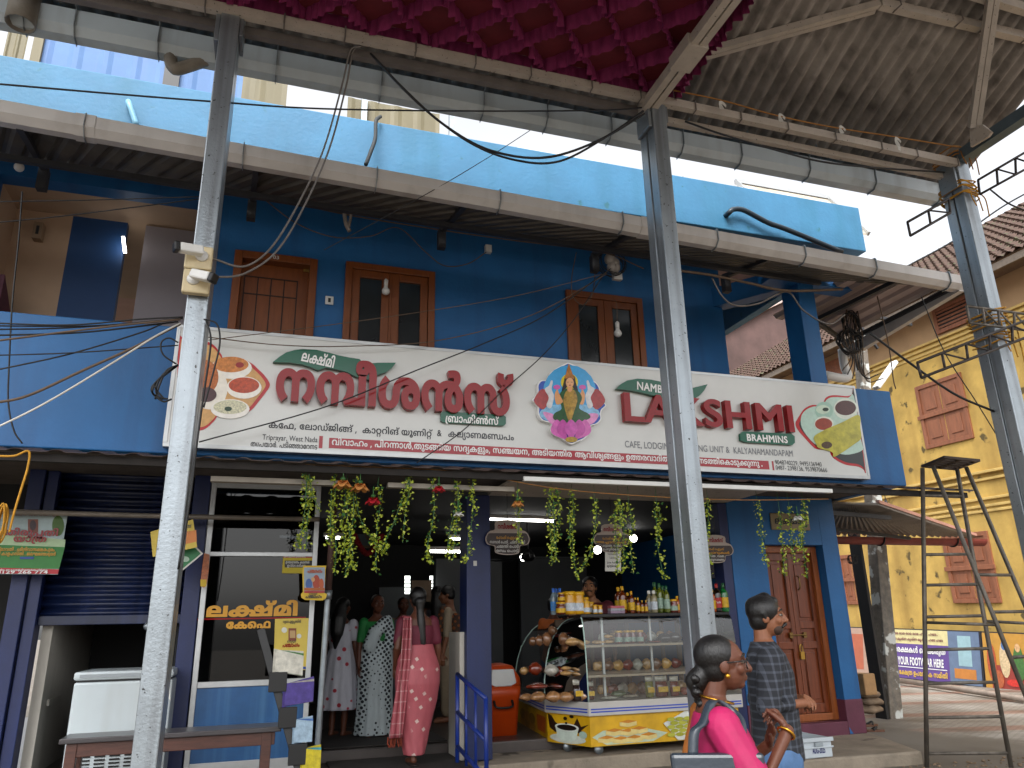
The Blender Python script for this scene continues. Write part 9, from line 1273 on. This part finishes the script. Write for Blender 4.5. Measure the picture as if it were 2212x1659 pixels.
class Fig:
    """a person h metres tall at base, turned by rz (0 = facing the street); local axes in body heights: x to the person's left, -y front"""
    def __init__(s, label, base, rz, h, skin):
        s.b, s.h, s.c, s.s, s.skin = V(base), h, math.cos(rz), math.sin(rz), skin; s.t = thing('person', label, 'person', base)
    def P(s, x, y, z): return s.b+V((x*s.c-y*s.s, x*s.s+y*s.c, z))*s.h
    def ball(s, mb, p, rx, ry, rz, n=14, m=10): o = len(mb.v); mb.ball((0, 0, 0), rx, ry, rz, n, m); mb.v[o:] = [s.P(p[0]+w.x, p[1]+w.y, p[2]+w.z) for w in mb.v[o:]]
    def limb(s, mb, pts, rs):
        mb.tube([s.P(*p) for p in pts], [r*s.h for r in rs], 12)
        for p, r in zip(pts, rs): s.ball(mb, p, r*.99, r*.99, r*.99, 12, 8)
    def rings(s, mb, rows, n=40, pleat=0, k=18, tw=0):
        g = []
        for i, (z, cx, cy, rx, ry) in enumerate(rows):
            f = i/(len(rows)-1)*pleat; g.append([s.P(cx+rx*math.cos(a)*(1+f*math.sin(k*a+tw*z)), cy+ry*math.sin(a)*(1+f*math.sin(k*a+tw*z)), z) for a in [2*PI*j/n for j in range(n)]])
        mb.loft(g)
    TORSO = [(.455, 0, .005, .09, .07), (.50, 0, .005, .105, .08), (.55, 0, .0, .098, .073), (.61, 0, 0, .083, .06), (.66, 0, 0, .088, .063), (.72, 0, 0, .098, .068), (.77, 0, .0, .103, .063), (.805, 0, .004, .092, .052), (.825, 0, .008, .055, .04), (.85, 0, .008, .033, .034)]
    def torso(s, mb, z0=0, z1=2, k=1.0): s.rings(mb, [(z, x, y, a*k, b*k) for z, x, y, a, b in s.TORSO if z0 <= z <= z1])
    def hand(s, mb, w, d, up, curl=.5, k=1.0):
        """palm and five fingers from wrist w along d; up = back of the hand"""
        d = V(d).normalized(); up = V(up); up = (up-d*up.dot(d)).normalized(); sd = d.cross(up); w = V(w)
        L = .052*k
        mb_p = lambda v: (v.x, v.y, v.z)
        for t in (.3, .6, .9):
            for e in (-.012, .0, .012): s.ball(mb, mb_p(w+d*L*t+sd*e*k), .012*k, .009*k, .012*k, 8, 6)
        for i, ln in enumerate((.038, .044, .041, .032)):
            p0 = w+d*L+sd*(-.021+.014*i)*k; a = curl*.8; p1 = p0+(d*math.cos(a)-up*math.sin(a))*ln*.5*k; a2 = curl*1.7; p2 = p1+(d*math.cos(a2)-up*math.sin(a2))*ln*.5*k; s.limb(mb, [mb_p(p0), mb_p(p1), mb_p(p2)], [.0052*k, .0048*k, .0038*k])
        t0 = w+d*L*.3-sd*.016*k; t1 = t0+(d*.6-sd*.8-up*.3).normalized()*.024*k; t2 = t1+(d*.9-sd*.25-up*.4).normalized()*.02*k; s.limb(mb, [mb_p(t0), mb_p(t1), mb_p(t2)], [.0075*k, .0062*k, .005*k])
    def head(s, mb, c=(0, -.012, .93), turn=0, k=1.0, tilt=0):
        """skull, jaw, nose, lips, ears; remembers the head frame for hair and eyes"""
        ct, st = math.cos(turn), math.sin(turn); s.hf = lambda x, y, z: (c[0]+(x*ct-y*st)*k, c[1]+(x*st+y*ct)*k, c[2]+(z+y*tilt)*k)
        B = lambda p, a, b, d: s.ball(mb, s.hf(*p), a*k, b*k, d*k)
        B((0, .004, .012), .046, .055, .052); B((0, -.014, -.022), .037, .041, .046); B((0, -.036, -.052), .018, .014, .013); B((0, -.042, .016), .03, .012, .014)
        s.limb(mb, [s.hf(0, -.052, .01), s.hf(0, -.064, -.016)], [.005*k, .0095*k]); B((.008, -.056, -.018), .007, .007, .006); B((-.008, -.056, -.018), .007, .007, .006)
        B((0, -.051, -.034), .013, .007, .0045); B((0, -.050, -.041), .012, .007, .0045)
        for e in (1, -1): B((e*.045, .006, -.008), .006, .013, .018); B((e*.025, -.036, -.014), .016, .014, .016)
        s.limb(mb, [(c[0]*.5, .01, .83), (c[0], c[1]+.022, c[2]-.04)], [.032, .029*k])
    def body(s, arms, feet=((.05, 0), (-.05, 0)), vox=.011, hands=True, legs=True, **hk):
        mb = MB(); s.torso(mb); s.head(mb, **hk)
        for sd, (el, wr_, hd, up, cu) in zip((1, -1), arms):
            sh = (sd*.098, .004, .795); s.limb(mb, [sh, el, wr_], [.030, .0235, .0155]); s.hand(mb, wr_, hd, up, cu)
        if legs:
            for sd, f in zip((1, -1), feet):
                s.limb(mb, [(sd*.052, 0, .49), ((sd*.055+f[0])/2, f[1]*.5-.012, .275), (f[0], f[1], .05)], [.056, .034, .021]); s.limb(mb, [(f[0], f[1]+.01, .024), (f[0]+sd*.006, f[1]-.09, .014)], [.02, .016])
        mb.build('body', s.skin, s.t, remesh=vox, smooth=True)
    def eyes(s, k=1.0, white=True, brow=True):
        for e in (1, -1):
            mb = MB(); s.ball(mb, s.hf(e*.021, -.0455, .003), .0085, .005, .0038); mb.build('eye', mat('eye white', '#8f867c', .35), s.t, smooth=True)
            mb = MB(); s.ball(mb, s.hf(e*.021, -.0505, .003), .0042, .003, .0048); mb.build('pupil', BLACK, s.t, smooth=True)
            if brow: mb = MB(); s.limb(mb, [s.hf(e*.008, -.052, .017), s.hf(e*.022, -.051, .022), s.hf(e*.035, -.042, .016)], [.0028, .0032, .0018]); mb.build('eyebrow', HAIR, s.t, smooth=True)
    def hair(s, cap=1.0, extra=(), low=0, name='hair', vox=.008, front=.0):
        mb = MB(); s.ball(mb, s.hf(0, .012-front, .02), .0515*cap, .056*cap, .051*cap, 20, 14); s.ball(mb, s.hf(0, .026, -.012-low), .045*cap, .036*cap, .042*cap, 16, 10)
        for pts, rs in extra: s.limb(mb, pts, rs)
        return mb.build(name, HAIR, s.t, remesh=vox, smooth=True)
    def cloth(s, name, mt, fn, vox=.012, sub=0):
        mb = MB(); fn(mb); o = mb.build(name, mt, s.t, remesh=vox, smooth=True) if vox else mb.build(name, mt, s.t, smooth=True); return o
def pattern(name, base, kind, c2, sc, rough=.7, th=.3):
    mt = mat(name, base, rough, var=.1, sc=9, bump=.25, bsc=14, stretch=(3, 3, .7)); N, L = mt.node_tree.nodes, mt.node_tree.links; b = N['Principled BSDF']; src = b.inputs['Base Color'].links[0].from_socket
    tc = N.new('ShaderNodeTexCoord'); mp = N.new('ShaderNodeMapping'); mp.inputs['Scale'].default_value = (1, .35, 1) if kind != 'check' else (1, 1, 1); mp.inputs['Rotation'].default_value = (0, .6 if kind in ('dot', 'diamond') else 0, 0); L.new(tc.outputs['Object'], mp.inputs[0])
    r = N.new('ShaderNodeValToRGB'); mx = N.new('ShaderNodeMix'); mx.data_type = 'RGBA'; L.new(src, mx.inputs[6]); mx.inputs[7].default_value = (*hx(c2), 1)
    if kind == 'check':
        sp = N.new('ShaderNodeSeparateXYZ'); L.new(mp.outputs[0], sp.inputs[0]); fs = []
        for ax in ('X', 'Y', 'Z'):
            m_ = N.new('ShaderNodeMath'); m_.operation = 'PINGPONG'; m_.inputs[1].default_value = sc; L.new(sp.outputs[ax], m_.inputs[0]); g = N.new('ShaderNodeMath'); g.operation = 'LESS_THAN'; g.inputs[1].default_value = sc*th; L.new(m_.outputs[0], g.inputs[0]); fs.append(g)
        a = N.new('ShaderNodeMath'); a.operation = 'MULTIPLY_ADD'; a.inputs[1].default_value = .45; L.new(fs[0].outputs[0], a.inputs[0]); e = N.new('ShaderNodeMath'); e.operation = 'MULTIPLY'; e.inputs[1].default_value = .45; L.new(fs[2].outputs[0], e.inputs[0]); L.new(e.outputs[0], a.inputs[2]); L.new(a.outputs[0], mx.inputs[0])
    else:
        vo = N.new('ShaderNodeTexVoronoi'); vo.inputs['Scale'].default_value = sc; vo.inputs['Randomness'].default_value = {'dot': .15, 'diamond': .5, 'floral': 1}[kind]
        if kind == 'diamond': vo.distance = 'CHEBYCHEV'
        L.new(mp.outputs[0], vo.inputs['Vector']); r.color_ramp.elements[0].position = th; r.color_ramp.elements[0].color = (1, 1, 1, 1); r.color_ramp.elements[1].position = th+.05; r.color_ramp.elements[1].color = (0, 0, 0, 1); L.new(vo.outputs['Distance'], r.inputs[0]); L.new(r.outputs[0], mx.inputs[0])
    L.new(mx.outputs[2], b.inputs['Base Color']); return mt
DOWN = ((.125, .0, .63), (.135, -.03, .49), (0, -.1, -1), (1, 0, 0), .4); DOWNR = ((-.125, .0, .63), (-.135, -.03, .49), (0, -.1, -1), (-1, 0, 0), .4)
def standing(u, vf, z, vt): b = PZ(u, vf, z); return b, PY(u, vt, b.y).z-z
b, h = standing(728, 1592, .5, 1290); f = Fig('girl in a white dress with red flowers standing at the left of the doorway', b, PI*.80, h, SK1)
f.body((((.13, .02, .64), (.15, -.05, .50), (.0, -.25, -1), (1, 0, 0), .35), DOWNR), vox=.008)
FLO = pattern('white floral cotton', '#b9b9c2', 'floral', '#a32434', 11, th=.22)
f.cloth('dress', FLO, lambda mb: (f.rings(mb, [(.80, 0, .0, .105, .06), (.74, 0, 0, .108, .076), (.68, 0, 0, .098, .074), (.62, 0, 0, .092, .07), (.55, 0, 0, .115, .095), (.40, 0, 0, .135, .115), (.25, 0, 0, .15, .13), (.19, 0, 0, .155, .135)], 64, .05, 12), f.limb(mb, [(.098, .004, .795), (.118, .002, .70)], [.041, .036]), f.limb(mb, [(-.098, .004, .795), (-.118, .002, .70)], [.041, .036])), .009)
f.hair(1.03, [([f.hf(0, .045, .0), f.hf(0, .07, -.09), f.hf(0, .075, -.19), f.hf(.01, .07, -.30)], [.045, .06, .055, .02])])
b, h = standing(806, 1592, .5, 1284); f = Fig('woman in a white sari with black dots and green blouse facing the street', b, .12, h, SK1)
f.body((DOWN, DOWNR), vox=.009); f.eyes(); f.hair(1.03, front=-.01); DOT = pattern('dotted sari cotton', '#b4bfc2', 'dot', '#141c24', 24, th=.36)
f.cloth('blouse', mat('green blouse', '#0d6a2c', .7, var=.15), lambda mb: (f.torso(mb, .6, .81, 1.07), [f.limb(mb, [(e*.098, .004, .795), (e*.12, .002, .67)], [.038, .031]) for e in (1, -1)]), .01)
f.cloth('sari', DOT, lambda mb: (f.rings(mb, [(.66, .01, 0, .112, .085), (.58, 0, 0, .125, .095), (.48, 0, 0, .135, .105), (.3, 0, -.005, .13, .105), (.12, 0, -.01, .135, .115), (.02, 0, -.01, .145, .125)], 72, .045, 14), f.limb(mb, [(-.06, -.05, .62), (-.03, -.062, .72), (.06, -.045, .80), (.085, .01, .815), (.05, .06, .74)], [.06, .055, .045, .035, .03]), f.limb(mb, [(.09, -.05, .64), (.085, -.05, .73), (.09, -.0, .81)], [.045, .04, .032])), .009)
b = PZ(897, 1648, .42); h = PY(900, 1268, b.y).z-.42; f = Fig('woman in a pink sari with a long black plait walking into the cafe', b, PI+.12, h, SK1)
f.body((((.13, .02, .64), (.12, -.06, .52), (-.1, -.4, -1), (1, 0, 0), .4), ((-.135, .0, .63), (-.14, -.03, .49), (.1, -.2, -1), (-1, 0, 0), .4)), feet=((.03, .05), (-.05, -.22)), vox=.008, turn=.0)
f.hair(1.05, [([f.hf(0, .05, -.02), f.hf(.0, .058, -.07), f.hf(-.005, .062, -.15), f.hf(-.012, .065, -.24), f.hf(-.025, .07, -.33)], [.036, .022, .029, .026, .010])])
f.cloth('blouse', mat('maroon blouse', '#5a1428', .7, var=.15), lambda mb: (f.torso(mb, .6, .79, 1.07), [f.limb(mb, [(e*.098, .004, .79), (e*.122, .004, .68)], [.039, .033]) for e in (1, -1)]), .01)
PSARI = pattern('pink sari silk', '#a8525a', 'diamond', '#c9b0a8', 11, .55, .13)
f.cloth('sari', PSARI, lambda mb: f.rings(mb, [(.66, 0, 0, .098, .075), (.60, 0, .005, .115, .09), (.52, 0, .02, .135, .112), (.44, 0, .02, .137, .112), (.34, 0, .012, .122, .10), (.22, .008, .012, .098, .088), (.12, .015, .02, .078, .075), (.05, .02, .03, .06, .066)], 96, .03, 9, 26), .008)
mb = MB(); g = [[f.P(.055+.05*(1+z*.5)*x+.055*z+.006*math.sin(x*16), .055+.05*math.sin(min(1, z*2)*PI*.5)-.02*z+.012*math.sin(x*14+z*3), .815-.66*z) for x in [i/16 for i in range(17)]] for z in [j/24 for j in range(25)]]; mb.sheet(g); mb.sheet([[f.P(.055+.05*x, .055-.11*z, .815+.012*math.sin(z*PI)-.14*max(0, z-.4)) for x in (0, .5, 1)] for z in [j/8 for j in range(9)]]); mb.build('sari_end', pattern('pink sari border', '#9c4a52', 'check', '#c9a8a4', .045, .55, .1), f.t, smooth=True, solid=.012)
mb = MB()
for i in range(18): x = i/17; p = f.P(.11+.075*x, .085+.012*math.sin(x*14+3)-.02, .158); mb.tube([p, p+V((random.uniform(-.01, .01), 0, -.05)), p+V((random.uniform(-.015, .015), 0, -.085))], .004, 4)
mb.build('fringe', mat('rust fringe', '#8a3a24', .8), f.t); mb = MB(); s_ = f.P(.03, .05, .005); mb.ball(s_, .045, .12, .014, n=14, m=6); mb.build('sandal', mat('dark sandal', '#241a16', .6), f.t, smooth=True)
b, h = standing(968, 1560, .5, 1264); f = Fig('person in beige trousers and a brown printed shawl looking down by the door post', b, -1.9, h, SK2)
f.body((DOWN, DOWNR), vox=.01, tilt=.2); f.hair(1.04, front=.005); f.cloth('trousers', mat('beige trousers', '#8a7a64', .8, var=.1), lambda mb: [f.limb(mb, [(e*.055, 0, .5), (e*.055, 0, .28), (e*.055, 0, .09)], [.075, .058, .05]) for e in (1, -1)])
f.cloth('tunic', mat('cream tunic', '#9a8a74', .8, var=.1), lambda mb: (f.rings(mb, [(.80, 0, 0, .1, .06), (.7, 0, 0, .108, .076), (.55, 0, 0, .115, .09), (.40, 0, 0, .125, .1)], 48, .04, 9), [f.limb(mb, [(e*.098, .004, .795), (e*.128, 0, .63)], [.038, .03]) for e in (1, -1)]))
f.cloth('shawl', pattern('brown printed shawl', '#3d2a1e', 'dot', '#8a4a1e', 16, .8, .3), lambda mb: (f.limb(mb, [(.05, -.06, .40), (.075, -.07, .6), (.08, -.03, .80), (.06, .06, .74), (.06, .085, .42)], [.045, .05, .045, .05, .05])))
b, h = standing(942, 1540, .5, 1266); f = Fig('girl with long black hair seen from behind between two women', b, PI*.9, h, SK1); f.body((DOWN, DOWNR), vox=.012); f.hair(1.05, [([f.hf(0, .045, 0), f.hf(0, .06, -.1), f.hf(0, .06, -.22)], [.045, .055, .04])]); f.cloth('dress', mat('dark dress', '#2a2a30', .8), lambda mb: f.rings(mb, [(.81, 0, 0, .1, .06), (.7, 0, 0, .11, .08), (.5, 0, 0, .12, .1), (.1, 0, 0, .14, .12)], 40, .04, 10))
b, h = standing(866, 1548, .5, 1290); f = Fig('young woman whose face shows between the two saris', b, .0, h, SK1); f.body((DOWN, DOWNR), vox=.01); f.eyes(); f.hair(1.04, front=-.008); f.cloth('dress', mat('grey dress', '#55555c', .8), lambda mb: f.rings(mb, [(.81, 0, 0, .1, .06), (.7, 0, 0, .11, .08), (.5, 0, 0, .12, .1), (.1, 0, 0, .14, .12)], 40, .04, 10))
hd = PY(1196, 1338, 9.0); f = Fig('person in an orange shirt behind the left end of the counter', (hd.x, 9.0, .5), 2.4, (hd.z-.5)/.82, SK1); f.body((DOWN, DOWNR), vox=.012); f.hair(1.04); f.cloth('shirt', mat('orange shirt', '#a85418', .7, var=.1), lambda mb: (f.torso(mb, .45, .83, 1.12), [f.limb(mb, [(e*.098, .004, .795), (e*.125, 0, .64)], [.042, .036]) for e in (1, -1)])); f.cloth('trousers', mat('blue trousers', '#25406a', .8), lambda mb: [f.limb(mb, [(e*.055, 0, .49), (e*.055, 0, .06)], [.07, .05]) for e in (1, -1)], .014)
hd = PY(1268, 1268, 8.55); h = 1.70; f = Fig('man with a moustache in a maroon shirt leaning behind the counter', (hd.x+.07, 8.55, hd.z-.93*h), -.55, h, SK3)
f.body((DOWN, ((-.15, -.13, .71), (-.075, -.085, .85), (.25, .12, 1), (-1, -.3, 0), 1.0)), vox=.008, c=(-.015, -.03, .93)); f.eyes(); f.hair(1.09, front=-.004)
mb = MB(); f.limb(mb, [f.hf(-.018, -.052, -.032), f.hf(0, -.061, -.026), f.hf(.018, -.052, -.032)], [.0035, .0058, .0035]); mb.build('moustache', HAIR, f.t, smooth=True); f.cloth('shirt', mat('maroon polo', '#561320', .75, var=.15), lambda mb: (f.torso(mb, .45, .84, 1.14), f.limb(mb, [(.098, .004, .795), (.122, 0, .67)], [.045, .04]), f.limb(mb, [(-.098, .004, .795), (-.135, -.09, .735)], [.045, .04])))
hd = PY(1648, 1328, 4.1); h = 1.70; f = Fig('man in a dark checked shirt and jeans with clasped hands beside the pavement', (hd.x, 4.1, hd.z-.935*h), PI/2-.5, h, SK2)
f.body((((.135, .03, .645), (.035, -.085, .652), (-.8, -.6, .1), (0, -.5, 1), .9), ((-.14, .035, .645), (-.04, -.09, .645), (.9, -.5, .0), (0, -.4, 1), .9)), vox=.006, turn=-.08); f.eyes()
f.hair(1.07, [([f.hf(0, -.03, .05), f.hf(.01, .0, .058), f.hf(0, .04, .035)], [.016, .026, .032]), ([f.hf(.045, .012, .01), f.hf(.044, .004, -.015)], [.012, .006]), ([f.hf(-.045, .012, .01), f.hf(-.044, .004, -.015)], [.012, .006])], vox=.006)
mb = MB(); f.limb(mb, [f.hf(-.02, -.05, -.037), f.hf(-.006, -.06, -.028), f.hf(.006, -.06, -.028), f.hf(.02, -.05, -.037)], [.004, .0065, .0065, .004]); mb.build('moustache', HAIR, f.t, smooth=True); mb = MB(); f.ball(mb, f.hf(0, -.027, -.043), .034, .025, .022); mb.build('stubble', mat('stubble', '#3d2a20', .8), f.t, smooth=True)
f.cloth('shirt', pattern('checked shirt cotton', '#1c1f26', 'check', '#4a4f5a', .022, .85, .28), lambda mb: (f.rings(mb, [(.845, 0, .012, .042, .042), (.82, 0, .008, .075, .055), (.80, 0, .006, .108, .066), (.74, 0, .0, .116, .08), (.66, 0, 0, .112, .08), (.58, 0, 0, .108, .08), (.50, 0, .004, .112, .085), (.465, 0, .004, .112, .085)], 48, .025, 7), [f.limb(mb, [(e*.1, .004, .79), (e*.138, .032, .645), (e*.085, -.03, .65)], [.048, .042, .034]) for e in (1, -1)]), .007)
f.cloth('jeans', mat('blue jeans', '#4a6a92', .8, var=.25, sc=6, bump=.3, bsc=40), lambda mb: [f.limb(mb, [(e*.05, .004, .47), (e*.055, 0, .28), (e*.055, 0, .05)], [.075, .052, .042]) for e in (1, -1)])
hd = PY(1538, 1432, 2.72); h = 1.46; f = Fig('woman in a bright pink blouse with glasses and a grey shoulder bag', (hd.x, 2.72, hd.z-.93*h), PI/2-.42, h, SK1)
f.body((((.13, -.03, .64), (.06, -.13, .72), (-.3, -.3, .9), (0, -1, 0), .7), ((-.15, -.07, .665), (-.085, -.155, .775), (.6, .15, .45), (-.3, -.9, .4), 1.25)), vox=.004, c=(0, -.03, .93)); f.eyes()
f.hair(1.03, [([f.hf(0, .06, -.03), f.hf(0, .075, -.045)], [.028, .03])], front=-.008, vox=.006)
mb = MB()
for k in range(26): a = k*2.4; r = .018+.012*math.sin(k*1.7); f.ball(mb, f.hf(r*math.cos(a)*1.3, .078+.006*math.sin(k*2.1), -.05+r*math.sin(a)*1.3-.012*(k % 3)), .011, .011, .011, 8, 6)
mb.build('hair_bun', HAIR, f.t, remesh=.005, smooth=True)
mb = MB()
for e in (1, -1): f.limb(mb, [f.hf(e*.046, .0, .002), f.hf(e*.044, -.052, .006)], [.0018, .0018]); mb.tube([f.P(*f.hf(e*(.022+.018*math.cos(t)), -.058+.006*abs(math.cos(t))*(1 if math.cos(t) > 0 else 0), -.001+.014*math.sin(t))) for t in [2*PI*i/16 for i in range(17)]], .0022, 6)
mb.build('glasses', mat('dark spectacle frame', '#1a1414', .3), f.t, smooth=True); GOLD = mat('gold', '#b8862c', .25, .9, var=.1)
for e in (1, -1): mb = MB(); f.ball(mb, f.hf(e*.049, .0, -.03), .007, .007, .007); mb.build('earring', GOLD, f.t, smooth=True)
mb = MB(); mb.tube([f.P(.045*math.cos(t), .0+.045*math.sin(t), .842+.012*math.sin(t)) for t in [2*PI*i/24 for i in range(25)]], .004, 6); mb.build('necklace', GOLD, f.t, smooth=True)
mb = MB(); d = V((.065, -.085, .11)).normalized(); c0 = V((-.088, -.15, .77)); u1 = d.orthogonal().normalized(); u2 = d.cross(u1); mb.tube([f.P(*(c0+(u1*math.cos(t)+u2*math.sin(t))*.0205)) for t in [2*PI*i/20 for i in range(21)]], .005, 6); mb.build('bangle', GOLD, f.t, smooth=True)
PINK = mat('bright pink cotton', '#a00f4e', .7, var=.2, sc=8, bump=.8, bsc=9); OCH = mat('ochre sari cloth', '#9a5a1c', .7, var=.2, sc=9, bump=.3, bsc=20, stretch=(4, 4, 1))
f.cloth('blouse', PINK, lambda mb: (f.rings(mb, [(.812, 0, .004, .088, .054), (.79, 0, .002, .108, .064), (.74, 0, -.004, .116, .082), (.68, 0, 0, .112, .085), (.60, 0, 0, .108, .08), (.57, 0, 0, .108, .08)], 48, .015, 6), f.limb(mb, [(.1, .004, .788), (.128, -.02, .68)], [.046, .04]), f.limb(mb, [(-.1, .004, .788), (-.143, -.05, .685)], [.047, .042])), .006)
f.cloth('sari', OCH, lambda mb: (f.rings(mb, [(.60, 0, 0, .112, .088), (.5, 0, 0, .135, .11), (.3, 0, 0, .14, .115), (.03, 0, 0, .15, .125)], 64, .04, 14), f.limb(mb, [(.06, -.05, .62), (.10, -.03, .77), (.10, .03, .80), (.105, .06, .70), (.10, .07, .5)], [.05, .04, .03, .028, .03])), .008)
BAG = thing('shoulder_bag', 'grey leather shoulder bag slung on the woman in the pink blouse', 'bag', tuple(f.P(-.12, .06, .50))); BM = mat('grey bag leather', '#27303a', .4, var=.12, sc=6, bump=.15, coat=.2)
mb = MB(); B = lambda x, y, z: f.P(-.15+x, .03+y, z+.15); mb.hexa([B(-.022, -.10, .42), B(.028, -.10, .42), B(.028, .10, .42), B(-.022, .10, .42)], [B(-.012, -.11, .585), B(.018, -.11, .585), B(.018, .11, .585), B(-.012, .11, .585)]); mb.build('pouch', BM, BAG, bevel=.012)
for dx in (0, .02): mb = MB(); P = smooth_path([B(.0+dx, .055, .58), B(.01+dx, .045, .63), f.P(-.125+dx, .05, .80), f.P(-.085+dx, .015, .845), f.P(-.085+dx, -.03, .82), B(.03+dx, -.07, .64), B(.0+dx, -.055, .58)]); mb.loft([[p+f.P(0, w, 0)-f.b for w in (-.011, .011)]+[p+f.P(-.004, w, 0)-f.b for w in (.011, -.011)] for p in P]); mb.build('strap', BM, BAG, smooth=True)
